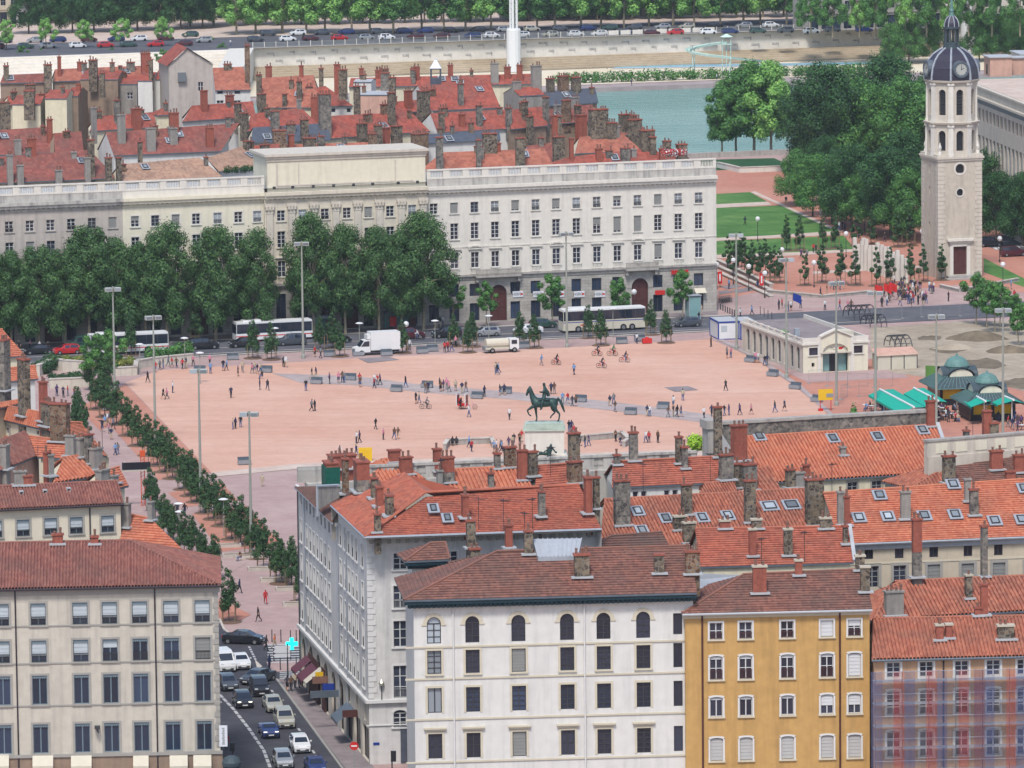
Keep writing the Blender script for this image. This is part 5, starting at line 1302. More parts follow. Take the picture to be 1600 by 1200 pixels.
m = MB(); wall_holes(m, split, ZS, Z1, hsA, 0, 0); wall_holes(m, LN - split, ZS, Z2, hsB, 0, 0, T=lambda x, y, z: (x + split, y, z)); m.build('side_wall', ['plaster_corner'], cb)
hs = []; nsh = 9
for k in range(nsh):
 x = LN * (k + .5) / nsh
 if k < 6: hs.append((x - 1.3, x + 1.3, .1, 5.2, True))
 else: hs.append((x - 1.8, x + 1.8, .1, 3.4)); hs.append((x - .6, x + .6, 3.9, 5.8))
m = MB(); wall_holes(m, LN, 0, ZS, hs, 0, 0, .4); m.build('base_wall', ['stone_warm'], cb)
m = MB(); m.box(0, LN, -.35, -.01, ZS - .2, ZS + .12); m.box(0, split, -.3, -.01, Z1 - .35, Z1); m.box(split, LN, -.3, -.01, Z2 - .35, Z2 - .01); m.build('string_course', ['trim_white'], cb)
for k, h_ in enumerate(hs):
 w_, hh = h_[1] - h_[0], h_[3] - h_[2]; fm, pm = win_mesh(w_, hh, dict(fr='shop_dark', gl='shop_dark', cols=2, rows=1, arch=bool(len(h_) > 4), yb=.3)); o = O('shop_window', fm, cb, ((h_[0] + h_[1]) / 2, 0, h_[2])); O('pane', pm, o)
for x, z, w_, h_, kd in wl: fm, pm = win_mesh(w_, h_, kd); o = O('window', fm, cb, (x, 0, z)); O('pane', pm, o)
for x in (.5, colsA[1] - .9, split, LN * .72): m = MB(); m.tube((x, -.12, .2), (x, -.12, Z1 - .2), .07); m.build('downpipe', ['frame_dark' if x < .6 else 'zinc'], cb)
for x0, x1, mt, zz in ((4.6, 7.8, 'awning_plum', 3.9), (8.2, 12.0, 'awning_plum', 3.8), (12.8, 14.6, 'awning_cream', 4.1), (30, 34, 'zinc_dark', 3.8)):
 m = MB(); m.face([(x0, -1.7, zz - 1.3), (x1, -1.7, zz - 1.3), (x1, -.02, zz), (x0, -.02, zz)]); m.face([(x0, -1.7, zz - 1.6), (x1, -1.7, zz - 1.6), (x1, -1.7, zz - 1.3), (x0, -1.7, zz - 1.3)]); m.build('shop_awning', [mt], cb)
for x, mt, w_ in ((15.6, 'yellow_board', .9), (18.0, 'pot_clay', 1.6), (22.0, 'sign_blue', 1.2), (25.5, 'zinc_dark', 3), (36, 'door_red', 1.5)):
 m = MB(); m.box(x - .08, x + .08, -w_, -.02, 3.4, 4.1); m.build('shop_sign', [mt], cb)
for x0, x1 in ((6, 12.2), (14.4, 16.5)):
 m = MB(); m.box(x0, x1, -.12, -.02, .1, 4.4); m.build('shop_front', ['door_red'], cb)
KN = .14; e2 = Vector((1, KN, 0)).normalized(); Wn = 22.6
TN = Matrix.Translation(P2) @ Matrix.Rotation(math.atan(KN), 4, 'Z'); TNi = TN.inverted(); nN = Vector((e2.y, -e2.x, 0))
nf = O('front_wall', None, None)
fxn = lambda u, v: TNi @ ppl(u, v, P2, nN)
hs = []; wn = []
for k in range(4):
 for va, vb, arch in ((864, 890, 0), (915, 950, 0), (970, 1011, 0), (1040, 1090, 0), (1109, 1136, .35)):
  a_, b_ = fxn(625, va), fxn(626, vb); x = a_.x + k * 4.9
  hs.append((x - .65, x + .65, b_.z, a_.z, arch)); wn.append((x, b_.z, 1.3, round(a_.z - b_.z, 2), dict(fr='frame_white', gl='glass', sur='trim_white', sill='trim_white', rows=3, sw=.16, rail='frame_grey' if vb in (950, 1090) else None, arch=arch)))
m = MB(); wall_holes(m, Wn, 0, Z2 - .1, hs, 0, 0, .25)
bpy.data.objects.remove(nf)
TT = TCi @ TN; rzr = math.atan(KN) - rzc
def cbo(mb, name, mats): o = mb.build(name, mats, cb, TCi @ P2, rzr); return o
o = cbo(m, 'front_wall', ['plaster_corner'])
for x, z, w_, h_, kd in wn: fm, pm = win_mesh(w_, h_, kd); o2 = O('window', fm, cb, TT @ Vector((x, 0, z)), rzr); O('pane', pm, o2)
m = MB(); m.box(-.3, Wn, -.35, -.01, ZS - .15, ZS + .15); m.box(-.3, Wn, -.12, -.01, 3.8, 3.9); cbo(m, 'string_course', ['trim_white'])
m = MB(); m.box(-.4, Wn, -.5, -.01, Z2 - .55, Z2 - .15); cbo(m, 'cornice', ['trim_white'])
for k in range(25): m = MB(); x = .2 + k * .88; m.box(x, x + .35, -.42, -.01, Z2 - 1.0, Z2 - .56); cbo(m, 'bracket', ['trim_grey'])
for k in range(28): m = MB(); w_ = .75 if k % 2 else .5; m.box(-.05, w_, -.06, -.004, ZS + .3 + k * .55, ZS + .78 + k * .55); cbo(m, 'quoin', ['trim_white'])
m = MB(); m.box(3.0, 7.0, -.1, -.01, .1, 3.6); cbo(m, 'shop_front', ['slate'])
m = MB(); [m.box(3.9 + k * .34, 4.12 + k * .34, -.125, -.11, 2.75, 3.05 - .06 * (k % 2)) for k in range(7)]; cbo(m, 'lettering', ['frame_dark'])
m = MB(); x = fxn(588, 1162); m.box(x.x - .3, x.x + .3, -.05, -.004, x.z - .12, x.z + .12); cbo(m, 'street_plate', ['sign_blue'])
A_, B_, C_, D_ = gp(517, 790, Z2), gp(570, 840, Z2), gp(665, 770, Z2 + 3.6), gp(632, 741, Z2 + 3.6)
C_ = gp(665, 770, 25.6); D_ = gp(633, 741, 25.6); E_ = gp(940, 827, Z2); F_ = gp(905, 758, 25.6)
m = MB(); l = lambda p: TCi @ p
slope(m, [l(A_), l(B_), l(C_), l(D_)], 'canal', 0, .42); slope(m, [l(B_), l(E_), l(F_), l(C_)], 'flat', 0)
bk = l(F_) - l(E_); m.face([l(F_), l(C_), l(C_ + Vector((4, 14, -4))), l(F_ + Vector((2, 14, -4)))], 0); m.face([l(C_), l(D_), l(D_ + Vector((12, 4, -4))), l(C_ + Vector((4, 14, -4)))], 0)
m.face([l(E_), l(F_), l(F_) - Vector((0, 0, 9)), l(E_) - Vector((0, 0, 6))], 1)
for a, b in ((B_, C_), (C_, F_), (C_, D_)): m.tube(l(a) + Vector((0, 0, .06)), l(b) + Vector((0, 0, .06)), .13)
for a, b in ((A_, B_), (B_, E_)): m.tube(l(a), l(b), .12, m=2)
m.build('roof', ['tile_red', 'plaster_corner', 'zinc'], cb)
U1, U2 = gp(503, 752, 23.2), gp(556, 772, 23.6); V1, V2 = gp(461, 762, Z1), gp(519, 818, Z1)
m = MB(); slope(m, [l(V1), l(V2), l(U2), l(U1)], 'canal', 0, .7); m.tube(l(V1), l(V2), .12, m=1); m.face([l(U1), l(U2), l(U2) - Vector((0, 0, 8)), l(U1) - Vector((0, 0, 8))], 2)
m.face([l(A_), l(D_), l(D_) - Vector((0, 0, 6)), l(A_) - Vector((0, 0, 3.5))], 2)
m.build('lower_roof', ['tile_dark', 'zinc', 'render_grey'], cb)
m = MB(); q1, q2 = gp(497, 797, 21.5), gp(530, 777, 23.5); m.face([l(q1), l(q2), l(q2) + Vector((0, 0, 1.2)), l(q1) + Vector((0, 0, 2.4))]); m.tube(l(q1) + Vector((0, 0, 2.4)), l(q2) + Vector((0, 0, 1.2)), .15, m=1); m.tube(l(q1) + Vector((0, 0, -.6)), l(q1) + Vector((0, 0, 2.4)), .2, m=1); m.build('firewall', ['render_grey', 'zinc'], cb)
class PH:
 pass
CBH = PH(); CBH.root = cb; CBH.Ti = TCi; CBH.planeF = (B_, (E_ - B_).cross(C_ - B_).normalized())
CBL = PH(); CBL.root = cb; CBL.Ti = TCi; CBL.planeF = (A_, (B_ - A_).cross(C_ - A_).normalized())
CBD = PH(); CBD.root = cb; CBD.Ti = TCi; CBD.planeF = (V1, (V2 - V1).cross(U2 - V1).normalized())
NEAR += [(CBH, [(570, 840), (940, 827), (905, 758), (665, 770)]), (CBL, [(517, 790), (570, 840), (665, 770), (632, 741)]), (CBD, [(461, 762), (519, 818), (575, 780), (503, 735)])]
CBH.pts = dict(EL=B_, ER=E_); CBH.T = TC
for u, v in ((677, 797), (699, 812)): House.skylight(CBH, u, v, 10)
pw, pq = gp(464, 731, 22.6), gp(1100, 703, 22.6); KW = (pq.y - pw.y) / (pq.x - pw.x); ww = 42.5; pw.z = 0
wf = thing('square_front', 'stone front on the near side of the square with a roof balustrade seen from behind', 'building', pw, math.atan(KW))
m = MB(); m.box(.8, ww, -1.5, .1, 0, 21.1); m.build('wall', ['stone_dirty'], wf)
for k in range(18):
 a = k * ww / 18; bay = ww / 18; m = MB(); m.box(a, a + bay, -.35, .05, 21.1, 21.35); m.box(a, a + bay, -.4, .1, 22.35, 22.6); m.box(a, a + .7, -.3, 0, 21.35, 22.35); m.box(a + bay - .7, a + bay, -.3, 0, 21.35, 22.35)
 for j in range(8): x = a + .7 + (bay - 1.4) * (j + .5) / 8; m.lathe([(.06, 21.35), (.11, 21.6), (.06, 22.0), (.1, 22.35)], 6, (x, -.15, 0))
 m.build('balustrade', ['stone_dirty'], wf)
m = MB(); m.box(.05, 2.6, -.38, .08, 21.1, 22.7); m.build('pier', ['stone_grey'], wf)
a, b = gp(1108, 659, 24.6), gp(1446, 639, 24.6); dd = (b - a).normalized()
pw2 = thing('party_wall_house', 'high stained stone parapet beside the square, right of the balustrade', 'building', (a.x, a.y, 0), math.atan2(dd.y, dd.x))
Wp = (b - a).length; m = MB(); m.box(0, Wp, -.5, .3, 0, 24.3); m.build('wall', ['rubble_grey'], pw2); m = MB(); m.box(-.1, Wp + .1, -.65, .45, 24.3, 24.6); m.build('coping', ['stone_grey'], pw2)
m = MB(); m.box(-.6, .8, -1.2, .5, 0, 24.0); m.box(-.8, 1.0, -1.4, .7, 24.0, 24.9); m.build('end_pier', ['stone_grey'], pw2)
m = MB(); m.box(-.01, .01, -9, -.5, 0, 0.1); m.face([(.7, -.5, 15), (.7, -9, 15), (.7, -9, 20.5), (.7, -.5, 24.2)]); m.build('gable_wall', ['plaster_white'], pw2)
a, b = gp(1446, 690, 23), gp(1660, 672, 23); dd = (b - a).normalized(); pw3 = thing('square_front', 'pale stone parapet with carved panels in front of the kiosk terrace, right', 'building', (a.x, a.y, 0), math.atan2(dd.y, dd.x))
Wp = (b - a).length; m = MB(); m.box(0, Wp, -.6, .3, 0, 21.4); m.box(0, Wp, -.4, .3, 21.4, 23.0); m.build('wall', ['stone_warm'], pw3); m = MB(); m.box(-.1, Wp, -.5, .4, 23.0, 23.2); m.build('coping', ['stone_grey'], pw3)
for k in range(6): m = MB(); m.box(1 + k * 2.4, 2.4 + k * 2.4, -.46, -.4, 21.7, 22.7); m.build('carved_panel', ['stone_cream'], pw3)
# ---- roofs inside the near block
nh('bright orange canal-tiled roof in front of the balustrade', (694, 778), (836, 770), (706, 734), (813, 729), 20.5, .5, 'tile_orange', 'canal', 'plaster_beige', sp=.42)
nh('small hipped orange roof behind the brick chimneys of the corner block', (580, 756), (664, 750), (600, 718), (616, 717), 21, .5, 'tile_orange', 'canal', 'plaster_beige', (1, 1), sp=.42)
nh('small red roof between two tall chimneys near the statue', (836, 762), (894, 757), (838, 729), (888, 725), 21, .5, 'tile_red', 'flat', 'plaster_white')
R4 = nh('red roof over a white wall with two dark windows, in front of the balustrade', (956, 762), (1121, 754), (957, 722), (1124, 714), 20.5, .5, 'tile_red', 'flat', 'plaster_white', fin=False)
for u, v in ((993, 768), (1006, 767.4), (1042, 766), (1055, 765.4)): pxw(R4, u, v, v + 12, 9, dict(fr='frame_white', gl='glass', cols=1, rows=1))
R4.finish()
nh('little red roof wedge right of the white wall with windows', (1088, 778), (1152, 773), (1100, 757), (1147, 750), 19.5, .5, 'tile_canal', 'canal', 'plaster_cream')
R5 = nh('wide canal-tiled roof with several skylights in the middle of the near block', (936, 864), (1290, 842), (944, 781), (1262, 764), 17.5, .5, 'tile_canal', 'canal', 'plaster_beige', sp=.36)
for u, v in ((996, 801), (1040, 812), (1097, 811), (1137, 808), (1003, 831)): R5.skylight(u, v, 12)
for u, v in ((1202, 793), (1236, 791)): R5.skylight(u, v, 20)
R6 = nh('large orange canal-tiled roof with a white right edge below the stone parapet', (1176, 756), (1488, 737), (1162, 683), (1463, 664), 19, .5, 'tile_orange', 'canal', 'plaster_cream', fin=False, sp=.4)
for u in (1332, 1370, 1413): pxw(R6, u, 753 - (u - 1332) * .05, 768 - (u - 1332) * .05, 17, dict(fr='frame_grey', gl='glass', sur='trim_grey', cols=2, rows=2))
R6.finish()
m = MB(); e = R6.e; m.tube(e['ER'] + Vector((.1, 0, .15)), e['RR'] + Vector((.1, 0, .15)), .28, n=4); m.build('verge', ['lead_flash'], R6.root)
for u, v in ((1186, 684), (1301, 687), (1371, 684), (1441, 674)): R6.skylight(u, v, 12)
R7 = nh('long orange roof with many skylights over a cream wall, right edge', (1312, 850), (1680, 835), (1286, 771), (1680, 744), 18, .5, 'tile_orange', 'flat', 'plaster_beige', fin=False, over=.5, gutter='zinc')
for u in (1357.6, 1405, 1459, 1512.5, 1560, 1610): pxw(R7, u, 857 - (u - 1357) * .03, 874 - (u - 1357) * .03, 14, dict(fr='frame_dark', gl='glass', cols=2, rows=1))
for u in (1363, 1406, 1459, 1512, 1561, 1612): pxw(R7, u, 885 - (u - 1363) * .03, 918 - (u - 1363) * .03, 20, dict(fr='frame_grey', gl='glass', sur='trim_grey', sw=.28, cols=2, rows=4, blind=.7 if u > 1410 else 0, bl='blind_grey'))
z_ = R7.fx(1459, 876)[1]; R7.bar('string_course', z_ - .12, z_ + .05, .06, 'trim_cream'); R7.finish(); R7.bar('fascia', R7.zt - .75, R7.zt - .2, .2, 'zinc')
for u, v in ((1342, 811), (1387, 809), (1444, 808), (1492, 806), (1554, 816), (1596, 814), (1374, 776), (1489, 759), (1600, 765)): R7.skylight(u, v, 14)
R8 = nh('red roof with white verge over a narrow cream wall, behind the ochre house', (1094, 886), (1334, 879), (1086, 827), (1326, 823), 18.2, .5, 'tile_red', 'flat', 'plaster_cream', over=.25)
m = MB(); e = R8.e; m.tube(e['ER'] + Vector((.1, 0, .15)), e['RR'] + Vector((.1, 0, .15)), .25, n=4); m.build('verge', ['lead_flash'], R8.root)
nh('red hipped roof with a white edge at the right, below the brown roof', (1420, 764), (1557, 751), (1504, 715), (1538, 718), 18.5, .5, 'tile_canal', 'canal', 'plaster_cream', (1, 0), sp=.45)
nh('dark brown roof in front of the kiosk terrace, right edge', (1476, 764), (1680, 752), (1482, 702), (1680, 690), 18.5, .42, 'tile_brown', 'flat', 'plaster_brown')
nh('canal-tiled roof wedge left of the large orange roof', (1146, 780), (1222, 773), (1160, 737), (1202, 729), 18.5, .5, 'tile_canal', 'canal', 'plaster_beige', sp=.45)
nh('low hipped orange roof under the stone parapet', (1348, 676), (1446, 668), (1375, 652), (1398, 650), 21.5, .5, 'tile_orange', 'canal', 'plaster_brown', (1, 1), sp=.5)
nh('thin orange roof strip at the left end of the stone parapet', (1160, 684), (1252, 678), (1172, 664), (1216, 660), 21.5, .5, 'tile_orange', 'canal', 'plaster_brown', (0, 1), sp=.5)
# ---- white house with arched top windows
Wh = nh('white house with arched top windows and a deep dark green eave', (631, 938), (1089, 926), (776, 862), (1078, 853), 20.15, .5, 'tile_brown', 'flat', 'plaster_white', (1, 0), .95, fin=False, name='white_house')
wc = [678, 738, 810, 886, 943, 1005]
for i, u in enumerate(wc):
 x = Wh.fx(u, 985)[0]
 for r, (z0, h) in enumerate(((15.85, 2.5), (13.0, 2.2), (9.35, 2.35), (5.05, 2.35))):
  k = dict(fr='frame_dark', gl='glass', sur='trim_cream', sw=.2, rows=3)
  if r == 0: k.update(arch=True, gl='glass_pale' if i == 0 else 'glass')
  if r == 1: k.update(rows=4, gl='glass_pale' if i == 0 else 'glass', sill='trim_cream');
  if r == 1 and i == 2: k.update(blind=1, bl='blind_grey')
  if r == 2: k.update(rows=5 if i else 1, fr='frame_dark', gl='glass_pale' if i == 0 else 'glass_blue')
  if r == 3: k.update(hood='trim_cream', rows=5 if i > 3 else 2)
  if r == 3 and i == 2: k.update(blind=1, bl='blind_grey')
  Wh.win(x, z0, 1.3, h, k)
x = Wh.fx(1059, 985)[0]
for z0, h in ((16.1, 2.0), (13.0, 2.3), (9.35, 2.4), (5.1, 2.4)): Wh.win(x, z0, .85, h, dict(fr='frame_dark', gl='glass', cols=1, rows=1))
for z in (15.6, 12.62, 8.82, 4.8): Wh.bar('string_course', z - .14, z + .02, .1, 'trim_cream')
for u in (708, 913): Wh.pipe(Wh.fx(u, 985)[0], .2, Wh.zt - .7, 'trim_white', .08)
Wh.finish(inset=(.95, .25))
m = MB(); m.box(.05, Wh.W, .1, .94, Wh.zt - .5, Wh.zt - .12); m.box(.4, Wh.W, .5, .93, Wh.zt - .85, Wh.zt - .5)
m.build('eave_cornice', ['cornice_dark'], Wh.root)
for k in range(60): m = MB() if k == 0 else m;
m = MB(); m.box(-.13, .13, 0, .5, -.3, 0); bm_ = m.mesh('bracket', ['cornice_dark'])
for k in range(60): O('bracket', bm_, Wh.root, (.6 + k * (Wh.W - .9) / 60, .25, Wh.zt - .55))
P, n = Wh.planeF
q = [Wh.Ti @ ppl(u, v, P, n) for u, v in ((841, 878), (903, 876), (909, 856), (833, 857))]
m = MB(); up = Vector((0, 0, .9)); m.face([q[0] + up * .5, q[1] + up * .5, q[2] + up, q[3] + up]); m.face([q[0], q[1], q[1] + up * .5, q[0] + up * .5]); m.face([q[3], q[0], q[0] + up * .5, q[3] + up]); m.face([q[1], q[2], q[2] + up, q[1] + up * .5])
for k in range(11): t_ = k / 10; m.tube(q[0].lerp(q[1], t_) + up * .55, q[3].lerp(q[2], t_) + up * 1.05, .06, n=4)
m.build('zinc_dormer', ['zinc'], Wh.root)
nh('gabled dormer roof with a zinc edge on top of the white house', (945, 888), (1072, 884), (990, 858), (1040, 856), 22.0, .55, 'tile_brown', 'flat', 'plaster_brown', (1, 1))
nh('small dark roof with an open skylight flap behind the white house', (905, 866), (1050, 862), (955, 838), (1035, 832), 19.5, .5, 'tile_dark', 'flat', 'plaster_brown', (1, 0))
Wt = nh('small white tower house with a hipped roof and dark green eave', (632, 877), (703, 874), (672, 849), (696, 848), 21.3, .5, 'tile_brown', 'flat', 'plaster_white', (1, 1), .9, fin=False)
x, z = Wt.fx(680, 909); Wt.win(x, z - 1.5, 1.4, 2.9, dict(fr='frame_dark', gl='glass', sur='trim_cream', arch=True, sw=.25)); Wt.finish(inset=(.9, .3))
m = MB(); m.box(.05, Wt.W, .1, .89, Wt.zt - .5, Wt.zt - .12); m.box(.4, Wt.W, .5, .885, Wt.zt - .85, Wt.zt - .5); m.build('eave_cornice', ['cornice_dark'], Wt.root)
nh('wine-red side roof between the tower house and the white house', (690, 917), (790, 912), (700, 880), (760, 868), 19.5, .5, 'tile_dark', 'canal', 'plaster_brown', (0, 0), sp=.4)
# ---- ochre house
Yh = nh('ochre yellow house with white window surrounds and a hipped red roof', (1066, 959), (1363, 952), (1162, 898), (1352, 890), 18.2, .5, 'tile_brown', 'flat', 'plaster_ochre', (1, 0), .45, fin=False, gutter='lead_flash', name='ochre_house')
yc = [(1118.7, 'a'), (1165, 'b'), (1230, 'c'), (1292, 'd'), (1335, 'e')]
for i, (u, _) in enumerate(yc):
 x = Yh.fx(u, 985)[0]
 for r, (va, vb) in enumerate(((973, 999), (1025, 1062), (1089, 1120), (1153, 1189))):
  z1, z0 = Yh.fx(1118.7, va)[1], Yh.fx(1118.7, vb)[1]
  k = dict(fr='frame_white', gl='glass', sur='trim_white', sill='trim_cream', sw=.16, rows=2 if r < 2 else 1, bl='shutter_white')
  if r > 0: k['arch'] = .14
  if r < 2: k['rail'] = 'door_red'
  if (r, i) in ((0, 3), (1, 4)): k.update(blind=1); k.pop('rail', None)
  if (r, i) == (0, 4): k.update(blind=.4)
  if (r, i) in ((2, 3), (2, 4)): k.update(blind=.55)
  if r == 3: k.update(blind=1, bl='shutter_grey')
  elif r and 'blind' not in k: k.update(blind=.1)
  Yh.win(x, z0, 1.2, round(z1 - z0, 2), k)
for u in (1097, 1312): Yh.pipe(Yh.fx(u, 985)[0], .2, Yh.zt - .3, 'pipe_red', .09)
Yh.bar('fascia', Yh.zt - .55, Yh.zt - .2, .12, 'trim_cream'); Yh.finish(inset=(.3, .2))
m = MB(); a_, b_ = Yh.Ti @ gp(1084, 935, 18.6), Yh.Ti @ gp(1162, 899, 20.3)
m.face([a_ + Vector((0, 0, 0)), b_, b_ + Vector((-5.2, 1, .2)), a_ + Vector((0, 3, 1.2))]); m.build('zinc_roof', ['zinc'], Yh.root)
# ---- pink house behind netting
Ph = nh('salmon pink house behind blue and red scaffold netting, lower right', (1362, 1031), (1690, 1023), (1364, 967), (1690, 961), 13.8, .5, 'tile_canal', 'canal', 'plaster_pink', (0, 0), .4, fin=False, gutter='zinc_dark', name='pink_house', sp=.34)
for i, u in enumerate((1396, 1447.5, 1502.5, 1552, 1600, 1650)):
 x = Ph.fx(u, 1048)[0]
 for r, (va, vb) in enumerate(((1035, 1059), (1079, 1117), (1142, 1183), (1206, 1240))):
  z1, z0 = Ph.fx(1396, va)[1], Ph.fx(1396, vb)[1]
  Ph.win(x, z0, 1.25, round(z1 - z0, 2), dict(fr='frame_white', gl='glass', sur='trim_white', sill='trim_white', sw=.2, rows=3, arch=.14 if r else False))
Ph.finish(inset=(.3, .3))
Ph.pipe(Ph.fx(1474, 1048)[0], .2, Ph.zt - .3, 'pipe_dark')
def net(name, col, al):
 def mk(n):
  m, nt, b = base(n, .8, .1); b.inputs['Base Color'].default_value = (*col, 1)
  p = pos(nt); r = ramp(nt, noise(nt, p, .8, 4), [(.3, (al - .12,) * 3), (.7, (al + .12,) * 3)])
  nt.links.new(r, b.inputs['Alpha']); return m
 _D[name] = mk
net('net_blue', S(104, 110, 146), .42); net('net_red', S(180, 92, 94), .38); net('net_clear', S(150, 146, 152), .22); net('net_plum', S(124, 84, 112), .42)
sc_ = thing('scaffold', 'scaffold with hanging strips of blue and red netting on the pink house', 'scaffold', Ph.root.location, Ph.root.rotation_euler.z)
edges = [(1361, 'net_blue'), (1379, 'net_clear'), (1396, 'net_red'), (1413, 'net_blue'), (1430, 'net_clear'), (1447, 'net_red'), (1464, 'net_blue'), (1480, 'net_clear'), (1498, 'net_red'), (1514, 'net_clear'), (1522, 'net_plum'), (1539, 'net_blue'), (1554, 'net_clear'), (1572, 'net_red'), (1588, 'net_blue'), (1605, 'net_clear'), (1622, 'net_red'), (1640, 'net_blue'), (1660, '')]
yn = Ph.over - 1.3; nPh = Ph.nF; PPh = Ph.PF + Ph.nF * 1.3
ztn = (Ph.Ti @ ppl(1396, 1049, PPh, nPh)).z
for (u, mt), (u2, _) in zip(edges, edges[1:]):
 x0, x1 = (Ph.Ti @ ppl(u, 1100, PPh, nPh)).x, (Ph.Ti @ ppl(u2, 1100, PPh, nPh)).x
 m = MB(); N = 4
 for j in range(N):
  for i in range(2):
   xa, xb = x0 + (x1 - x0) * i / 2, x0 + (x1 - x0) * (i + 1) / 2; za, zb = ztn * j / N, ztn * (j + 1) / N
   m.face([(xa, yn + (.0 if i == 0 else -.12), za), (xb, yn + (-.12 if i == 0 else 0), za), (xb, yn + (-.12 if i == 0 else 0), zb), (xa, yn + (.0 if i == 0 else -.12), zb)])
 m.build('net_strip', [mt], sc_)
for k in range(5):
 z = ztn - 1.0 - k * 2.1; m = MB(); m.box(.1, 18, yn + .1, yn + 1.0, z - .05, z + .05); m.tube((.1, yn + .05, z + .95), (18, yn + .05, z + .95), .03, n=5); m.build('walkway', ['zinc'], sc_)
for k in range(8): m = MB(); m.tube((.2 + k * 2.5, yn + .08, 0), (.2 + k * 2.5, yn + .08, ztn), .035, n=5); m.build('standard', ['zinc_dark'], sc_)
nh('brown canal-tiled roof behind the pink house, right edge', (1428, 965), (1690, 949), (1398, 909), (1690, 896), 13.5, .5, 'tile_canal', 'canal', 'plaster_brown', sp=.4)
nh('rose coloured hipped roof behind the pink house beside the ochre wall', (1364, 972), (1440, 968), (1392, 916), (1407, 910), 13.5, .5, 'tile_canal', 'canal', 'plaster_brown', (1, 1), sp=.4)
NCH = [(517, 724, 771, 34, 'mix'), (540, 718, 774, 11, 'brown'), (565, 722, 771, 36, 'mix'), (534, 713, 735, 40, 'brick'), (585, 748, 781, 15, 'stone'), (593, 762, 794, 18, 'brick'), (608.5, 775, 808, 20, 'stone'), (590, 805, 834, 7, 'stone'), (634, 716, 743, 19, 'brick'), (616, 705, 724, 18, 'brick'),
 (699, 716, 756, 20, 'mix'), (683, 703, 738, 11, 'brick'), (687, 737, 766, 8, 'grey'), (767, 741, 765, 8, 'rgrey'), (816, 705, 752, 15, 'brick'), (832, 707, 746, 15, 'stone'), (897, 678, 724, 17, 'stone'), (898, 723, 757, 22, 'brown'), (919, 747, 804, 19, 'brick'), (932, 747, 797, 9, 'stone'), (727, 775, 811, 17, 'brick'), (846.5, 769, 809, 14, 'rgrey'), (736, 815, 858, 14, 'stone'), (795, 822, 858, 11, 'brick'), (826, 831, 868, 13, 'stone'), (899, 808, 854, 20, 'stone'), (911, 828, 854, 18, 'brown'), (742, 859, 894, 16, 'stone'), (785.5, 875, 908, 22, 'stone'), (909, 868, 904, 24, 'stone'), (777, 710, 734, 9, 'rgrey'), (797, 700, 732, 18, 'brown'), (1030, 868, 898, 15, 'stone'),
 (990, 677, 722, 13, 'rgrey'), (1061, 684, 726, 10, 'stone'), (1070, 700, 734, 9, 'rgrey'), (964, 713, 728, 9, 'rgrey'), (972, 752, 823, 24, 'rgrey'), (1073, 758, 806, 16, 'stone'), (1062, 808, 830, 20, 'stonec'), (1077, 818, 850, 19, 'stonec'), (1122, 637, 716, 12, 'stone'), (1155, 666, 722, 23, 'brick'), (1135, 712, 752, 21, 'rgrey'), (1152, 726, 764, 12, 'stone'), (1170, 727, 768, 24, 'rgrey'), (1172, 752, 818, 17, 'stone'), (1132.6, 815, 828, 16, 'brickc'), (1182, 813, 828, 16, 'stonec'),
 (1176, 828, 871, 11, 'brickc'), (1231.5, 828, 870, 13, 'stonec'), (1273, 750, 823, 27, 'stone'), (1290, 811, 828, 17, 'stonec'), (1314, 770, 822, 10, 'grey'), (1323, 777, 823, 9, 'brick'), (1321, 823, 852, 7, 'stone'), (1082, 863, 899, 22, 'brown'), (1187, 886, 929, 21, 'brickc'), (1248, 877, 901, 11, 'brickc'), (1352, 887, 927, 14, 'stonec'), (1344, 870, 893, 14, 'stonec'),
 (1433, 812, 904, 14, 'mix'), (1538, 823, 903, 9, 'rgrey'), (1513.5, 900, 937, 10, 'stonec'), (1538, 914, 963, 11, 'brick'), (1528, 951, 964, 10, 'brick'), (1397, 926, 964, 28, 'grey'), (1468, 978, 1002, 11, 'brickc'), (1483, 977, 999, 10, 'brickc'), (1571.6, 979, 1001, 25, 'stonec'), (1415, 770, 813, 15, 'grey'), (1512, 750, 785, 9, 'grey'), (1522, 766, 807, 13, 'rgrey'), (1483, 714, 756, 19, 'stone'), (1557, 706, 736, 19, 'brick'), (1593, 712, 740, 18, 'brick'), (1579, 738, 752, 15, 'brick'), (1542, 643, 706, 12, 'mix'), (1553, 662, 707, 14, 'stone'), (1510, 674, 704, 8, 'rgrey'), (1454, 628, 668, 13, 'brick'), (1235, 735, 764, 14, 'stone'), (1249, 740, 764, 15, 'grey'), (1260, 728, 748, 9, 'brick'), (1317, 700, 713, 8, 'grey'),
 (8, 532, 612, 18, 'rgrey'), (38, 562, 652, 21, 'stone'), (94, 632, 692, 28, 'brown'), (68, 598, 660, 14, 'brick'), (75, 630, 668, 24, 'stone'), (110, 682, 714, 15, 'grey'), (127, 686, 716, 14, 'grey'), (139, 680, 726, 12, 'rgrey'), (150, 702, 735, 19, 'grey'), (160, 736, 754, 22, 'grey'), (178, 745, 757, 12, 'grey'), (31, 738, 760, 18, 'grey'), (73, 708, 745, 7, 'brick'), (78, 712, 746, 10, 'grey'), (45, 664, 688, 8, 'stone'), (197, 788, 826, 14, 'grey'), (236, 785, 815, 7, 'grey'), (90, 838, 852, 17, 'brick'), (148, 840, 852, 11, 'brick'), (8, 697, 735, 18, 'grey'), (43, 745, 760, 14, 'brick')]
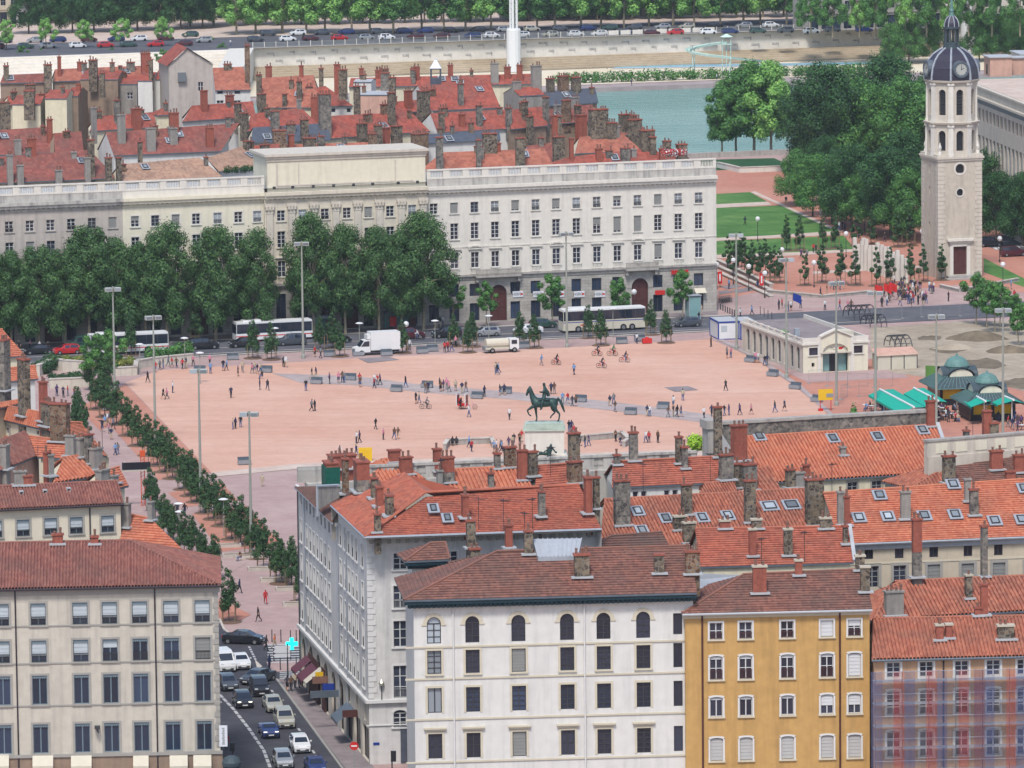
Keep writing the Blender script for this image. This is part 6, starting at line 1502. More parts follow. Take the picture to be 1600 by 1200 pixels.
for u, vt_, vb_, w_, kd in NCH:
 best = None
 for h, q in NEAR[::-1]:
  if inq((u, vb_), q): best = h; break
 if best is None: best = min(NEAR, key=lambda t: abs(sum(c[0] for c in t[1]) / 4 - u) * .6 + 1.5 * abs(sum(c[1] for c in t[1]) / 4 - vb_))[0]
 P, n = best.planeF; bs = ppl(u, vb_, P, n)
 if not (9 < bs.z < 32): bs = gp(u, vb_, 20)
 k = sc_at(bs); w2 = w_ / k; dp_ = min(1.5, max(.6, w2 * .55))
 c = put_chimney(best, bs + Vector((0, dp_ / 2, 0)), w2, dp_, (vb_ - vt_) / k, kd)
 O('flashing', flash_mesh(w2, dp_), c, (0, -.05, .1))
 if u == 517:
  m = MB(); m.box(-w2 / 2 - .15, w2 / 2 + .15, -dp_ / 2 - .15, dp_ / 2 + .15, -1.2, (vb_ - vt_) / k - .3); m.build('green_netting', ['net_green'], c)
am = MB(); am.tube((0, 0, 0), (0, 0, 3.2), .03, n=4)
for k in range(6): am.tube((-.5 + .05 * k, -.6 + k * .22, 3.0), (.5 - .05 * k, -.6 + k * .22, 3.0), .018, n=3)
am.tube((0, -.7, 3.0), (0, .6, 3.0), .02, n=3); amm = am.mesh('aerial', ['frame_dark'])
for u, v in ((748, 828), (787, 830), (832, 828), (1005, 770), (1257, 880), (1190, 890), (960, 830), (820, 850), (1300, 770), (1520, 706), (60, 745), (160, 700), (232, 735), (690, 765), (1110, 755), (860, 745)):
 h = min(NEAR, key=lambda t: abs(sum(c[0] for c in t[1]) / 4 - u) + 1.5 * abs(sum(c[1] for c in t[1]) / 4 - v))[0]
 P, n = h.planeF; bs = ppl(u, v, P, n)
 if 9 < bs.z < 32: O('aerial', amm, h.root, h.Ti @ bs, RNG.uniform(0, 3))
# ================================================================== TREES
leafy('leaf_plane', S(62, 104, 60, .56), S(84, 128, 74, .56), S(124, 164, 102, .56))
leafy('leaf_dark', S(50, 94, 56, .55), S(66, 114, 64, .55), S(98, 150, 86, .55))
leafy('leaf_mid', S(74, 130, 70, .55), S(98, 158, 81, .55), S(136, 192, 102, .55))
leafy('leaf_light', S(116, 180, 89, .6), S(150, 211, 112, .6), S(197, 246, 141, .6))
leafy('leaf_young', S(52, 92, 58, .55), S(70, 112, 70, .55), S(106, 146, 92, .55))
leafy('leaf_olive', S(130, 148, 77, .55), S(167, 180, 93, .55), S(197, 204, 114, .55))
leafy('leaf_lime', S(160, 209, 54, .6), S(197, 246, 77, .6), S(229, 265, 112, .6))
def crown_mesh(name, mat, lobes, n, size, seed, flat=.55):
 """leaf-sized faces spread through clumps; lobes = (centre, radii)"""
 r = random.Random(seed); mb = MB(); tot = sum(a[1][0] * a[1][1] * a[1][2] for a in lobes) ** (1)
 ws = [(a[1][0] * a[1][1] * a[1][2]) ** .75 for a in lobes]; sw = sum(ws)
 for (c, R), w in zip(lobes, ws):
  for _ in range(int(n * w / sw)):
   d = Vector((r.gauss(0, 1), r.gauss(0, 1), r.gauss(0, 1))).normalized()
   q = r.random() ** .3 * (r.uniform(1.0, 1.4) if r.random() < .16 else 1)
   p = Vector((c[0] + d.x * R[0] * q, c[1] + d.y * R[1] * q, c[2] + d.z * R[2] * q))
   nn = (d * 1.5 + Vector((r.gauss(0, .38), r.gauss(0, .38), r.gauss(.3, .38)))).normalized()
   t = nn.orthogonal().normalized(); t = (Matrix.Rotation(r.uniform(0, 6.28), 3, nn) @ t); b = nn.cross(t)
   s = size * r.uniform(.6, 1.35)
   mb.face([p - t * s - b * s * .2, p - b * s * flat, p + t * s, p + b * s * flat])
 return mb.mesh(name, [mat])
def wood_mesh(name, mat, h, r0, lean, limbs, seed, hb=.45):
 r = random.Random(seed); mb = MB(); pts = [Vector((0, 0, -.3))]; N = 5
 for k in range(1, N + 1): pts.append(Vector((lean[0] * k / N + r.uniform(-.1, .1) * r0 * 3, lean[1] * k / N + r.uniform(-.1, .1) * r0 * 3, h * k / N)))
 for k in range(N): mb.tube(pts[k], pts[k + 1], r0 * (1 - .13 * k), r0 * (1 - .13 * (k + 1)), 7)
 for tip in limbs:
  k = r.choice([2, 3, 4]) if hb < .5 else r.choice([3, 4]); a = pts[k].lerp(pts[k + 1] if k < N else pts[k], r.random()); tip = Vector(tip); mid = a.lerp(tip, .5) + Vector((r.uniform(-.3, .3), r.uniform(-.3, .3), .4))
  mb.tube(a, mid, r0 * .45, r0 * .3, 5); mb.tube(mid, tip, r0 * .3, r0 * .1, 5)
 return mb.mesh(name, [mat])
TREES = {}
def tree_kind(key, mat, bark, H, cw, trunk, nl, size, seed, variants=3, cone=False, nlobes=26, r0=None, base_frac=.3):
 out = []
 for v in range(variants):
  r = random.Random(seed + v); lobes = []
  for k in range(nlobes):
   t = (k + r.random()) / nlobes; z = H * (base_frac + (1 - base_frac) * t)
   prof = (1 - t) ** .6 * .85 + .2 if cone else math.sin(math.pi * min(1, .2 + .77 * t)) ** .6
   a = k * 2.4 + r.uniform(-.4, .4); rad = cw / 2 * prof * (r.uniform(.25, .8) if cone else r.uniform(.3, .95))
   R = cw / 2 * (r.uniform(.3, .58) * max(prof, .45) if cone else r.uniform(.2, .34))
   lobes.append(((rad * math.cos(a), rad * math.sin(a), z - R * .4), (R, R, R * r.uniform(.75, 1.1))))
  cm = crown_mesh('crown', mat, lobes, nl, size, seed * 7 + v)
  wm = wood_mesh('trunk', bark, H * (.55 if not cone else .8), r0 or H * .018, (r.uniform(-.3, .3), r.uniform(-.3, .3)), [l[0] for l in lobes[2::3]] if not cone else [l[0] for l in lobes[2::6]], seed + v)
  out.append((cm, wm))
 TREES[key] = out
tree_kind('plane', 'leaf_plane', 'bark_pale', 17, 11, .4, 22000, .19, 100, 4, nlobes=46, base_frac=.26)
tree_kind('planedark', 'leaf_dark', 'bark', 16, 13, .4, 20000, .2, 140, 3, nlobes=44, base_frac=.22)
tree_kind('avenue', 'leaf_mid', 'bark_pale', 16, 11, .4, 10000, .28, 180, 3, nlobes=28, base_frac=.26)
tree_kind('avenuelight', 'leaf_light', 'bark_pale', 16, 11, .4, 10000, .28, 190, 3, nlobes=28, base_frac=.26)
tree_kind('young', 'leaf_young', 'bark', 6.2, 3.0, .1, 3200, .13, 200, 4, cone=True, nlobes=24, r0=.09, base_frac=.3)
tree_kind('round', 'leaf_mid', 'bark_pale', 6.5, 4.2, .1, 3400, .14, 220, 3, nlobes=16, r0=.1, base_frac=.42)
tree_kind('roundlight', 'leaf_light', 'bark', 6.5, 5.0, .1, 3400, .15, 240, 3, nlobes=16, r0=.12, base_frac=.35)
tree_kind('park', 'leaf_mid', 'bark', 13, 12, .3, 13000, .2, 260, 3, nlobes=30, base_frac=.25)
tree_kind('column', 'leaf_young', 'bark', 6.0, 2.1, .1, 2200, .12, 280, 3, cone=True, nlobes=14, r0=.08, base_frac=.3)
stk = MB()
for dx, dy in ((-.7, -.5), (.7, -.5), (.7, .6), (-.7, .6)): stk.tube((dx, dy, -.1), (dx, dy, 2.2), .045, n=5)
for a, b in (((-.7, -.5), (.7, -.5)), ((.7, -.5), (.7, .6)), ((-.7, .6), (.7, .6)), ((-.7, -.5), (-.7, .6))): stk.tube((*a, 2.0), (*b, 2.0), .04, n=4); stk.tube((*a, .9), (*b, .9), .03, n=4)
STK = stk.mesh('stake_frame', ['wood_stake'])
sb = MB(); sb.lathe([(0, .06), (1.3, .05), (1.45, .0)], 12); SOIL = sb.mesh('tree_pit', ['soil'])
rt = random.Random(31)
def tree(key, u, v, label, group, s=1.0, z=0.0, stakes=False, name='tree', hpx=None, sx=None):
 p = gp(u, v, z); cm, wm = rt.choice(TREES[key]); k = s * rt.uniform(.92, 1.08)
 r = thing(name, label, 'tree', p, 0, group)
 rz = rt.uniform(0, 6.28); wx = k * (sx or 1) * rt.uniform(.93, 1.07)
 O('crown', cm, r, (0, 0, 0), rz, (wx, wx, k)); O('trunk', wm, r, (0, 0, 0), rz, (wx, wx, k))
 if stakes: O('stake_frame', STK, r, (0, 0, 0), rt.uniform(-.2, .2)); O('tree_pit', SOIL, r, (0, 0, .03))
 return r
for u, v, s, sx in ((-25, 536, .95, 1.1), (18, 540, .93, 1.05), (62, 538, 1.0, 1.05), (103, 536, .95, 1), (140, 536, 1.02, 1.1), (185, 535, .98, 1.05), (228, 534, .98, 1), (262, 532, 1.0, 1), (338, 527, 1.12, 1.05), (400, 522, .95, .9), (490, 516, 1.2, .88), (540, 512, .98, 1), (592, 508, 1.0, .95), (628, 508, .86, .9), (662, 512, 1.02, 1.05)):
 tree('plane', u, 522 - (u - 560) * .047, 'tall plane tree in front of the long far front', 'tall plane trees along the far front', s * .97, sx=sx * .86, name='plane_tree')
for u, v, s in ((706, 515, .75),): tree('round', u, v, 'small tree at the right end of the tall plane trees', 'street trees', 1.3, name='street_tree')
for u, v in ((760, 513), (863, 508), (967, 504), (1066, 499)): tree('round', u, v, 'slim leafy street tree on the pavement of the far front', 'slim street trees on the far pavement', 1.12, name='street_tree')
for u, v in ((424, 562), (500, 548), (519, 545), (531, 557), (629, 552), (709, 541), (731, 551), (738, 542), (812, 541), (835, 544), (919, 528), (939, 540), (1017, 523), (1041, 536), (205, 556), (305, 535), (395, 560)):
 tree('young', u, v, 'young staked tree along the edge of the square by the road', 'young staked trees by the road', (.84 if u > 400 else 1.0), sx=.88, stakes=True, name='young_tree')
row = [(150, 640), (164, 652), (182, 664), (200, 681), (215, 697), (231, 712), (246, 728), (258, 738), (270, 748), (287, 765), (297, 775), (307, 785), (321, 802), (334, 812), (346, 822), (362, 843), (376, 852)]
for u, v in row: tree('young', u, v, 'young staked tree in the diagonal row beside the square', 'diagonal row of young trees', .92, sx=.95, stakes=True, name='young_tree')
for u, v in ((392, 868), (412, 888), (432, 905), (456, 918), (470, 940), (358, 972), (400, 872), (440, 912)): tree('young', u, v, 'young tree in a stone-edged bed near the street corner', 'young trees in stone beds', .92, sx=.85, stakes=True, name='young_tree')
for u, v in ((243, 812), (256, 838), (272, 852), (288, 866), (301, 874), (316, 884), (336, 905), (132, 690), (118, 676), (140, 610), (122, 664), (236, 800), (264, 846)): tree('young', u, v, 'young dark tree close to the house fronts left of the walkway', 'row of young trees by the left house fronts', .85, sx=.85, name='young_tree')
tree('round', 147, 612, 'bushy tree standing in the sunken garden by the bus', 'street trees', 1.2, name='street_tree'); tree('young', 165, 622, 'dark bushy tree beside the sunken garden wall', 'street trees', .95, name='street_tree'); tree('round', 172, 607, 'olive-green tree beside the sunken garden, next to the mast', 'street trees', 1.25, name='street_tree')
for u, v, s in ((1150, 236, .95), (1205, 240, 1.0), (1128, 238, .75), (1178, 239, 1.1)): tree('avenue' if u != 1205 else 'avenuelight', u, v, 'light green riverside tree on the near bank', 'riverside trees', s * 1.12, name='riverside_tree')
for u, v, s in ((1262, 272, 1.15), (1295, 274, 1.3), (1332, 272, 1.35), (1370, 274, 1.4), (1412, 276, 1.34), (1445, 280, 1.2), (1310, 258, 1.2), (1390, 258, 1.4)):
 tree(rt.choice(['planedark', 'planedark', 'park']), u, v, 'big dark plane tree left of the clock tower', 'big dark trees of the park', s, name='park_tree')
for u, v, s in ((1245, 322, .8), (1270, 338, .85), (1300, 350, .9), (1330, 358, .92), (1362, 366, .95), (1392, 372, .95), (1422, 378, .98), (1285, 318, .8), (1345, 335, .85), (1410, 348, .95)):
 tree(rt.choice(['planedark', 'park']), u, v, 'dark spreading tree over the park path beside the lawn', 'dark trees over the park path', s, name='park_tree')
for u, v, s in ((1560, 352, .95), (1590, 362, 1.0), (1625, 380, 1.0), (1548, 330, 1.0), (1580, 335, 1.05), (1612, 345, 1.05), (1556, 375, .8), (1598, 385, .85), (1640, 360, 1.1)):
 tree('planedark', u, v, 'dark tree in front of the long building right of the tower', 'dark trees right of the tower', s, name='park_tree')
for u, v in ((1137, 420), (1150, 424), (1163, 428), (1176, 432), (1188, 436), (1145, 432), (1172, 440), (1159, 418), (1196, 428), (1203, 442), (1219, 442), (1210, 434), (1257, 446)):
 tree('column', u, v, 'slim young tree in the planted grid beside the lawn', 'slim young trees of the park grid', .95, stakes=(u > 1200), name='slim_tree')
for u, v in ((1229, 392), (1250, 391), (1285, 389), (1305, 388), (1338, 384), (1361, 382), (1403, 386), (1423, 384)): tree('column', u, v, 'slim tree at the edge of the lawn', 'slim trees along the lawn edge', 1.0, stakes=True, name='slim_tree')
for u, v in ((1284, 442), (1314, 444), (1337, 446), (1369, 447), (1391, 444), (1422, 443), (1443, 440), (1471, 438)): tree('column', u, v, 'slim staked tree around the white columns memorial', 'slim staked trees by the memorial', 1.05, stakes=True, name='slim_tree')
for u, v, s in ((1525, 508, 1.25), (1542, 512, 1.1), (1555, 520, 1.15), (1562, 512, 1.0), (1592, 540, 1.0), (1588, 525, 1.0)): tree('round', u, v, 'bushy tree beside the building site at the right edge', 'trees beside the building site', s, name='street_tree')
yA = gp(900, 52, 2.2)
for k in range(46):
 u = -30 + k * 36 + rt.uniform(-6, 6); v = 62 - u * .020 + rt.uniform(-2, 2)
 if u < 330: continue
 if u > 1262: tree('avenuelight' if rt.random() < .4 else 'avenue', u, 57 - (u - 1262) * .006, 'tall avenue tree in front of the arcaded house across the river', 'avenue trees in front of the arcaded house', .95, z=2.2, name='avenue_tree', sx=.8); continue
 tree('avenuelight' if rt.random() < .65 else 'avenue', u, v, 'tall plane tree in the first row of the avenue across the river', 'front row of avenue trees across the river', 1.12, z=2.2, name='avenue_tree')
for k in range(30):
 u = 300 + k * 33 + rt.uniform(-8, 8); v = 46 - u * .016
 if u < 1262: tree('planedark' if rt.random() < .6 else 'avenue', u, v, 'dark tree in the second row of the avenue across the river', 'second row of avenue trees across the river', .98, z=2.2, name='avenue_tree')
for k in range(9):
 u = 45 + k * 34; tree('planedark', u, 53 - k, 'dark round tree behind the parked cars at the upper left', 'dark trees behind the far-left parking', .9, z=2.2, name='avenue_tree')
for u, v in ((10, 78), (72, 76), (132, 74), (193, 73), (254, 72)): tree('roundlight', u, v, 'small round pale tree above the quay steps', 'pale round trees above the quay steps', 1.1, z=2.2, name='quay_tree')
for u, v, s in ((35, 112, 1.0), (65, 108, .8), (105, 108, .7), (175, 108, .8), (212, 106, .7), (254, 118, .9), (330, 92, .9), (348, 104, .9)): tree('round', u, v, 'small tree growing on the pale quay steps', 'small trees on the quay steps', s, z=-2.5, name='quay_tree')
for u, v, s in ((1530, 96, .9), (1550, 94, .85), (1572, 92, .9), (1592, 90, .9), (1620, 90, .9), (1395, 100, .8), (1420, 98, .8), (1460, 96, .8)): tree('park', u, v, 'bushy green tree on the far bank right of the tower', 'bushy trees on the far bank', s, z=-4.6, name='quay_tree')
def shrub(name, label, pts, w, h, mat, n, size, z=0.0, seed=1, group=None, cat='hedge'):
 P = [gp(u, v, z) for u, v in pts]; r = random.Random(seed); lobes = []
 o0 = P[0]
 for a, b in zip(P, P[1:]):
  Ls = max(1, int((b - a).length / (w * .6)))
  for k in range(Ls): q = a.lerp(b, (k + r.random()) / Ls) - o0; lobes.append(((q.x, q.y, h * .5 * r.uniform(.8, 1.15)), (w * .6, w * .6, h * .55 * r.uniform(.8, 1.2))))
 me = crown_mesh('foliage', mat, lobes, n, size, seed)
 root = thing(name, label, cat, o0, 0, group); O('foliage', me, root)
 mb = MB()
 for l in lobes[::3]: mb.tube((l[0][0], l[0][1], -.1), (l[0][0], l[0][1], h * .6), .05, n=4)
 mb.build('stems', ['bark'], root); return root
shrub('hedge', 'long green hedge between the pool and the river deck', [(870, 131), (1000, 127), (1120, 123), (1260, 118), (1420, 113)], 2.2, 2.6, 'leaf_mid', 9000, .3, -4.7, 3)
shrub('hedge', 'blue-green shrubs in the sunken garden beside the bus', [(62, 585), (80, 578), (95, 575)], 2.4, 2.2, 'leaf_young', 2500, .2, 0, 4)
shrub('hedge', 'yellow-green clipped hedge behind the red car', [(85, 572), (105, 571), (130, 569)], 1.3, 1.4, 'leaf_olive', 1600, .16, 0, 5)
shrub('hedge', 'yellow-green hedge right of the mast by the sunken garden', [(180, 573), (197, 572), (212, 571)], 1.3, 1.4, 'leaf_olive', 1300, .16, 0, 6)
shrub('hedge', 'dark green box hedge beside the garden ramp by the bus', [(230, 562), (255, 561), (285, 556), (300, 554)], 1.6, 2.0, 'leaf_mid', 2200, .18, 0, 7)
shrub('hedge', 'low bushes inside the sunken garden', [(80, 596), (110, 594), (130, 592)], 1.4, 1.2, 'leaf_young', 1200, .18, 0, 8)
shrub('bush', 'bright lime green bush behind the balustrade near the statue', [(1084, 706), (1092, 705)], 1.6, 2.0, 'leaf_lime', 900, .18, 20.5, 9, cat='bush')
shrub('bush', 'row of clipped green balls on the sand-roofed terrace', [(350, 271), (380, 269), (404, 267)], 1.0, 1.1, 'leaf_dark', 900, .16, 22.3, 10, cat='bush')
shrub('bush', 'weeds climbing the stained stone parapet', [(1330, 668), (1338, 667)], .8, 2.2, 'leaf_mid', 400, .18, 21.5, 11, cat='bush')
# ================================================================== PEOPLE
CL = {'white': S(226, 226, 226), 'black': S(34, 34, 40), 'navy': S(40, 48, 84), 'denim': S(84, 104, 148), 'grey': S(128, 128, 132), 'red': S(196, 50, 52), 'pink': S(216, 140, 160), 'sky': S(120, 160, 208), 'brown': S(108, 80, 62), 'beige': S(196, 180, 154), 'green': S(72, 130, 92), 'purple': S(92, 66, 110), 'orange': S(220, 120, 64), 'teal': S(60, 140, 150), 'charcoal': S(58, 58, 66)}
for k, c in CL.items(): paint('cloth_' + k, c, var=.12, scale=4)
for k, c in {'dark': S(40, 32, 28), 'brownhair': S(84, 60, 44), 'fair': S(170, 140, 96), 'greyhair': S(160, 158, 154)}.items(): paint('hair_' + k, c, var=.1, scale=8)
def skin_mesh(name, joints, edges, sub=1, root=0):
 """one continuous body grown round a skeleton: joints = (x, y, z, radius)"""
 me = bpy.data.meshes.new(name); me.from_pydata([j[:3] for j in joints], edges, [])
 o = bpy.data.objects.new('tmp_body', me); COL.objects.link(o)
 md = o.modifiers.new('skin', 'SKIN'); md.use_smooth_shade = True
 for k, sv in enumerate(me.skin_vertices[0].data):
  r = joints[k][3]; sv.radius = (r, r) if not isinstance(r, tuple) else r; sv.use_root = (k == root)
 if sub: sm = o.modifiers.new('sub', 'SUBSURF'); sm.levels = sub; sm.render_levels = sub
 bpy.context.view_layer.update(); dg = bpy.context.evaluated_depsgraph_get()
 out = bpy.data.meshes.new_from_object(o.evaluated_get(dg)); out.name = name
 bpy.data.objects.remove(o); return out
def figure(pose):
 """joints of a 1.74 m adult facing -y"""
 P = {'stand': dict(hl=(.1, .0, .48), fl=(.11, .02, .06), hr=(-.1, .0, .48), fr=(-.11, .02, .06), el=(.26, .02, 1.12), wl=(.28, -.06, .86), er=(-.26, .02, 1.12), wr=(-.28, -.06, .86), tilt=0),
         'walk': dict(hl=(.1, -.16, .5), fl=(.1, -.26, .08), hr=(-.1, .08, .5), fr=(-.1, .36, .14), el=(.27, .12, 1.14), wl=(.28, .1, .9), er=(-.26, -.1, 1.14), wr=(-.25, -.26, .95), tilt=-.04),
         'walk2': dict(hl=(.1, .06, .49), fl=(.1, .28, .11), hr=(-.1, -.12, .5), fr=(-.1, -.2, .07), el=(.26, -.08, 1.13), wl=(.26, -.2, .92), er=(-.27, .1, 1.13), wr=(-.28, .1, .88), tilt=-.03),
         'talk': dict(hl=(.11, -.02, .48), fl=(.13, .0, .06), hr=(-.1, .02, .48), fr=(-.12, .05, .06), el=(.27, .0, 1.12), wl=(.15, -.26, 1.16), er=(-.27, .03, 1.12), wr=(-.24, -.12, .9), tilt=0),
         'sit': dict(hl=(.12, -.42, .5), fl=(.13, -.48, .06), hr=(-.12, -.42, .5), fr=(-.13, -.46, .06), el=(.26, -.08, .78), wl=(.16, -.34, .62), er=(-.26, -.08, .78), wr=(-.16, -.34, .62), tilt=-.06),
         'ride': dict(hl=(.1, -.34, .78), fl=(.1, -.2, .32), hr=(-.1, -.26, .62), fr=(-.1, -.08, .2), el=(.25, -.26, 1.2), wl=(.22, -.5, 1.08), er=(-.25, -.26, 1.2), wr=(-.22, -.5, 1.08), tilt=-.2)}[pose]
 hz = {'sit': .5, 'ride': .95}.get(pose, .92); t = P['tilt']; up = hz - .92
 J = [(0, 0, hz, .135), (0, t * .5, 1.14 + up, .125), (0, t, 1.36 + up, .15), (0, t * 1.1, 1.47 + up, .06), (0, t * 1.2 - .02, 1.6 + up, .095), (0, t * 1.2 - .01, 1.7 + up, .07)]
 dz = up if pose in ('sit', 'ride') else 0
 def a(p): return p
 J += [(.17, t, 1.37 + up, .062), (*P['el'][:2], P['el'][2] + (0 if pose in ('sit', 'ride') else 0), .047), (*P['wl'], .034), (P['wl'][0] * 1.0, P['wl'][1] - .05, P['wl'][2] - .07, .036)]
 J += [(-.17, t, 1.37 + up, .062), (*P['er'], .047), (*P['wr'], .034), (P['wr'][0], P['wr'][1] - .05, P['wr'][2] - .07, .036)]
 J += [(.09, 0, hz - .06, .1), (*P['hl'], .072), (P['fl'][0], P['fl'][1] + .02, P['fl'][2] + .03, .048), (P['fl'][0] + .01, P['fl'][1] - .15, P['fl'][2] - .01, .042)]
 J += [(-.09, 0, hz - .06, .1), (*P['hr'], .072), (P['fr'][0], P['fr'][1] + .02, P['fr'][2] + .03, .048), (P['fr'][0] - .01, P['fr'][1] - .15, P['fr'][2] - .01, .042)]
 E = [(0, 1), (1, 2), (2, 3), (3, 4), (4, 5), (2, 6), (6, 7), (7, 8), (8, 9), (2, 10), (10, 11), (11, 12), (12, 13), (0, 14), (14, 15), (15, 16), (16, 17), (0, 18), (18, 19), (19, 20), (20, 21)]
 return J, E
REG = {(0, 1): 0, (1, 2): 0, (2, 3): 0, (2, 6): 0, (6, 7): 0, (7, 8): 2, (8, 9): 2, (2, 10): 0, (10, 11): 0, (11, 12): 2, (12, 13): 2, (3, 4): 2, (4, 5): 2, (0, 14): 1, (14, 15): 1, (15, 16): 1, (16, 17): 4, (0, 18): 1, (18, 19): 1, (19, 20): 1, (20, 21): 4}
BODY = {}
def seg_d(p, a, b):
 ab = b - a; t = max(0, min(1, (p - a).dot(ab) / max(1e-9, ab.dot(ab)))); return (p - a - ab * t).length
for pose in ('stand', 'walk', 'walk2', 'talk', 'sit', 'ride'):
 J, E = figure(pose); me = skin_mesh('person_' + pose, J, E)
 V = [Vector(j[:3]) for j in J]; head = V[4]
 idx = []
 for pl in me.polygons:
  c = pl.center; e = min(E, key=lambda q: seg_d(c, V[q[0]], V[q[1]]) - .5 * (J[q[0]][3] + J[q[1]][3])); r = REG[e]
  if (c - head).length < .2 and c.z > head.z - .12 and (c.z > head.z + .05 or c.y > head.y + .02): r = 3
  idx.append(r)
 BODY[pose] = (me, idx)
_PM = {}
rp = random.Random(77)
def person_mesh(pose, top, legs, hair, style):
 key = (pose, top, legs, hair, style)
 if key in _PM: return _PM[key]
 me0, idx = BODY[pose]; me = me0.copy(); me.materials.clear()
 for n in ('cloth_' + top, 'skin' if style == 'shorts' else 'cloth_' + legs, 'skin' if style != 'long' else 'cloth_' + top, 'hair_' + hair, 'cloth_black'): me.materials.append(M(n))
 me.polygons.foreach_set('material_index', idx); me.polygons.foreach_set('use_smooth', [True] * len(me.polygons)); me.update()
 if style == 'shorts':
  me.materials.append(M('cloth_' + legs)); z0 = .5 if pose not in ('sit', 'ride') else .3
  for pl, r in zip(me.polygons, idx):
   if r == 1 and pl.center.z > z0: pl.material_index = 5
 _PM[key] = me; return me
VERB = {'stand': 'standing', 'walk': 'walking', 'walk2': 'striding', 'talk': 'gesturing', 'sit': 'sitting', 'ride': 'cycling'}
LEGN = {'shorts': 'shorts', 'long': 'trousers', 'plain': 'trousers'}
def person(u, v, where, pose=None, face=None, top=None, legs=None, z=0.02, group='people on the square', loc=None, s=None):
 pose = pose or rp.choice(['stand', 'walk', 'walk', 'walk2', 'talk']); top = top or rp.choice(['white', 'white', 'black', 'black', 'navy', 'grey', 'sky', 'red', 'pink', 'beige', 'charcoal', 'brown', 'purple', 'navy'])
 legs = legs or rp.choice(['denim', 'navy', 'black', 'black', 'charcoal', 'beige', 'grey', 'denim']); hair = rp.choice(['dark', 'dark', 'brownhair', 'fair', 'greyhair'])
 style = 'shorts' if pose != 'ride' and rp.random() < .15 else rp.choice(['long', 'plain'])
 me = person_mesh(pose, top, legs, hair, style); p = loc if loc is not None else gp(u, v, z)
 r = rp.uniform(0, 6.28) if face is None else face
 o = O('person', me, None, p, r, s or rp.uniform(.95, 1.05))
 return tag(o, f"person in {top} top and {legs} {LEGN[style]} {VERB[pose]} {where}", 'person', group)
PP = [
 ('left of the statue', [(487, 643), (492, 642), (587, 671), (599, 687), (616, 687), (622, 686), (557, 693), (562, 692), (733, 652), (796, 656), (650, 631), (655, 630)]),
 ('on the grey path', [(563, 605), (585, 607), (634, 606), (665, 615), (669, 613), (689, 612), (693, 611), (702, 613), (722, 615), (728, 613), (757, 620), (781, 618), (788, 618), (585, 603), (589, 602), (594, 602), (529, 599), (535, 598), (538, 598), (515, 600), (487, 592), (494, 592), (562, 601), (861, 616), (866, 616), (879, 631), (887, 631), (894, 635), (900, 635), (687, 608), (698, 609), (712, 611), (402, 585), (407, 584)]),
 ('right of the statue', [(953, 635), (959, 632), (961, 644), (1011, 651), (1015, 651), (1044, 652), (1052, 651), (1058, 652), (1064, 652), (1052, 637), (1100, 654), (1112, 651), (1132, 650), (1139, 649), (1156, 649), (1174, 648)]),
 ('on the open right half', [(1067, 626), (1134, 611), (846, 571), (897, 586), (1111, 542), (995, 537)]),
 ('beside the statue pedestal', [(889, 675), (893, 676), (897, 682), (907, 697), (914, 699), (920, 697), (962, 690), (803, 697), (812, 694), (815, 691), (772, 707), (776, 706), (782, 705), (795, 701), (801, 700), (784, 708)]),
 ('behind the near balustrade', [(1009, 692), (1014, 692), (1028, 692), (531, 716), (557, 714), (737, 706), (733, 700), (1076, 700)]),
 ('near the far road', [(492, 558), (501, 560), (443, 574), (447, 574), (640, 547), (636, 546), (695, 551), (700, 550), (706, 550), (712, 542), (703, 540), (775, 583), (779, 583), (777, 586)]),
 ('in the left-end crowd', [(243, 582), (255, 576), (269, 575), (276, 575), (285, 577), (291, 576), (302, 572), (329, 584), (328, 571), (349, 580), (354, 579), (372, 588), (379, 582), (394, 584), (398, 583), (231, 598), (263, 573), (250, 578)]),
 ('near the left masts', [(255, 624), (261, 624), (270, 614), (361, 622), (364, 671), (368, 670), (376, 668), (406, 609), (418, 610), (478, 611)]),
 ('on the left walkway', [(89, 619), (99, 621), (106, 619), (116, 622), (126, 624), (160, 675), (164, 667), (170, 678), (177, 671), (174, 687), (180, 712), (184, 710), (277, 806), (289, 807), (168, 663)]),
 ('near the street corner', [(410, 760), (374, 927), (404, 972)]),
 ('on the far pavement', [(279, 525), (336, 521), (349, 522), (75, 551), (47, 547), (590, 515), (682, 513), (692, 510), (750, 502), (754, 502), (791, 501), (855, 512), (688, 512), (30, 549), (62, 549)]),
 ('near the site cabins', [(1157, 497), (1175, 493), (1092, 503), (1139, 452), (1136, 560), (1142, 559), (1181, 567), (1185, 567), (1195, 572), (1199, 571), (1086, 495), (1096, 492)]),
 ('on the promenade', [(1217, 484), (1222, 482), (1232, 487), (1236, 486), (1251, 482), (1289, 485), (1312, 484), (1325, 484), (1330, 485), (1282, 464), (1292, 460), (1300, 452), (1304, 453), (1309, 452), (1313, 453), (1318, 452), (1482, 471), (1228, 488), (1580, 452), (1588, 478), (1585, 470)]),
 ('in the park', [(1164, 352), (1228, 320), (1316, 360), (1311, 361), (1320, 362), (1271, 395), (1275, 396), (1252, 405), (1261, 405), (1330, 372), (1342, 378), (1370, 374), (1382, 378), (1290, 345), (1282, 340)]),
 ('near the kiosk terrace', [(1211, 645), (1226, 643), (1536, 660), (1542, 662), (1550, 640), (1575, 668), (1582, 672), (1590, 675), (1596, 668), (1585, 660), (1478, 658), (1482, 660), (1560, 660)]),
]
for where, ps in PP:
 for u, v in ps: person(u, v, where)
rq = random.Random(8)
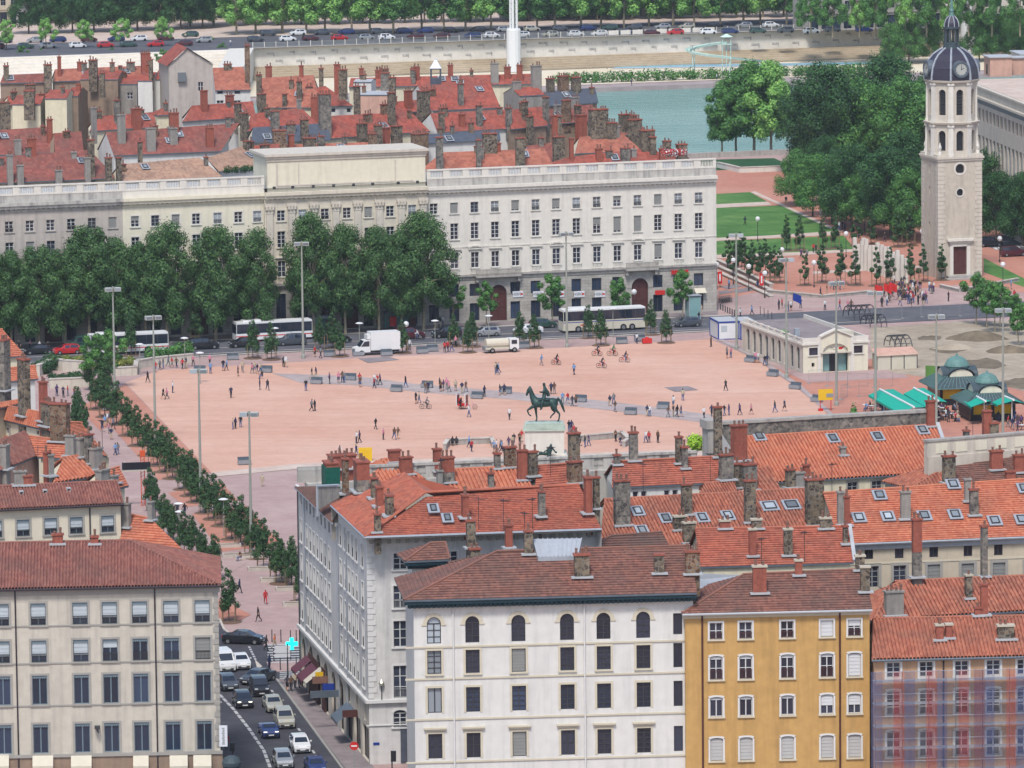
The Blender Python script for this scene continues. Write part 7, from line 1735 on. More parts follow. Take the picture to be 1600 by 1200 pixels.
for k in range(84):
 u = rq.gauss(1415, 24); v = 463 + (u - 1415) * -.06 + rq.gauss(0, 7)
 if not (1350 < u < 1475 and 442 < v < 482): continue
 person(u, v, 'at the memorial', pose=rq.choice(['stand', 'talk', 'stand', 'walk']), group='gathering at the memorial')
person(415, 944, 'near the street corner planters', 'walk', 0.2, 'red', 'red'); person(416, 1017, 'on the zebra crossing', 'walk2', 1.4, 'charcoal', 'black'); person(429, 1014, 'on the zebra crossing', 'walk', 1.2, 'orange', 'beige'); person(421, 1047, 'on the traffic island', 'stand', 1.0, 'navy', 'navy')
for u, v, t in ((449, 1080, 'charcoal'), (455, 1080, 'brown'), (461, 1076, 'beige'), (468, 1076, 'charcoal'), (472, 1074, 'black')): person(u, v, 'outside the plum awnings on the street', 'walk', 3.0, t, 'black', z=.08)
person(354, 1172, 'below the vertical sign at the house corner', 'stand', 0, 'red', 'charcoal')
person(376, 876, 'on the edge of a stone bed', 'sit', -.8, 'brown', 'denim'); person(707, 697, 'left of the pedestal', 'sit', 3.1, 'black', 'black'); person(713, 696, 'left of the pedestal', 'sit', 3.0, 'charcoal', 'black'); person(969, 696, 'right of the pedestal', 'sit', .5, 'navy', 'denim')
for u, v, t in ((176, 653, 'navy'), (410, 592, 'black'), (1184, 450, 'navy'), (1360, 640, 'black'), (1372, 640, 'charcoal'), (1384, 641, 'black')): person(u, v, 'on a bench', 'sit', None, t, 'denim')
# ================================================================== VEHICLES
paint('car_white', S(232, 232, 232), rough=.25, var=.02, spec=.6); paint('car_silver', S(186, 188, 190), rough=.25, var=.03, metal=.5); paint('car_black', S(36, 38, 44), rough=.2, var=.05, spec=.6); paint('car_grey', S(96, 102, 110), rough=.25, var=.03, metal=.4); paint('car_red', S(190, 30, 36), rough=.3, var=.03, spec=.6); paint('car_blue', S(40, 56, 110), rough=.25, var=.04, spec=.6); paint('car_gold', S(200, 196, 180), rough=.3, var=.03, metal=.4); paint('car_wine', S(86, 34, 44), rough=.25, var=.03, spec=.6); paint('car_green', S(56, 84, 76), rough=.25, var=.03, spec=.6)
paint('car_glass', S(40, 48, 62), rough=.08, var=.1, spec=.7); paint('rim', S(170, 172, 174), rough=.3, metal=.6, var=.05); paint('tail_red', S(160, 20, 24), rough=.3, var=.05); paint('lamp_clear', S(220, 226, 230), rough=.15, var=.03, spec=.7)
_D['plate'] = _D['white_paint']
CARK = {'hatch': [(-2.05, .66, .72, .74, .78), (-1.98, .93, 1.0, .8, .8), (-1.55, .95, 1.42, .86, .66), (-.3, .94, 1.48, .88, .68), (.5, .93, 1.42, .87, .66), (1.2, .92, .97, .86, .78), (1.85, .8, .83, .83, .74), (2.08, .58, .6, .74, .68)],
  'sedan': [(-2.25, .68, .72, .74, .7), (-2.15, .95, .98, .82, .74), (-1.5, .97, 1.03, .86, .76), (-.95, .96, 1.38, .88, .66), (-.2, .95, 1.43, .88, .67), (.5, .94, 1.38, .87, .65), (1.2, .93, .97, .86, .78), (1.95, .8, .83, .83, .74), (2.25, .58, .6, .74, .68)],
  'suv': [(-2.2, .8, .85, .78, .7), (-2.12, 1.05, 1.6, .84, .68), (-1.7, 1.06, 1.68, .9, .72), (-.3, 1.05, 1.72, .91, .73), (.55, 1.04, 1.66, .9, .71), (1.15, 1.03, 1.1, .89, .82), (1.95, .96, 1.0, .87, .8), (2.25, .7, .72, .78, .7)],
  'van': [(-2.4, .8, .85, .84, .8), (-2.36, 1.1, 1.9, .9, .8), (-1.8, 1.1, 2.02, .94, .84), (.4, 1.1, 2.05, .94, .84), (1.2, 1.08, 1.9, .93, .8), (1.85, 1.05, 1.12, .92, .84), (2.25, .95, .98, .9, .82), (2.42, .65, .66, .84, .78)],
  'open': [(-2.05, .66, .72, .74, .7), (-1.95, .9, .93, .82, .76), (-1.0, .92, .97, .86, .8), (-.9, .9, .8, .86, .8), (.4, .9, .8, .86, .8), (.5, .92, 1.25, .86, .68), (1.0, .9, .95, .86, .78), (1.85, .78, .81, .83, .74), (2.05, .58, .6, .74, .68)]}
_CAR = {}
def car_parts(kind, col):
 if (kind, col) in _CAR: return _CAR[(kind, col)]
 St = CARK[kind]; b = MB(); g = MB()
 def ring(s): x, zb, zr, wb, wr = s; return [Vector((x, -wb * .96, .22)), Vector((x, -wb, .5)), Vector((x, -wb * .98, zb)), Vector((x, -wr, zr)), Vector((x, wr, zr)), Vector((x, wb * .98, zb)), Vector((x, wb, .5)), Vector((x, wb * .96, .22))]
 R = [ring(s) for s in St]
 for i in range(len(St) - 1):
  for j in range(7): b.face([R[i][j], R[i + 1][j], R[i + 1][j + 1], R[i][j + 1]])
 b.face(R[0][::-1]); b.face(R[-1])
 off = .012
 for i in range(len(St) - 1):
  (x0, zb0, zr0, *_), (x1, zb1, zr1, *_) = St[i], St[i + 1]
  h0, h1 = zr0 - zb0, zr1 - zb1
  if h0 > .3 and h1 > .3 and kind != 'open':
   lo = .12; hi = .86; xm = .06
   if kind == 'van' and x1 < .5: continue
   for sgn, (ja, jb) in ((-1, (2, 3)), (1, (5, 4))):
    q = [R[i][ja].lerp(R[i][jb], lo).lerp(R[i + 1][ja].lerp(R[i + 1][jb], lo), xm), R[i + 1][ja].lerp(R[i + 1][jb], lo).lerp(R[i][ja].lerp(R[i][jb], lo), xm), R[i + 1][ja].lerp(R[i + 1][jb], hi).lerp(R[i][ja].lerp(R[i][jb], hi), xm), R[i][ja].lerp(R[i][jb], hi).lerp(R[i + 1][ja].lerp(R[i + 1][jb], hi), xm)]
    g.face([p + Vector((0, sgn * off * 1.5, off)) for p in q])
  if abs(zr0 - zr1) > .22 and max(h0, h1) > .25:
   A, B, Cc, D = R[i][3], R[i + 1][3], R[i + 1][4], R[i][4]; nn = (B - A).cross(D - A).normalized(); nn = nn if nn.z > 0 else -nn
   q = [A.lerp(D, .08).lerp(B.lerp(Cc, .08), .1), B.lerp(Cc, .08).lerp(A.lerp(D, .08), .06), B.lerp(Cc, .92).lerp(A.lerp(D, .92), .06), A.lerp(D, .92).lerp(B.lerp(Cc, .92), .1)]
   g.face([p + nn * .015 for p in q])
 body = b.mesh('body', ['car_' + col]); glass = g.mesh('window', ['car_glass'])
 w = MB(); w.tube((0, -.11, 0), (0, .11, 0), .32, n=14, m=0)
 for y in (-.115, .115): w.lathe([(0, 0), (.2, 0)], 10, (0, 0, 0), 1)
 w2 = MB(); w2.tube((0, -.11, 0), (0, .11, 0), .32, n=14, m=0); w2.tube((0, -.125, 0), (0, .125, 0), .19, n=10, m=1)
 wheel = w2.mesh('wheel', ['rubber', 'rim'])
 hl = MB(); hl.box(-.1, .06, -.17, .17, -.07, .08); hm = hl.mesh('headlight', ['lamp_clear']); hm2 = hl.mesh('headlight', ['headlamp_lit']); tm = hl.mesh('taillight', ['tail_red'])
 bp = MB(); bp.box(-.04, .06, -.62, .62, -.1, .08); bmn = bp.mesh('bumper', ['frame_dark' if col in ('white', 'silver') else 'rubber']); pl = MB(); pl.box(0, .02, -.26, .26, -.055, .055); plm = pl.mesh('number_plate', ['white_paint'])
 mr = MB(); mr.box(-.08, .08, -.09, .09, -.06, .07); mrm = mr.mesh('mirror', ['car_' + col])
 ln = St[-1][0]; lr = St[0][0]; zb = St[-2][1]
 _CAR[(kind, col)] = (body, glass, wheel, hm, hm2, tm, bmn, plm, mrm, ln, lr, zb); return _CAR[(kind, col)]
def car(kind, col, loc, rz, label, group, lit=False):
 body, glass, wheel, hm, hm2, tm, bmn, plm, mrm, ln, lr, zb = car_parts(kind, col)
 r = thing('car' if kind != 'van' else 'van', label, 'car' if kind != 'van' else 'van', loc, rz, group)
 bo = O('body', body, r); O('window', glass, r)
 for x in (ln - .78, lr + .72):
  for y in (-.8, .8): O('wheel', wheel, r, (x, y, .32))
 for y in (-.56, .56): O('headlight', hm2 if lit else hm, r, (ln - .14, y, zb - .12)); O('taillight', tm, r, (lr + .03, y, .82))
 O('bumper', bmn, r, (ln - .02, 0, .38)); O('number_plate', plm, r, (ln + .045, 0, .42))
 for y in (-.98, .98): O('mirror', mrm, r, (.75, y, zb + .22))
 return r
sd_ = (gp(515, 1212) - gp(424, 1078)).normalized(); ang = math.atan2(sd_.y, sd_.x)
for u, v, kind, col, lab, da, lit in (
 (352, 1050, 'van', 'white', 'white van half hidden by the corner of the beige house', .1, 0), (379, 1047, 'sedan', 'white', 'white car next to the white van at the top of the street', .05, 0), (359, 1081, 'hatch', 'grey', 'dark grey car beside the house corner', .05, 0),
 (383, 1108, 'hatch', 'black', 'black car with lit headlights at the centre line', 0, 1), (409, 1089, 'suv', 'black', 'black tall car in the right-hand queue behind the cream car', 0, 0), (430, 1114, 'sedan', 'gold', 'cream car third from the front of the queue', 0, 0), (448, 1139, 'suv', 'gold', 'champagne coloured tall car in the queue', 0, 0), (424, 1155, 'open', 'blue', 'dark blue open sports car in the middle lane', 0, 1), (473, 1178, 'hatch', 'white', 'white small car near the bottom of the street', 0, 0), (446, 1202, 'hatch', 'silver', 'silver car at the bottom edge of the street', 0, 0), (497, 1212, 'sedan', 'blue', 'dark blue car cut by the bottom edge', 0, 0)):
 p = gp(u, v, .03); car(kind, col, p - sd_ * 2.0, ang + da, lab, 'cars in the near street', lit)
p = gp(403, 1066, .03); car('sedan', 'grey', p, ang - .75, 'dark grey car pulling out at an angle across the lane', 'cars in the near street')
p = gp(381, 1005, .03); car('sedan', 'black', p, -.25, 'black car turning right at the top of the street', 'cars in the near street')
an = math.atan(KF)
def along(u, v, z=.06): return gp(u, v, z)
for u, v, kind, col, fl, lab in ((105, 553, 'hatch', 'red', 1, 'bright red car in front of the van and the first bus'), (131, 545, 'van', 'green', 1, 'pale green van partly behind the red car'), (318, 545, 'suv', 'black', 0, 'black car on the road behind the box hedge'), (381, 542, 'sedan', 'black', 1, 'black car behind the second bus'), (455, 539, 'suv', 'grey', 1, 'grey estate car in front of the second bus'), (525, 535, 'sedan', 'black', 0, 'low black car left of the white lorry'), (640, 529, 'suv', 'wine', 0, 'dark wine-red car right of the white lorry'), (698, 527, 'suv', 'black', 1, 'dark car under the young trees right of the lorry'), (760, 525, 'hatch', 'silver', 1, 'silver hatchback above the white sweeper truck'), (825, 521, 'sedan', 'white', 1, 'white and dark car left of the coach'), (1074, 510, 'hatch', 'grey', 1, 'dark grey car right of the coach'), (1546, 385, 'suv', 'black', 0, 'dark car on the park road right of the tower'), (1583, 400, 'suv', 'wine', 0, 'dark wine car on the park road near the lawn'), (60, 553, 'sedan', 'black', 1, 'dark car in the shade left of the red car'), (848, 512, 'hatch', 'green', 0, 'dark green car behind the white and dark car')):
 car(kind, col, along(u, v), an + (math.pi if fl else 0), lab, 'cars on the far road')
FC_ = {}
for col in ('white', 'silver', 'black', 'grey', 'red', 'blue', 'gold', 'wine', 'green'):
 body, glass, wheel, *_ = car_parts('hatch', col); mb = MB()
 import bmesh as _bm
 bm = _bm.new()
 for me_, mi in ((body, 0), (glass, 1)):
  n0 = len(bm.faces); bm.from_mesh(me_); bm.faces.ensure_lookup_table()
  for f in bm.faces[n0:]: f.material_index = mi
 for x in (1.3, -1.33):
  for y in (-.8, .8):
   n0 = len(bm.faces); bm.from_mesh(wheel); bm.faces.ensure_lookup_table(); vs = {v for f in bm.faces[n0:] for v in f.verts}
   for v_ in vs: v_.co += Vector((x, y, .32))
   for f in bm.faces[n0:]: f.material_index = 2
 me = bpy.data.meshes.new('parked_car'); bm.to_mesh(me); bm.free()
 for n in ('car_' + col, 'car_glass', 'rubber'): me.materials.append(M(n))
 FC_[col] = me
rcar = random.Random(12)
NMC = {'gold': 'beige', 'wine': 'dark red'}
for k in range(64):
 rowi = k % 2; u = -5 + (k // 2) * 41 + rcar.uniform(-6, 6) + rowi * 17; v = (66.5 if rowi == 0 else 57.5) - (u - 300) * .0165 + (5 if u < 290 else 0)
 if u > 1240 or 322 < u < 390: continue
 col = rcar.choice(['white', 'white', 'silver', 'silver', 'black', 'grey', 'grey', 'red', 'blue', 'gold', 'wine', 'green'])
 tag(O('parked_car', FC_[col], None, gp(u, v, 2.23), an + rcar.choice([0, math.pi]) + rcar.uniform(-.05, .05)), f"{NMC.get(col, col)} car parked in the {'front' if rowi == 0 else 'rear'} row across the river", 'car', 'cars parked across the river')
for u, v, col in ((1268, 52, 'white'), (1420, 47, 'black'), (1445, 46, 'silver'), (1300, 50, 'grey'), (1350, 50, 'blue'), (1475, 48, 'wine'), (1560, 46, 'grey')): tag(O('parked_car', FC_[col], None, gp(u, v, 2.23), an), f'{NMC.get(col, col)} car parked before the arcaded house across the river', 'car', 'cars parked across the river')
def bus(u, v, Lb, label, kind):
 p = along(u, v); r = thing('bus' if kind == 'city' else 'coach', label, 'bus', p, an, 'buses on the far road')
 W = 1.25; h = 3.0 if kind == 'city' else 3.5
 lower, upper, roof = ('white_paint', 'car_glass', 'white_paint') if kind == 'city' else ('awning_cream', 'car_glass', 'white_paint')
 zb = 1.25 if kind == 'city' else 1.75
 m = MB(); m.box(-Lb / 2, Lb / 2, -W, W, .32, zb); m.box(-Lb / 2 + .05, Lb / 2 - .05, -W + .04, W - .04, zb, h - .25); m.v = m.v; m.build('body', [lower], r)
 m = MB(); m.box(-Lb / 2 + .12, Lb / 2 - .12, -W + .015, W - .015, zb + .06, h - .3); m.box(-Lb / 2 - .01, Lb / 2 + .01, -W + .15, W - .15, zb, h - .35); o = m.build('window_band', [upper], r)
 n = 7 if kind == 'city' else 8
 for k in range(1, n): m = MB(); x = -Lb / 2 + Lb * k / n; m.box(x - .05, x + .05, -W - .01, -W + .03, zb, h - .3); m.build('window_pillar', ['frame_dark'], r)
 m = MB(); m.box(-Lb / 2 + .08, Lb / 2 - .08, -W, W, h - .25, h); m.box(-Lb / 2 + 1.2, -Lb / 2 + 4, -.7, .7, h, h + .25); m.build('roof', [roof], r)
 m = MB(); m.box(-Lb / 2, Lb / 2, -W - .012, -W - .002, .8 if kind == 'city' else 1.5, .95 if kind == 'city' else 1.62); m.build('stripe', ['sign_red' if kind == 'city' else 'sign_blue'], r)
 if kind == 'coach': m = MB(); m.face([(-Lb / 2 + 2.6, -W - .013, 1.1), (-Lb / 2 + 3.6, -W - .013, .8), (-Lb / 2 + 3.3, -W - .013, 1.35)]); m.build('logo', ['orange_paint'], r)
 wm = MB(); wm.tube((0, -.15, 0), (0, .15, 0), .5, n=16); wm.tube((0, -.17, 0), (0, .17, 0), .28, n=12, m=1); wme = wm.mesh('wheel', ['rubber', 'rim'])
 xs = (-Lb / 2 + 2.6, Lb / 2 - 3.2) if kind == 'city' else (-Lb / 2 + 2.4, Lb / 2 - 3.6, Lb / 2 - 2.2)
 for x in xs:
  for y in (-W + .1, W - .1): O('wheel', wme, r, (x, y, .5))
 for y in (-.85, .85):
  m = MB(); m.box(-Lb / 2 - .03, -Lb / 2 + .02, y - .2, y + .2, .6, .85); m.build('headlight', ['lamp_clear'], r); m = MB(); m.box(Lb / 2 - .02, Lb / 2 + .03, y - .12, y + .12, .7, 1.3); m.build('taillight', ['tail_red'], r)
 return r
bus(200, 551, 11.9, 'white city bus with a red stripe behind the sunken garden', 'city'); bus(426, 531, 11.9, 'white city bus partly hidden by a grey car and a mast', 'city'); bus(941, 516, 13.2, 'cream touring coach with white roof parked before the far front', 'coach')
p = along(588, 553); r = thing('box_lorry', 'white box lorry parked on the edge of the square', 'truck', p, an)
m = MB(); m.box(-1.1, 3.4, -1.15, 1.15, .7, 3.35); m.build('cargo_box', ['white_paint'], r)
m = MB(); q = [(-3.5, .45), (-3.45, 1.05), (-2.7, 1.25), (-2.1, 2.15), (-1.15, 2.3), (-1.15, .45)]
m.face([(x, -1.0, z) for x, z in q]); m.face([(x, 1.0, z) for x, z in q][::-1])
for a, b in zip(q, q[1:] + q[:1]): m.face([(a[0], 1.0, a[1]), (b[0], 1.0, b[1]), (b[0], -1.0, b[1]), (a[0], -1.0, a[1])][::-1])
m.build('cab', ['white_paint'], r)
m = MB(); m.face([(-2.6, -1.01, 1.3), (-1.3, -1.01, 1.3), (-1.3, -1.01, 2.1), (-2.05, -1.01, 2.05)]); m.face([(-2.72, -.9, 1.27), (-2.14, -.9, 2.14), (-2.14, .9, 2.14), (-2.72, .9, 1.27)]); m.build('window', ['car_glass'], r)
m = MB(); m.box(-1.1, 3.3, -.9, .9, .4, .7); m.build('chassis', ['frame_dark'], r)
wm = MB(); wm.tube((0, -.14, 0), (0, .14, 0), .38, n=14); wm.tube((0, -.16, 0), (0, .16, 0), .2, n=10, m=1); WM = wm.mesh('wheel', ['rubber', 'rim'])
for x in (-2.5, 2.0):
 for y in (-.92, .92): O('wheel', WM, r, (x, y, .38))
m = MB(); m.box(-1.6, -.2, -.9, .9, 2.35, 3.0); m.build('wind_deflector', ['white_paint'], r)
p = along(783, 550); r = thing('sweeper_truck', 'small dirty white tank truck on the edge of the square', 'truck', p, an)
m = MB(); m.tube((-2.4, 0, 1.35), (1.0, 0, 1.35), .75, n=14); m.box(-2.6, 1.0, -.9, .9, .55, .8); m.build('tank', ['awning_cream'], r)
m = MB(); m.box(1.1, 2.5, -.95, .95, .5, 2.0); m.build('cab', ['white_paint'], r); m = MB(); m.box(1.35, 2.2, -.97, .97, 1.25, 1.85); m.box(2.48, 2.52, -.8, .8, 1.2, 1.85); m.build('window', ['car_glass'], r)
m = MB(); m.box(-2.7, -2.0, -.8, .8, .3, 1.0); m.build('pump', ['frame_grey'], r)
for x in (-1.6, 1.8):
 for y in (-.85, .85): O('wheel', WM, r, (x, y, .38))
bk_ = MB()
def ringt(mb, c, R, r, m=0, n=16):
 for k in range(n): a, b = 2 * math.pi * k / n, 2 * math.pi * (k + 1) / n; mb.tube((c[0], c[1] + R * math.cos(a), c[2] + R * math.sin(a)), (c[0], c[1] + R * math.cos(b), c[2] + R * math.sin(b)), r, n=4, m=m, cap=False)
wb = MB(); ringt(wb, (0, 0, 0), .33, .03)
for k in range(6): a = k * math.pi / 6; wb.tube((0, .32 * math.cos(a), .32 * math.sin(a)), (0, -.32 * math.cos(a), -.32 * math.sin(a)), .008, n=3)
WB = wb.mesh('wheel', ['rubber'])
fb = MB()
for a, b in (((0, -.52, .34), (0, -.44, .95)), ((0, -.42, .8), (0, .12, .4)), ((0, -.43, .85), (0, .2, .84)), ((0, .12, .35), (0, .24, .95)), ((0, .12, .38), (0, .55, .34)), ((0, .55, .34), (0, .2, .8)), ((-.28, -.42, 1.05), (.28, -.42, 1.05)), ((0, -.44, .9), (0, -.42, 1.06))): fb.tube(a, b, .028, n=5)
fb.box(-.09, .09, .12, .38, .95, 1.02, 1); fb.box(-.06, .06, .3, .75, .66, .7, 1)
FRm = {c: fb.mesh('bicycle_frame', [c, 'rubber']) for c in ('sign_red', 'frame_grey')}
def bicycle(u, v, face, label, col='sign_red', rider=True, top=None, where=''):
 p = gp(u, v, .03); r = thing('bicycle', label, 'bicycle', p, face, 'bicycles')
 O('frame', FRm[col], r)
 for y in (-.52, .55): O('wheel', WB, r, (0, y, .34))
 if rider: person(u, v, where, 'ride', face, top=top, legs=rp.choice(['black', 'denim', 'navy']), loc=p, s=1.0, group='cyclists')
for u, v, fc, tp in ((869, 570, 1.0, 'black'), (933, 556, 1.1, 'navy'), (957, 556, 1.2, 'green'), (940, 575, 1.1, 'charcoal'), (976, 566, 1.2, 'black'), (665, 639, 1.5, 'grey'), (654, 532, -1.3, 'white')):
 bicycle(u, v, fc, 'red hire bicycle ridden across the square' if u > 800 else 'grey bicycle ridden on the square left of the statue' if v > 600 else 'grey bicycle ridden beside the white lorry', 'sign_red' if u > 800 else 'frame_grey', True, tp, 'on the far part of the square' if u > 800 else 'near the velotaxi' if v > 600 else 'beside the white lorry')
for k in range(6): bicycle(1126 + k * 3, 474 - k * .5, .3, 'parked dark motorbike or cycle in the row by the park steps', 'frame_grey', False)
p = gp(728, 639, .03); r = thing('pedicab', 'white and pink pedicab with tall advertising panels', 'pedicab', p, 1.3)
m = MB(); m.box(-.55, .55, -.2, 1.0, .45, .75); m.box(-.5, .5, .7, .9, .75, 1.5); m.build('seat', ['sign_red'], r)
for y in (-.1, 1.15): m = MB(); m.box(-.75, .75, y - .04, y + .04, .55, 2.2); m.build('advert_panel', ['white_paint'], r); m = MB(); m.box(-.55, .55, y - .05, y + .05, .8, 1.95); m.build('poster', ['brick_red'], r)
for x, y in ((-.6, .5), (.6, .5), (0, -1.3)): O('wheel', WB, r, (x, y, .34))
m = MB(); m.tube((0, -1.3, .34), (0, -.9, 1.0), .03); m.tube((0, -1.0, .6), (0, .2, .5), .05); m.build('frame', ['cloth_pink'], r)
person(719, 638, 'on the pedicab saddle', 'ride', 1.3, 'black', 'black', loc=p + Vector((-.9, -.2, 0)))
# ================================================================== STREET FURNITURE
mm = MB(); mm.tube((0, 0, 0), (0, 0, 6), .2, .17, 10); mm.tube((0, 0, 6), (0, 0, 17.2), .17, .1, 10); mm.lathe([(.32, 0), (.3, .5), (.2, .6)], 10); MASTP = mm.mesh('pole', ['mast_grey'])
hm_ = MB(); hm_.box(-.85, .85, -.06, .06, 17.05, 17.2); hm_.box(-.12, .12, -.12, .12, 17.0, 17.4); MARM = hm_.mesh('arm', ['mast_grey'])
lb = MB(); lb.box(-.45, .45, -.5, .4, 0, .5); lb.face([(-.4, -.505, .05), (.4, -.505, .05), (.4, -.505, .45), (-.4, -.505, .45)], 1); LB = lb.mesh('floodlight', ['lamp_box', 'glass_pale'])
for u, v, w in ((180, 643, 'behind the young trees at the left end of the square'), (243, 695, 'rising from the diagonal tree row, third from left'), (314, 793, 'in the diagonal tree row, with its head over the square'), (393, 872, 'near the street corner planters'), (474, 560, 'in front of the second city bus'), (886, 543, 'in front of the coach'), (1151, 546, 'beside the blue-framed cabins'), (1229, 591, 'at the near corner of the pavilion'), (1307, 634, 'beside the yellow board'), (1368, 652, 'left of the green awnings'), (1463, 695, 'between the awnings and the kiosk'), (1567, 684, 'in front of the kiosks at the right')):
 r = thing('light_mast', 'tall grey floodlight mast ' + w, 'lamp post', gp(u, v), rp.uniform(-.15, .35), 'tall floodlight masts')
 O('pole', MASTP, r); O('arm', MARM, r)
 for x in (-.62, .62): O('floodlight', LB, r, (x, 0, 16.75))
gm = MB(); gm.tube((0, 0, 0), (0, 0, 3.6), .06, .05, 8); gm.lathe([(.14, 0), (.1, .5)], 8); GPOLE = gm.mesh('pole', ['frame_dark'])
gl = MB(); gl.lathe([(0, 3.55), (.3, 3.65), (.42, 3.95), (.36, 4.25), (.15, 4.4), (0, 4.42)], 12); GLOBE = gl.mesh('globe', ['white_paint'], smooth=True)
for u, v in ((1146, 445), (1170, 455), (1195, 466), (1322, 402), (1272, 449), (1351, 362), (1222, 428), (1441, 398), (1562, 410), (1567, 452), (1411, 356), (1184, 378), (1120, 452), (394, 508), (991, 496), (635, 548)):
 r = thing('globe_lamp', 'white globe lamp on a dark post ' + ('in the park' if u > 1100 else 'on the far pavement'), 'lamp post', gp(u, v), 0, 'white globe lamps'); O('pole', GPOLE, r); O('globe', GLOBE, r)
dm = MB(); dm.tube((0, 0, 0), (0, 0, 4.4), .06, .05, 8); DP = dm.mesh('pole', ['mast_grey']); dd_ = MB(); dd_.lathe([(0, 4.4), (.55, 4.42), (.6, 4.5), (.3, 4.62), (0, 4.65)], 14); DD = dd_.mesh('lamp_disc', ['white_paint'])
for u, v in ((219, 586), (289, 576), (313, 600), (562, 552), (680, 548), (764, 540), (958, 528), (350, 838), (280, 845), (282, 858), (305, 1205), (430, 560)):
 r = thing('disc_lamp', 'slim white-disc lamp ' + ('on the left walkway' if v > 700 else 'near the road'), 'lamp post', gp(u, v), 0, 'disc lamps'); O('pole', DP, r); O('lamp_disc', DD, r)
bb = MB(); bb.box(-.85, .85, -.35, .35, .12, .62); bb.box(-.7, .7, -.28, .28, 0, .12); BB = bb.mesh('seat_block', ['bench_stone']); br_ = MB(); br_.box(-.85, .85, .28, .36, .62, 1.0)
for k in range(9): br_.box(-.8 + k * .19, -.68 + k * .19, -.3, .26, .62, .66)
BRm = br_.mesh('slats', ['zinc_dark'])
for u, v, a in ((416, 582, -.3), (494, 600, -.3), (547, 594, -.3), (619, 612, -.3), (667, 606, -.3), (790, 615, -.3), (745, 623, -.3), (907, 628, -.3), (985, 648, -.3), (1036, 639, -.3), (312, 582, 0), (364, 562, .25), (515, 557, .25), (676, 549, .25), (972, 537, .25), (819, 544, .25), (1172, 566, -.6), (1207, 588, -.6), (1242, 608, -.6), (1276, 628, -.6), (382, 726, .2), (660, 552, .25), (560, 556, .25), (604, 556, .25), (170, 641, .9), (1000, 533, .25)):
 r = thing('bench', 'grey block bench ' + ('along the grey path' if 575 < v < 660 and 400 < u < 1060 else 'by the kerb on the right side of the square' if u > 1100 else 'near the road edge of the square' if v < 570 else 'on the left part of the square'), 'bench', gp(u, v, .03), a + .29 * 0, 'grey block benches'); O('seat_block', BB, r); O('slats', BRm, r)
bl_ = MB(); bl_.tube((0, 0, 0), (0, 0, 1.25), .06, .05, 7); bl_.lathe([(0.05, 1.25), (.08, 1.3), (0, 1.38)], 7); BL = bl_.mesh('bollard', ['frame_dark'])
for u, v in ((425, 1003), (439, 1003), (454, 1004), (463, 1004), (428, 1033), (454, 1031), (438, 1047), (463, 1046), (470, 1003), (1188, 492), (1194, 495), (1200, 498), (1206, 501)): tag(O('bollard', BL, None, gp(u, v, .03)), 'dark iron bollard ' + ('at the zebra crossing' if u < 500 else 'by the far road corner'), 'bollard', 'bollards')
for k in range(8): tag(O('bollard', BL, None, gp(1126 + k * 3.6, 484 + k * 1.6, .03), 0, (1.6, 1.6, .7)), 'short post in the row beside the parked motorbikes', 'bollard', 'short posts by the motorbikes')
def shelter(u, v, label):
 r = thing('bus_shelter', label, 'bus shelter', gp(u, v, .04), an, 'bus shelters')
 m = MB(); m.box(-2.4, 2.4, -.9, .9, 2.55, 2.75); m.box(-2.5, 2.5, -1.0, -.9, 2.45, 2.85); m.build('roof', ['zinc_dark'], r)
 for x in (-2.2, 2.2):
  for y in (-.7, .8): m = MB(); m.tube((x, y, 0), (x, y, 2.55), .05); m.build('post', ['frame_dark'], r)
 m = MB(); m.box(-2.2, 2.2, .78, .82, .25, 2.4); m.build('back_glass', ['glass_green'], r)
 for x, c in ((-1.2, 'sign_red'), (1.9, 'door_red')): m = MB(); m.box(x - .6, x + .6, -.75, -.65, .4, 2.2); m.build('advert_panel', ['frame_dark'], r); m = MB(); m.box(x - .5, x + .5, -.77, -.75, .55, 2.05); m.build('poster', [c], r)
 m = MB(); m.box(-1.0, 1.2, .2, .6, .42, .5); m.build('seat', ['frame_grey'], r)
shelter(494, 522, 'bus shelter with red posters behind the second bus'); shelter(624, 514, 'bus shelter with red posters behind the white lorry')
r = thing('glass_lift', 'tall green glass lift enclosure near the right end of the far front', 'lift', gp(1083, 499), an)
m = MB(); m.box(-.9, .9, -.9, .9, 0, 3.6); m.build('glazing', ['glass_green'], r)
for x in (-.92, .92):
 for y in (-.92, .92): m = MB(); m.box(x - .05, x + .05, y - .05, y + .05, 0, 3.75); m.build('post', ['zinc'], r)
m = MB(); m.box(-1.1, 1.1, -1.1, 1.1, 3.75, 3.85); m.build('roof', ['zinc'], r)
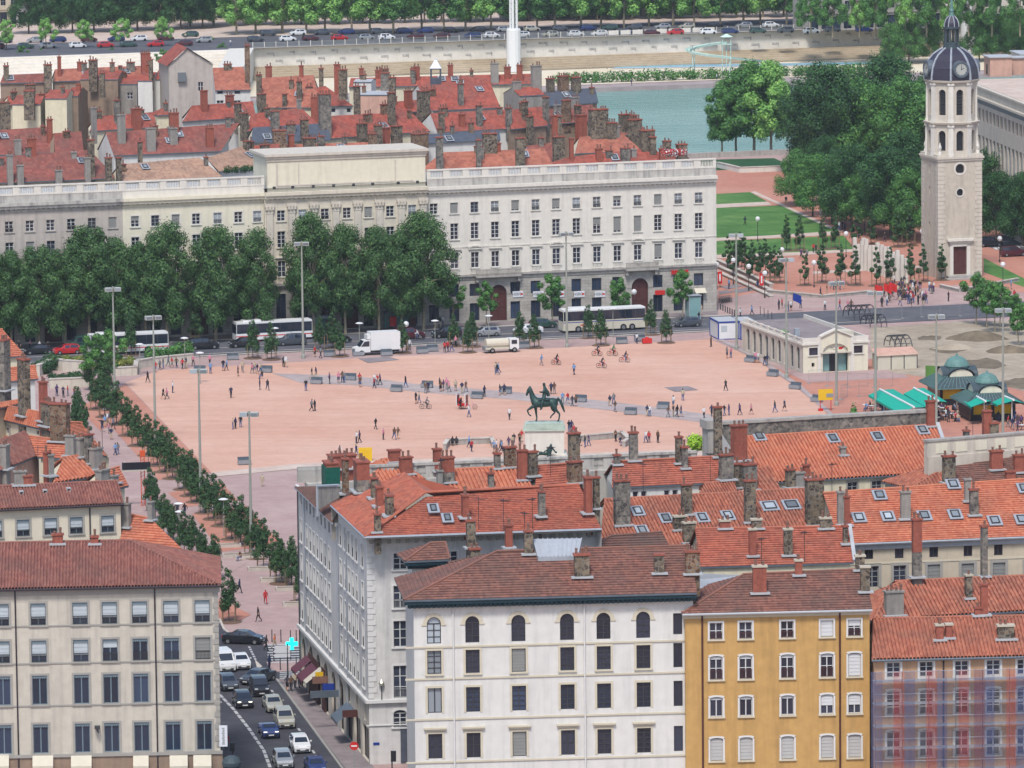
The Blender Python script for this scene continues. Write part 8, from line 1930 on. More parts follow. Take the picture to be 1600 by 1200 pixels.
# ================================================================== EQUESTRIAN STATUE
ps = gp(851, 716); st = thing('equestrian_statue', 'green bronze horse and rider on a tall pale stone pedestal', 'statue', ps, 0)
Hp = 4.75
m = MB(); m.box(-3.2, 3.2, -2.4, 2.4, 0, .35); m.box(-2.85, 2.85, -2.0, 2.0, .35, .8); m.build('plinth', ['marble'], st)
m = MB(); m.box(-2.55, 2.55, -1.55, 1.55, .8, 3.8); m.build('pedestal', ['marble'], st)
m = MB(); m.box(-2.75, 2.75, -1.75, 1.75, 3.8, 4.05); m.box(-2.6, 2.6, -1.6, 1.6, 4.05, 4.5); m.box(-2.45, 2.45, -1.45, 1.45, 4.5, Hp); m.box(-1.1, 1.1, -1.66, -1.6, 4.1, 4.45); m.build('pedestal_cornice', ['marble_green'], st)
J = [(0, 0, 2.5, .66), (-.85, 0, 2.55, .62), (-1.3, 0, 2.75, .52), (-1.5, 0, 3.35, .4), (-1.7, 0, 4.05, .3), (-1.9, 0, 4.5, .24), (-2.1, 0, 4.0, .21), (-2.3, 0, 3.45, .14), (.85, 0, 2.6, .62), (1.45, 0, 2.75, .55), (1.75, 0, 3.1, .2), (2.15, 0, 2.7, .2), (2.4, 0, 2.0, .2), (2.65, 0, 1.25, .08),
 (-1.3, -.3, 2.2, .3), (-1.7, -.34, 1.95, .2), (-2.2, -.34, 1.62, .13), (-1.98, -.34, 1.05, .09), (-1.66, -.34, .86, .12),
 (-1.15, .3, 2.1, .28), (-1.08, .32, 1.55, .18), (-1.02, .32, .95, .13), (-.95, .32, .4, .09), (-1.1, .32, .06, .13),
 (1.35, -.32, 2.1, .4), (1.45, -.36, 1.7, .24), (2.0, -.36, 1.1, .13), (1.92, -.36, .42, .1), (1.72, -.36, .08, .13),
 (1.15, .32, 2.0, .38), (1.05, .36, 1.65, .22), (1.42, .36, 1.22, .12), (.9, .36, .72, .09), (.8, .36, .42, .12), (-1.78, -.1, 4.75, .07), (-1.78, .1, 4.75, .07)]
E = [(0, 1), (1, 2), (2, 3), (3, 4), (4, 5), (5, 6), (6, 7), (0, 8), (8, 9), (9, 10), (10, 11), (11, 12), (12, 13), (1, 14), (14, 15), (15, 16), (16, 17), (17, 18), (1, 19), (19, 20), (20, 21), (21, 22), (22, 23), (9, 24), (24, 25), (25, 26), (26, 27), (27, 28), (9, 29), (29, 30), (30, 31), (31, 32), (32, 33), (5, 34), (5, 35)]
me = skin_mesh('horse', J, E, 1); me.materials.clear(); me.materials.append(M('bronze')); me.polygons.foreach_set('use_smooth', [True] * len(me.polygons)); O('horse', me, st, (0, 0, Hp))
J = [(.1, 0, 3.15, .36), (.12, 0, 3.7, .33), (.15, 0, 4.3, .36), (.08, 0, 4.62, .13), (0, 0, 4.95, .24), (-.02, 0, 5.2, .18), (.12, -.45, 4.35, .16), (-.2, -.55, 3.95, .12), (-.62, -.4, 4.05, .09), (.12, .45, 4.35, .16), (-.1, .6, 3.9, .12), (-.55, .4, 3.85, .09), (-.05, -.42, 3.1, .24), (-.35, -.68, 2.55, .17), (-.3, -.72, 1.9, .12), (-.55, -.72, 1.7, .09), (-.05, .42, 3.1, .24), (-.35, .68, 2.55, .17), (-.3, .72, 1.9, .12), (-.55, .72, 1.7, .09), (.45, 0, 3.9, .3), (.62, 0, 3.35, .26)]
E = [(0, 1), (1, 2), (2, 3), (3, 4), (4, 5), (2, 6), (6, 7), (7, 8), (2, 9), (9, 10), (10, 11), (0, 12), (12, 13), (13, 14), (14, 15), (0, 16), (16, 17), (17, 18), (18, 19), (2, 20), (20, 21)]
me = skin_mesh('rider', J, E, 1); me.materials.clear(); me.materials.append(M('bronze')); me.polygons.foreach_set('use_smooth', [True] * len(me.polygons)); O('rider', me, st, (0, 0, Hp))
m = MB(); m.box(-.75, .75, -.68, .68, 2.95, 3.12); m.build('saddle_cloth', ['bronze'], st, (0, 0, Hp))
J = [(0, 0, .4, .28), (.25, 0, .85, .26), (.35, 0, 1.25, .24), (.4, 0, 1.5, .1), (.42, -.05, 1.72, .16), (-.1, -.25, .95, .1), (-.5, -.3, .7, .08), (.75, .1, .95, .1), (1.0, .0, .5, .09), (-.45, -.3, .5, .18), (-.9, -.35, .65, .12), (-1.3, -.35, .15, .09), (.35, -.45, .35, .16), (.2, -.9, .5, .12), (-.2, -.95, .12, .09), (1.05, .1, .75, .3), (-1.15, .1, .55, .34)]
E = [(0, 1), (1, 2), (2, 3), (3, 4), (2, 5), (5, 6), (2, 7), (7, 8), (0, 9), (9, 10), (10, 11), (0, 12), (12, 13), (13, 14), (8, 15), (9, 16)]
me = skin_mesh('reclining_figure', J, E, 1); me.materials.clear(); me.materials.append(M('bronze')); me.polygons.foreach_set('use_smooth', [True] * len(me.polygons)); O('reclining_figure', me, st, (.4, -2.6, .5), 0, 1.05)
def low_wall(label, pts, h=.8, w=.4, mat='stone_grey', name='low_wall', z=0.0, rail=False):
 P = [gp(u, v, z) for u, v in pts]; r = thing(name, label, 'wall', P[0])
 m = MB(); c = MB()
 for a, b in zip(P, P[1:]):
  d = (b - a).normalized(); q = a - P[0]; T = Matrix(((d.x, -d.y, 0, q.x), (d.y, d.x, 0, q.y), (0, 0, 1, 0), (0, 0, 0, 1))); Lw = (b - a).length
  m.box(-.1, Lw + .1, -w / 2, w / 2, -.2, h, 0, T); c.box(-.15, Lw + .15, -w / 2 - .08, w / 2 + .08, h, h + .14, 0, T)
 m.build('wall', [mat], r); c.build('coping', ['g_kerb'], r); return r
low_wall('pale parapet of the statue terrace, left of the pedestal', [(695, 703), (700, 696), (768, 693), (771, 700)], .75)
low_wall('pale parapet of the statue terrace, right of the pedestal', [(905, 690), (972, 684), (982, 694), (975, 699)], .75)
low_wall('stone wall of the sunken garden beside the bus', [(78, 607), (143, 604)], 1.3, .5, 'stone_warm')
low_wall('curved pale wall at the end of the sunken garden', [(60, 588), (82, 577), (100, 580), (128, 582)], 1.6, .5, 'stone_warm')
low_wall('wall of the garden ramp left of the crowd', [(178, 588), (212, 586), (213, 577), (240, 572), (300, 566)], 1.2, .5, 'stone_warm')
low_wall('low stone edge at the foot of the park steps', [(1122, 262), (1157, 270), (1240, 267)], 1.0, .5, 'stone_white')
for k, (u, v) in enumerate(((1122, 411), (1122, 419), (1122, 427))): low_wall(['upper', 'middle', 'lower'][k] + ' stone step of the terrace down to the promenade', [(u, v), (1205, v + 38)], .5 - k * .12, .6, 'stone_grey')
low_wall('long low stone edge in front of the memorial', [(1200, 458), (1285, 466), (1360, 459)], .45, .5, 'stone_grey')
low_wall('kerb wall around the tower forecourt', [(1470, 450), (1500, 457), (1540, 449), (1590, 440)], .5, .4, 'stone_grey')
dr = (gp(376, 852) - gp(246, 728)).normalized(); ar = math.atan2(dr.y, dr.x)
for u, v in ((372, 870), (392, 872), (412, 891), (432, 908), (456, 922), (468, 946), (352, 855)):
 r = thing('planting_bed', 'long stone-edged planting bed near the street corner', 'planter', gp(u, v), 0.12, 'stone-edged beds')
 m = MB(); Lb, Wb = 3.4, 1.0
 m.box(-Lb / 2, Lb / 2, -Wb / 2 - .15, -Wb / 2, 0, .4); m.box(-Lb / 2, Lb / 2, Wb / 2, Wb / 2 + .15, 0, .4); m.box(-Lb / 2 - .15, -Lb / 2, -Wb / 2 - .15, Wb / 2 + .15, 0, .42); m.box(Lb / 2, Lb / 2 + .15, -Wb / 2 - .15, Wb / 2 + .15, 0, .42); m.build('edging', ['g_kerb'], r)
 m = MB(); m.box(-Lb / 2, Lb / 2, -Wb / 2, Wb / 2, 0, .3); m.build('soil', ['soil'], r)
# ================================================================== TRANSIT PAVILION
Qp = gp(1255, 584); pv_ = thing('transit_pavilion', 'low cream stone pavilion with arched side windows and a gabled entrance', 'building', Qp, RT)
Wv, Dv, Hv = 9.9, 27.0, 4.4
hs = [(.9, 2.3, 2.6, 3.7), (7.7, 9.1, 2.6, 3.7), (3.0, 6.9, .05, 4.15, 1.2), (1.3, 1.75, .9, 1.5)]
m = MB(); wall_holes(m, Wv, 0, Hv, hs, 0, 0, .5); m.face([(2.2, 0, Hv), (7.7, 0, Hv), (7.2, 0, 5.4), (4.95, 0, 6.3), (2.7, 0, 5.4)]); m.build('front_wall', ['stone_cream'], pv_)
Tl = lambda x, y, z: (y, Dv - x, z)
ah = [(Dv - 2.2 - k * 2.75 - .75, Dv - 2.2 - k * 2.75 + .75, .4, 3.7, True) for k in range(9)]
m = MB(); wall_holes(m, Dv, 0, Hv, ah, 0, 0, .4, T=Tl)
for a, b in (((Wv, 0), (Wv, Dv)), ((Wv, Dv), (0, Dv))): m.face([(*a, 0), (*b, 0), (*b, Hv), (*a, Hv)])
m.build('side_wall', ['stone_warm'], pv_)
for a in ah: fm, pm = win_mesh(1.5, 3.3, dict(fr='frame_grey', gl='glass', arch=True, cols=2, rows=3, yb=.3)); o = O('arched_window', fm, pv_, (0, Dv - (a[0] + a[1]) / 2, .4), -math.pi / 2); O('pane', pm, o)
for x in (1.6, 8.4): fm, pm = win_mesh(1.4, 1.1, dict(fr='frame_dark', gl='glass', sur='stone_white', sill='stone_white', cols=1, rows=1)); o = O('window', fm, pv_, (x, 0, 2.6)); O('pane', pm, o)
m = MB(); m.box(3.0, 6.9, .9, 1.0, .05, 4.2); m.build('entrance_screen', ['glass_green'], pv_); m = MB(); m.box(4.3, 5.6, .8, .9, .05, 3.0); m.build('door', ['shop_dark'], pv_)
m = MB(); m.box(3.0, 6.9, .35, .48, 2.95, 4.15); m.build('tympanum', ['stone_cream'], pv_); m = MB(); m.box(2.6, 7.3, -.35, .3, 2.78, 2.98); m.build('canopy', ['stone_warm'], pv_)
t = bpy.data.curves.new('sign_text', 'FONT'); t.body = 'TCL'; t.size = .62; t.align_x = 'CENTER'; t.align_y = 'CENTER'; t.materials.append(M('frame_dark')); text_mesh(t, pv_, (4.75, .33, 3.4), (math.pi / 2, 0, 0))
m = MB(); m.face([(5.5, .33, 3.25), (6.0, .33, 3.2), (6.5, .33, 3.75), (6.1, .33, 3.6), (5.6, .33, 3.6)]); m.build('logo', ['sign_red'], pv_)
m = MB(); m.box(-.2, 2.3, -.22, .2, Hv - .3, Hv); m.box(7.6, Wv + .2, -.22, .2, Hv - .3, Hv); m.box(-.22, .1, .2, Dv + .2, Hv - .3, Hv); m.box(Wv - .1, Wv + .22, .2, Dv + .2, Hv - .3, Hv); m.box(-.2, Wv + .2, Dv, Dv + .22, Hv - .3, Hv); m.build('cornice', ['stone_white'], pv_)
m = MB(); m.box(-.05, 2.4, -.05, .2, Hv, 5.1); m.box(7.5, Wv + .05, -.05, .2, Hv, 5.1); m.box(Wv - .2, Wv + .05, .2, Dv, Hv, 5.0)
for k in range(9): m.box(-.05, .2, .2 + k * 2.95, 1.1 + k * 2.95, Hv, 5.1); m.box(.0, .15, 1.1 + k * 2.95, 3.15 + k * 2.95, Hv, 4.65); m.box(-.02, .17, 1.1 + k * 2.95, 3.15 + k * 2.95, 4.9, 5.05)
m.build('parapet', ['stone_white'], pv_)
m = MB(); m.face([(.2, .2, Hv + .05), (Wv - .2, .2, Hv + .05), (Wv - .2, Dv, Hv + .05), (.2, Dv, Hv + .05)]); m.build('flat_roof', ['g_greydark'], pv_)
m = MB(); m.box(2.2, 2.7, -.12, .02, 0, 5.3); m.box(7.2, 7.7, -.12, .02, 0, 5.3); m.build('pilaster', ['stone_white'], pv_)
m = MB(); a = [(2.5, 5.3), (4.95, 6.3), (7.4, 5.3)]
for p_, q_ in zip(a, a[1:]): m.face([(p_[0], -.25, p_[1] + .05), (q_[0], -.25, q_[1] + .05), (q_[0], .6, q_[1] + .05), (p_[0], .6, p_[1] + .05)]); m.face([(p_[0], -.25, p_[1] - .2), (q_[0], -.25, q_[1] - .2), (q_[0], -.25, q_[1] + .05), (p_[0], -.25, p_[1] + .05)])
m.build('gable_coping', ['stone_white'], pv_)
m = MB(); m.box(6.5, 9.0, 3.5, 6, Hv, 5.4); m.build('roof_unit', ['awning_cream'], pv_); m = MB(); m.box(1.3, 2.0, 7, 7.7, Hv, 5.6); m.build('roof_unit', ['zinc'], pv_); m = MB(); m.box(.6, 1.4, 10, 12, Hv, 4.9); m.build('roof_plants', ['leaf_mid'], pv_)
def canopy(u, v, n, R, label):
 r = thing('iron_canopy', label, 'ironwork', gp(u, v), RT)
 for k in range(n):
  m = MB(); x = k * .9
  for j in range(7):
   a, b = math.pi * j / 7, math.pi * (j + 1) / 7; m.tube((x, -R * math.cos(a), .3 + R * .75 * math.sin(a)), (x, -R * math.cos(b), .3 + R * .75 * math.sin(b)), .07, n=4)
  m.build('rib', ['frame_dark'], r)
 m = MB()
 for j in range(1, 7): a = math.pi * j / 7; m.tube((0, -R * math.cos(a), .3 + R * .75 * math.sin(a)), ((n - 1) * .9, -R * math.cos(a), .3 + R * .75 * math.sin(a)), .05, n=4)
 for k in range(n - 1):
  for j in range(6): a, b = math.pi * (j + .5) / 7, math.pi * (j + 1.5) / 7; m.tube((k * .9, -R * math.cos(a), .3 + R * .75 * math.sin(a)), (k * .9 + .9, -R * math.cos(b), .3 + R * .75 * math.sin(b)), .03, n=3)
 m.build('bracing', ['frame_dark'], r)
canopy(1326, 500, 5, 2.6, 'dark iron arch frame lying behind the pavilion roof'); canopy(1352, 512, 4, 2.2, 'smaller iron arch frame beyond the pavilion'); canopy(1390, 546, 4, 2.4, 'dismantled iron arch frame on the building site')
r = thing('site_shed', 'long cream site shed with a rusty pink roof', 'shed', gp(1372, 579), RT)
m = MB(); m.box(0, 6.0, 0, 2.4, 0, 2.2); m.build('wall', ['awning_cream'], r); m = MB(); m.face([(-.2, -.2, 2.1), (6.2, -.2, 2.1), (6.2, 2.6, 2.9), (-.2, 2.6, 2.9)]); m.build('roof', ['plaster_rose'], r)
for x in (2.0, 4.0, 6.0): m = MB(); m.box(x - .06, x + .06, -.04, -.005, 0, 2.1); m.build('batten', ['frame_dark'], r)
for k, (u, v) in enumerate(((1122, 531), (1157, 531))):
 r = thing('site_cabin', ['white portable cabin with blue edges, nearer the far road', 'white portable cabin with blue edges, beside the pavilion'][k], 'cabin', gp(u, v), RT - .1)
 m = MB(); m.box(.06, 2.44 + .8 * (k == 0), .06, 5.6, .1, 2.5); m.build('wall', ['white_paint'], r); Wc = 2.5 + .8 * (k == 0)
 m = MB(); m.box(0, Wc, 0, 5.66, 2.5, 2.72); m.box(0, Wc, 0, 5.66, 0, .12)
 for x in (0, Wc - .16):
  for y in (0, 5.5): m.box(x, x + .16, y, y + .16, .12, 2.5)
 m.build('frame', ['sign_blue'], r); m = MB(); m.box(.1, Wc - .1, .1, 5.5, 2.72, 2.78); m.build('roof', ['lead_flash'], r)
 m = MB(); m.box(.5, 1.4, .02, .06, 1.2, 2.1); m.build('window', ['blind_pale'], r)
for u, v, s_ in ((1490, 545, 3.2), (1530, 530, 4.5), (1575, 550, 3.5), (1500, 530, 2.4)):
 r = random.Random(int(u)); m = MB(); n = 14; prof = [(1.0, 0), (.7, .18), (.35, .3), (0, .34)]
 rings = [[(s_ * q * (1 + r.uniform(-.15, .15)) * math.cos(2 * math.pi * k / n), s_ * .7 * q * (1 + r.uniform(-.15, .15)) * math.sin(2 * math.pi * k / n), s_ * h_ * (1 + r.uniform(-.1, .1)) * .8) for k in range(n)] for q, h_ in prof]
 for i in range(3):
  for k in range(n): m.face([rings[i][k], rings[i][(k + 1) % n], rings[i + 1][(k + 1) % n], rings[i + 1][k]])
 tag(m.build('earth_heap', ['g_dirtdark' if u != 1490 else 'g_dirt'], None, gp(u, v), smooth=True, merge=True), 'low heap of bare earth on the building site', 'heap', 'earth heaps on the building site')
fp = MB(); fp.tube((0, 0, 0), (0, 0, 2), .025, n=5); fp.tube((3, 0, 0), (3, 0, 2), .025, n=5); fp.tube((0, 0, 1.95), (3, 0, 1.95), .02, n=4); fp.tube((0, 0, .15), (3, 0, .15), .02, n=4)
for k in range(15): fp.tube((k * .2, 0, .15), (k * .2, 0, 1.95), .006, n=3)
fp.box(-.2, .2, -.3, .3, 0, .12, 1); FP = fp.mesh('mesh_panel', ['frame_grey', 'concrete'])
for u, v, a in ((1264, 600, .3), (1292, 604, .2), (1325, 606, .3), (1365, 606, .4), (1314, 625, 1.2), (1342, 620, .3), (1380, 500, .3), (1410, 498, .3), (1440, 496, .3), (1470, 495, .3), (1500, 494, .3), (1350, 502, .3)): tag(O('fence_panel', FP, None, gp(u, v), a), 'grey mesh fence panel ' + ('near the pavilion' if v > 560 else 'between road and site'), 'fence', 'site fence panels')
r = thing('notice_board', 'yellow notice board on red and black legs beside the pavilion', 'sign', gp(1290, 642), .15); m = MB(); m.box(-1.0, 1.0, -.05, .05, 1.5, 3.0); m.build('board', ['yellow_board'], r); m = MB(); m.box(.1, 1.1, -.09, -.055, 1.9, 2.4); m.build('patch', ['frame_grey'], r)
for x in (-.75, .75): m = MB(); m.tube((x, 0, 0), (x, 0, 1.5), .06); m.build('leg', ['sign_red'], r)
m = MB(); m.box(-1.0, -.4, -.25, .25, 0, .35); m.build('ballast', ['sign_red'], r)
m = MB(); m.box(-.85, .85, -.35, .35, 0, 1.7); r = tag(m.build('yellow_box', ['yellow_board'], None, gp(571, 720), .1), 'bright yellow box standing on the square behind the chimneys', 'box')
m = MB(); m.box(-.7, .7, -.35, .35, .1, .8); m.lathe([(.3, .8), (.25, 1.0), (0, 1.05)], 8); m.build('red_barrier', ['sign_red'], None, gp(1011, 537), .2); tag(bpy.data.objects['red_barrier'], 'red plastic barrier at the road edge of the square', 'barrier')
# ================================================================== KIOSKS
def kiosk(u, v, label, s_=1.0):
 r = thing('cafe_kiosk', label, 'kiosk', gp(u, v), RT - .1, 'copper-roofed kiosks'); r.scale = (s_, s_, s_)
 a = 3.3; m = MB(); wall_holes(m, 2 * a, 0, 2.6, [(.4, 3.1, .9, 2.3), (3.5, 6.2, .9, 2.3)], 0, -a, .25, T=lambda x, y, z: (x - a, y, z)); m.face([(-a, a, 0), (-a, -a, 0), (-a, -a, 2.6), (-a, a, 2.6)]); m.face([(a, -a, 0), (a, a, 0), (a, a, 2.6), (a, -a, 2.6)]); m.face([(a, a, 0), (-a, a, 0), (-a, a, 2.6), (a, a, 2.6)]); m.build('wall', ['shop_dark'], r)
 m = MB(); m.box(-a + .3, a - .3, -a + .3, -a + .4, .6, 2.4); m.build('counter', ['yellow_board'], r)
 b = 4.3; c = 2.2; m = MB()
 for k in range(4):
  T = Matrix.Rotation(k * math.pi / 2, 4, 'Z'); q = [T @ Vector(p) for p in ((-b, -b, 2.55), (b, -b, 2.55), (c, -c, 3.9), (-c, -c, 3.9))]; m.face(q)
  n = 14
  for j in range(n + 1): t_ = j / n; m.tube(q[0].lerp(q[1], t_) + Vector((0, 0, .03)), q[3].lerp(q[2], t_) + Vector((0, 0, .03)), .05, n=4, m=1)
  m.face([q[0] - Vector((0, 0, .15)), q[1] - Vector((0, 0, .15)), q[1], q[0]], 1)
 m.build('lower_roof', ['copper_dark', 'copper'], r)
 m = MB(); n = 10
 for k in range(4):
  T = Matrix.Rotation(k * math.pi / 2, 4, 'Z'); m.face([T @ Vector((1.7 * math.cos(math.pi * j / n), -c - .1, 3.75 + 1.1 * math.sin(math.pi * j / n))) for j in range(n + 1)])
 m.build('lunette', ['stone_cream'], r)
 m = MB()
 for k in range(4):
  T = Matrix.Rotation(k * math.pi / 2, 4, 'Z')
  for j in range(n):
   t0, t1 = math.pi * j / n, math.pi * (j + 1) / n; m.face([T @ Vector((1.95 * math.cos(t0), -c - .35, 3.8 + 1.25 * math.sin(t0))), T @ Vector((1.95 * math.cos(t1), -c - .35, 3.8 + 1.25 * math.sin(t1))), T @ Vector((1.5 * math.cos(t1), -.6, 3.9 + 1.15 * math.sin(t1))), T @ Vector((1.5 * math.cos(t0), -.6, 3.9 + 1.15 * math.sin(t0)))])
 m.face([(-c, -c, 3.9), (c, -c, 3.9), (c, c, 3.9), (-c, c, 3.9)]); m.build('upper_roof', ['copper_dark'], r)
 m = MB(); m.lathe([(1.6, 4.7), (1.6, 5.05), (1.75, 5.1), (1.65, 5.4), (1.3, 5.95), (.75, 6.3), (.2, 6.45), (.12, 6.75), (0, 6.8)], 16); m.build('dome', ['copper'], r)
 return r
kiosk(1495, 628, 'copper-domed kiosk nearer the building site'); kiosk(1542, 652, 'copper-domed cafe kiosk nearer the roofs, with green awnings in front', .95)
m = MB(); m.box(-.04, .04, -1.2, 1.2, .1, 1.7); tag(m.build('site_screen', ['leaf_mid'], None, gp(1459, 590), 1.3), 'green screen beside the first kiosk', 'screen')
def awning(label, ridge, left, right):
 """free-standing double awning: ridge, outer cloth edges as surveyed points (u, v, z)"""
 R_ = [gp(*p) for p in ridge]; Lf = [gp(*p) for p in left]; Rg = [gp(*p) for p in right]; o0 = Vector((R_[0].x, R_[0].y, 0)); r = thing('awning', label, 'awning', o0, 0, 'green cafe awnings')
 f = lambda p: p - o0
 for nm, Q_ in (('cloth', Lf), ('cloth', Rg)):
  m = MB(); n = 6
  for k in range(n):
   a, b = k / n, (k + 1) / n; m.face([f(R_[0].lerp(R_[1], a)), f(R_[0].lerp(R_[1], b)), f(Q_[0].lerp(Q_[1], b)), f(Q_[0].lerp(Q_[1], a))])
  dn = Vector((0, 0, -.28)); m.face([f(Q_[0]), f(Q_[1]), f(Q_[1]) + dn, f(Q_[0]) + dn]); m.build(nm, ['awning_green'], r)
 m = MB(); m.tube(f(R_[0]) + Vector((0, 0, .08)), f(R_[1]) + Vector((0, 0, .08)), .16, n=6); m.build('ridge_beam', ['white_paint'], r)
 for t_ in (.12, .88): p_ = f(R_[0].lerp(R_[1], t_)); m = MB(); m.tube((p_.x, p_.y, 0), p_, .07); m.build('post', ['white_paint'], r)
awning('green double awning at the left end, over tables', [(1375, 609, 3.1), (1428, 637, 3.1)], [(1357, 617, 2.5), (1404, 645, 2.5)], [(1396, 608, 2.5), (1446, 636, 2.5)])
awning('green double awning left of the kiosks', [(1428, 607, 3.1), (1466, 627, 3.1)], [(1412, 615, 2.5), (1447, 636, 2.5)], [(1444, 606, 2.5), (1480, 628, 2.5)])
awning('green double awning in front of the cafe kiosk', [(1520, 617, 3.2), (1540, 628, 3.2)], [(1501, 624, 2.6), (1518, 636, 2.6)], [(1532, 615, 2.6), (1552, 626, 2.6)])
awning('green double awning at the right edge beside the cafe kiosk', [(1560, 616, 3.2), (1584, 626, 3.2)], [(1540, 623, 2.6), (1559, 633, 2.6)], [(1574, 618, 2.6), (1600, 630, 2.6)])
tb = MB(); tb.lathe([(0, .74), (.42, .74), (.42, .7), (0, .7)], 10, m=0); TOP = tb.mesh('table_top', ['white_paint']); tl = MB(); tl.tube((0, 0, .02), (0, 0, .7), .04); tl.lathe([(.25, 0), (.22, .04), (0, .05)], 8); TL = tl.mesh('pedestal', ['frame_dark'])
for u, v in ((1466, 643), (1472, 645), (1478, 650), (1486, 654), (1494, 658), (1468, 650), (1476, 657), (1590, 668), (1596, 672), (1456, 655), (1352, 640), (1362, 642), (1464, 660)):
 r = thing('cafe_table', 'small white cafe table on the kiosk terrace', 'table', gp(u, v), 0, 'cafe tables'); O('table_top', TOP, r); O('pedestal', TL, r)
rk = random.Random(4)
for k in range(22): person(rk.uniform(1452, 1500), rk.uniform(640, 662), 'at the kiosk terrace tables', 'sit', group='guests at the cafe tables')
for k in range(10): person(rk.uniform(1350, 1440), rk.uniform(636, 646), 'under the left green awnings', 'sit', group='guests at the cafe tables')
# ================================================================== MEMORIAL COLUMNS, FLAGS
a, b = gp(1341, 418), gp(1408, 441); mem = thing('column_memorial', 'group of slender white columns beside the tower', 'monument', a)
rm_ = random.Random(2); cm = MB(); cm.box(-.28, .28, -.28, .28, 0, 1); CMm = cm.mesh('column', ['stone_white'])
for i in range(12):
 for j in range(3):
  p_ = a.lerp(b, i / 11) + NF * (j - 1) * 2.0 + Vector((rm_.uniform(-.15, .15), 0, 0)); O('column', CMm, mem, p_ - a, RT, (1, 1, rm_.uniform(3.7, 5.2)))
def flag(u, v, mat, label, h=2.6):
 r = thing('flag', label, 'flag', gp(u, v), rp.uniform(-.4, .4)); m = MB(); m.tube((0, 0, .8), (.1, 0, h + .6), .03, n=5); m.build('pole', ['wood_stake'], r); m = MB(); n = 6
 for k in range(n): xa, xb = .1 + 1.3 * k / n, .1 + 1.3 * (k + 1) / n; m.face([(xa, .18 * math.sin(k), h - .75 - k * .09), (xb, .18 * math.sin(k + 1), h - .75 - (k + 1) * .09), (xb, .18 * math.sin(k + 1), h + .4 - (k + 1) * .06), (xa, .18 * math.sin(k), h + .4 - k * .06)])
 m.build('cloth', [mat], r)
flag(1238, 488, 'sign_blue', 'dark blue flag carried on the promenade'); flag(1366, 474, 'sign_red', 'red flag at the left of the gathering'); flag(1380, 474, 'sign_red', 'larger red banner flag in the gathering', 2.8); flag(1388, 470, 'sign_red', 'red flag held behind the banner in the gathering')
for u, v, lab in ((1125, 449, 'red and white advertising banner at the corner of the far front'), (1190, 452, 'red banner beside the park steps')):
 r = thing('banner', lab, 'banner', gp(u, v), .2); m = MB(); m.box(-.35, .35, -.03, .03, .6, 2.6); m.build('cloth', ['sign_red'], r); m = MB(); m.tube((0, 0, 0), (0, 0, .6), .04); m.build('stand', ['frame_dark'], r); m = MB(); m.box(-.12, .12, -.04, .04, 1.0, 2.2); m.build('lettering', ['white_paint'], r)
# ================================================================== STREET CORNER DETAILS
r = thing('pharmacy_cross', 'lit turquoise pharmacy cross projecting from the white corner block', 'sign', gp(456, 1006, 3.9), 0); m = MB(); w_ = .2
m.box(-.62, .62, -.08, .08, -w_, w_); m.box(-w_, w_, -.081, .081, w_, .62); m.box(-w_, w_, -.081, .081, -.62, -w_); m.build('cross', ['cross_lit'], r); m = MB(); m.tube((.3, .1, 0), (1.6, .6, 0), .03); m.build('bracket', ['frame_dark'], r)
r = thing('direction_sign', 'pole with three white direction boards at the street corner', 'sign', gp(450, 1074, .06), .1); m = MB(); m.tube((0, 0, 0), (0, 0, 4.6), .08); m.build('pole', ['frame_dark'], r)
for k in range(3): m = MB(); z = 3.2 + k * .42; m.face([(-1.5, -.06, z + .18), (-1.2, -.06, z), (.3, -.06, z), (.3, -.06, z + .36), (-1.2, -.06, z + .36)]); m.face([(-1.5, -.03, z + .18), (-1.2, -.03, z + .36), (.3, -.03, z + .36), (.3, -.03, z)]); m.build('board', ['sign_white'], r)
r = thing('traffic_light', 'traffic light at the foot of the corner block', 'traffic light', gp(613, 1232), 0); m = MB(); m.tube((0, 0, 0), (0, 0, 3.6), .07); m.build('pole', ['frame_dark'], r); m = MB(); m.box(-.1, .4, -.15, .15, 2.6, 3.6); m.build('signal_head', ['iron_black'], r)
r = thing('road_sign', 'round red road sign on a pole beside the lower pavement', 'sign', gp(554, 1212), 0); m = MB(); m.tube((0, 0, 0), (0, 0, 3.4), .05); m.build('pole', ['mast_grey'], r); m = MB(); m.lathe([(0, -.06), (.42, -.06), (.42, -.02), (0, -.02)], 16); m.v = [(x, z, y + 2.9) for x, y, z in m.v]; m.build('disc', ['sign_red'], r); m = MB(); m.box(-.28, .28, -.075, -.062, 2.83, 2.97); m.build('bar', ['white_paint'], r)
r = thing('advertising_column', 'dark green advertising column with a domed cap at the bottom edge', 'column', gp(363, 1258), 0); m = MB(); m.lathe([(.75, 0), (.75, .4), (.68, .45), (.68, 2.9), (1.0, 3.0), (1.0, 3.25)], 16); m.build('drum', ['cornice_dark'], r); m = MB(); m.lathe([(1.0, 3.25), (.95, 3.45), (.62, 3.5), (.85, 3.75), (.9, 4.1), (.7, 4.5), (.3, 4.7), (0, 4.75)], 16); m.build('dome', ['copper_dark'], r, smooth=True)
r = thing('traffic_signal', 'short traffic signal with a pale cap behind the advertising column', 'traffic light', gp(364, 1215), 0); m = MB(); m.tube((0, 0, 0), (0, 0, 3.4), .06); m.build('pole', ['frame_dark'], r); m = MB(); m.box(-.22, .22, -.2, .2, 2.6, 3.4); m.build('signal_head', ['iron_black'], r)
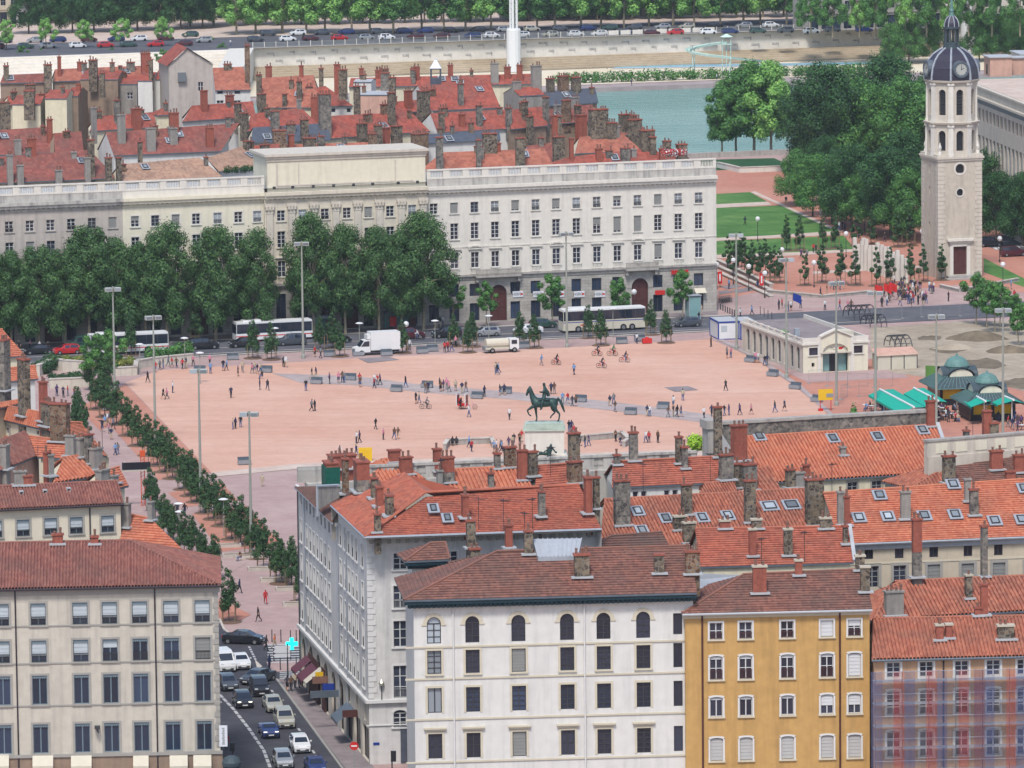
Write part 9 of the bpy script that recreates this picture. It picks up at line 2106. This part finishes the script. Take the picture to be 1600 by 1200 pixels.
r = thing('parasol', 'white cafe parasol in front of the beige house at the bottom edge', 'parasol', gp(306, 1262), 0); m = MB(); m.lathe([(1.25, 2.5), (.6, 2.85), (0, 3.0)], 10); m.build('canopy', ['white_paint'], r); m = MB(); m.tube((0, 0, 0), (0, 0, 2.9), .04); m.build('pole', ['white_paint'], r)
r = thing('street_lantern', 'round yellow lantern on a post on the string course of the corner block', 'lamp', TN @ Vector((fxn(596, 1098).x, -.25, 6.35)), 0); m = MB(); m.tube((0, 0, 0), (0, 0, 1.4), .04); m.build('post', ['frame_dark'], r); m = MB(); m.lathe([(0, 1.3), (.25, 1.45), (.28, 1.7), (.1, 1.95), (0, 2.1)], 10); m.build('globe', ['car_gold'], r)
r = thing('platform_hoist', 'orange mast hoist with a dark railed platform beside the left house fronts', 'hoist', gp(224, 790), .15)
m = MB();
for dx in (-.22, .22):
 for dy in (-.22, .22): m.tube((dx, dy, 0), (dx, dy, 6.6), .05, n=4)
for k in range(16): m.tube((-.22, -.22, k * .4), (.22, -.22, k * .4 + .4), .03, n=4); m.tube((.22, -.22, k * .4), (.22, .22, k * .4 + .4), .03, n=4)
m.box(-.3, .3, -.3, .3, 6.2, 6.9); m.build('mast', ['orange_paint'], r); m = MB(); m.box(-2.6, .9, -.9, -.25, 4.5, 4.65); m.build('platform', ['awning_cream'], r); m = MB(); m.box(-2.6, .9, -.95, -.9, 4.7, 5.6); m.box(-2.6, -2.5, -.9, -.25, 4.7, 5.6); m.build('railing', ['shop_dark'], r)
m = MB(); m.box(.3, 1.2, -.4, .4, 0, 2.4)
for k in range(5): m.tube((.5 + (k % 2) * .6, -.4, k * 1.1), (.5 + (k % 2) * .6, -.4, k * 1.1 + 1.1), .04, n=4)
m.build('counterweight', ['zinc'], r)
r = thing('flower_heap', 'heap of red and white flowers on the last roof by the river', 'flowers', gp(1054, 243, 22), 0); lob = [((x, 0, .5), (.9, .6, .7)) for x in (-1.4, -.5, .5, 1.3)]
O('white_blooms', crown_mesh('blooms', 'white_paint', lob, 260, .14, 5), r); O('red_blooms', crown_mesh('blooms', 'sign_red', lob, 420, .15, 6), r)
for u, v in ((1268, 132), (1212, 122), (987, 134), (1120, 126), (1190, 124)): person(u, v, 'on the river deck across the water', z=-4.98, group='people across the river')
for u, v in ((360, 72), (290, 62), (602, 64), (770, 60)): person(u, v, 'on the avenue across the river', z=2.25, group='people across the river')
# ================================================================== AIR
hz = MB(); hz.box(-760, 760, -60, 2500, -9, 118); ho = hz.build('haze', ['white_paint'])
hm3 = bpy.data.materials.new('haze'); hm3.use_nodes = True; nt = hm3.node_tree; nt.nodes.clear()
vo = nt.nodes.new('ShaderNodeVolumePrincipled'); vo.inputs['Color'].default_value = (.80, .88, 1.0, 1); vo.inputs['Density'].default_value = .00004; vo.inputs['Anisotropy'].default_value = .0
ou = nt.nodes.new('ShaderNodeOutputMaterial'); nt.links.new(vo.outputs[0], ou.inputs['Volume'])
ho.data.materials.clear(); ho.data.materials.append(hm3); ho['kind'] = 'stuff'
# ================================================================== LABELS: same words are told apart by their order across the picture
ORD = ['leftmost', 'second from left', 'third from left', 'fourth from left', 'fifth from left', 'sixth from left', 'seventh from left', 'eighth from left', 'ninth from left', 'tenth from left']
def ordn(k, n):
 if k == n - 1: return 'rightmost'
 if k == n - 2 and n > 3: return 'second from right'
 if k == n - 3 and n > 6: return 'third from right'
 if k < 10: return ORD[k]
 return f'{k + 1}th from left' if k + 1 not in (21, 22, 23, 31, 32, 33) else f'{k + 1}{["st", "nd", "rd"][(k + 1) % 10 - 1]} from left'
by = {}
for o in THINGS: by.setdefault(o['label'], []).append(o)
for lab, os_ in by.items():
 if len(os_) < 2: continue
 os_.sort(key=lambda o: px(o.location)[0])
 for k, o in enumerate(os_): o['label'] = lab + ', ' + ordn(k, len(os_))
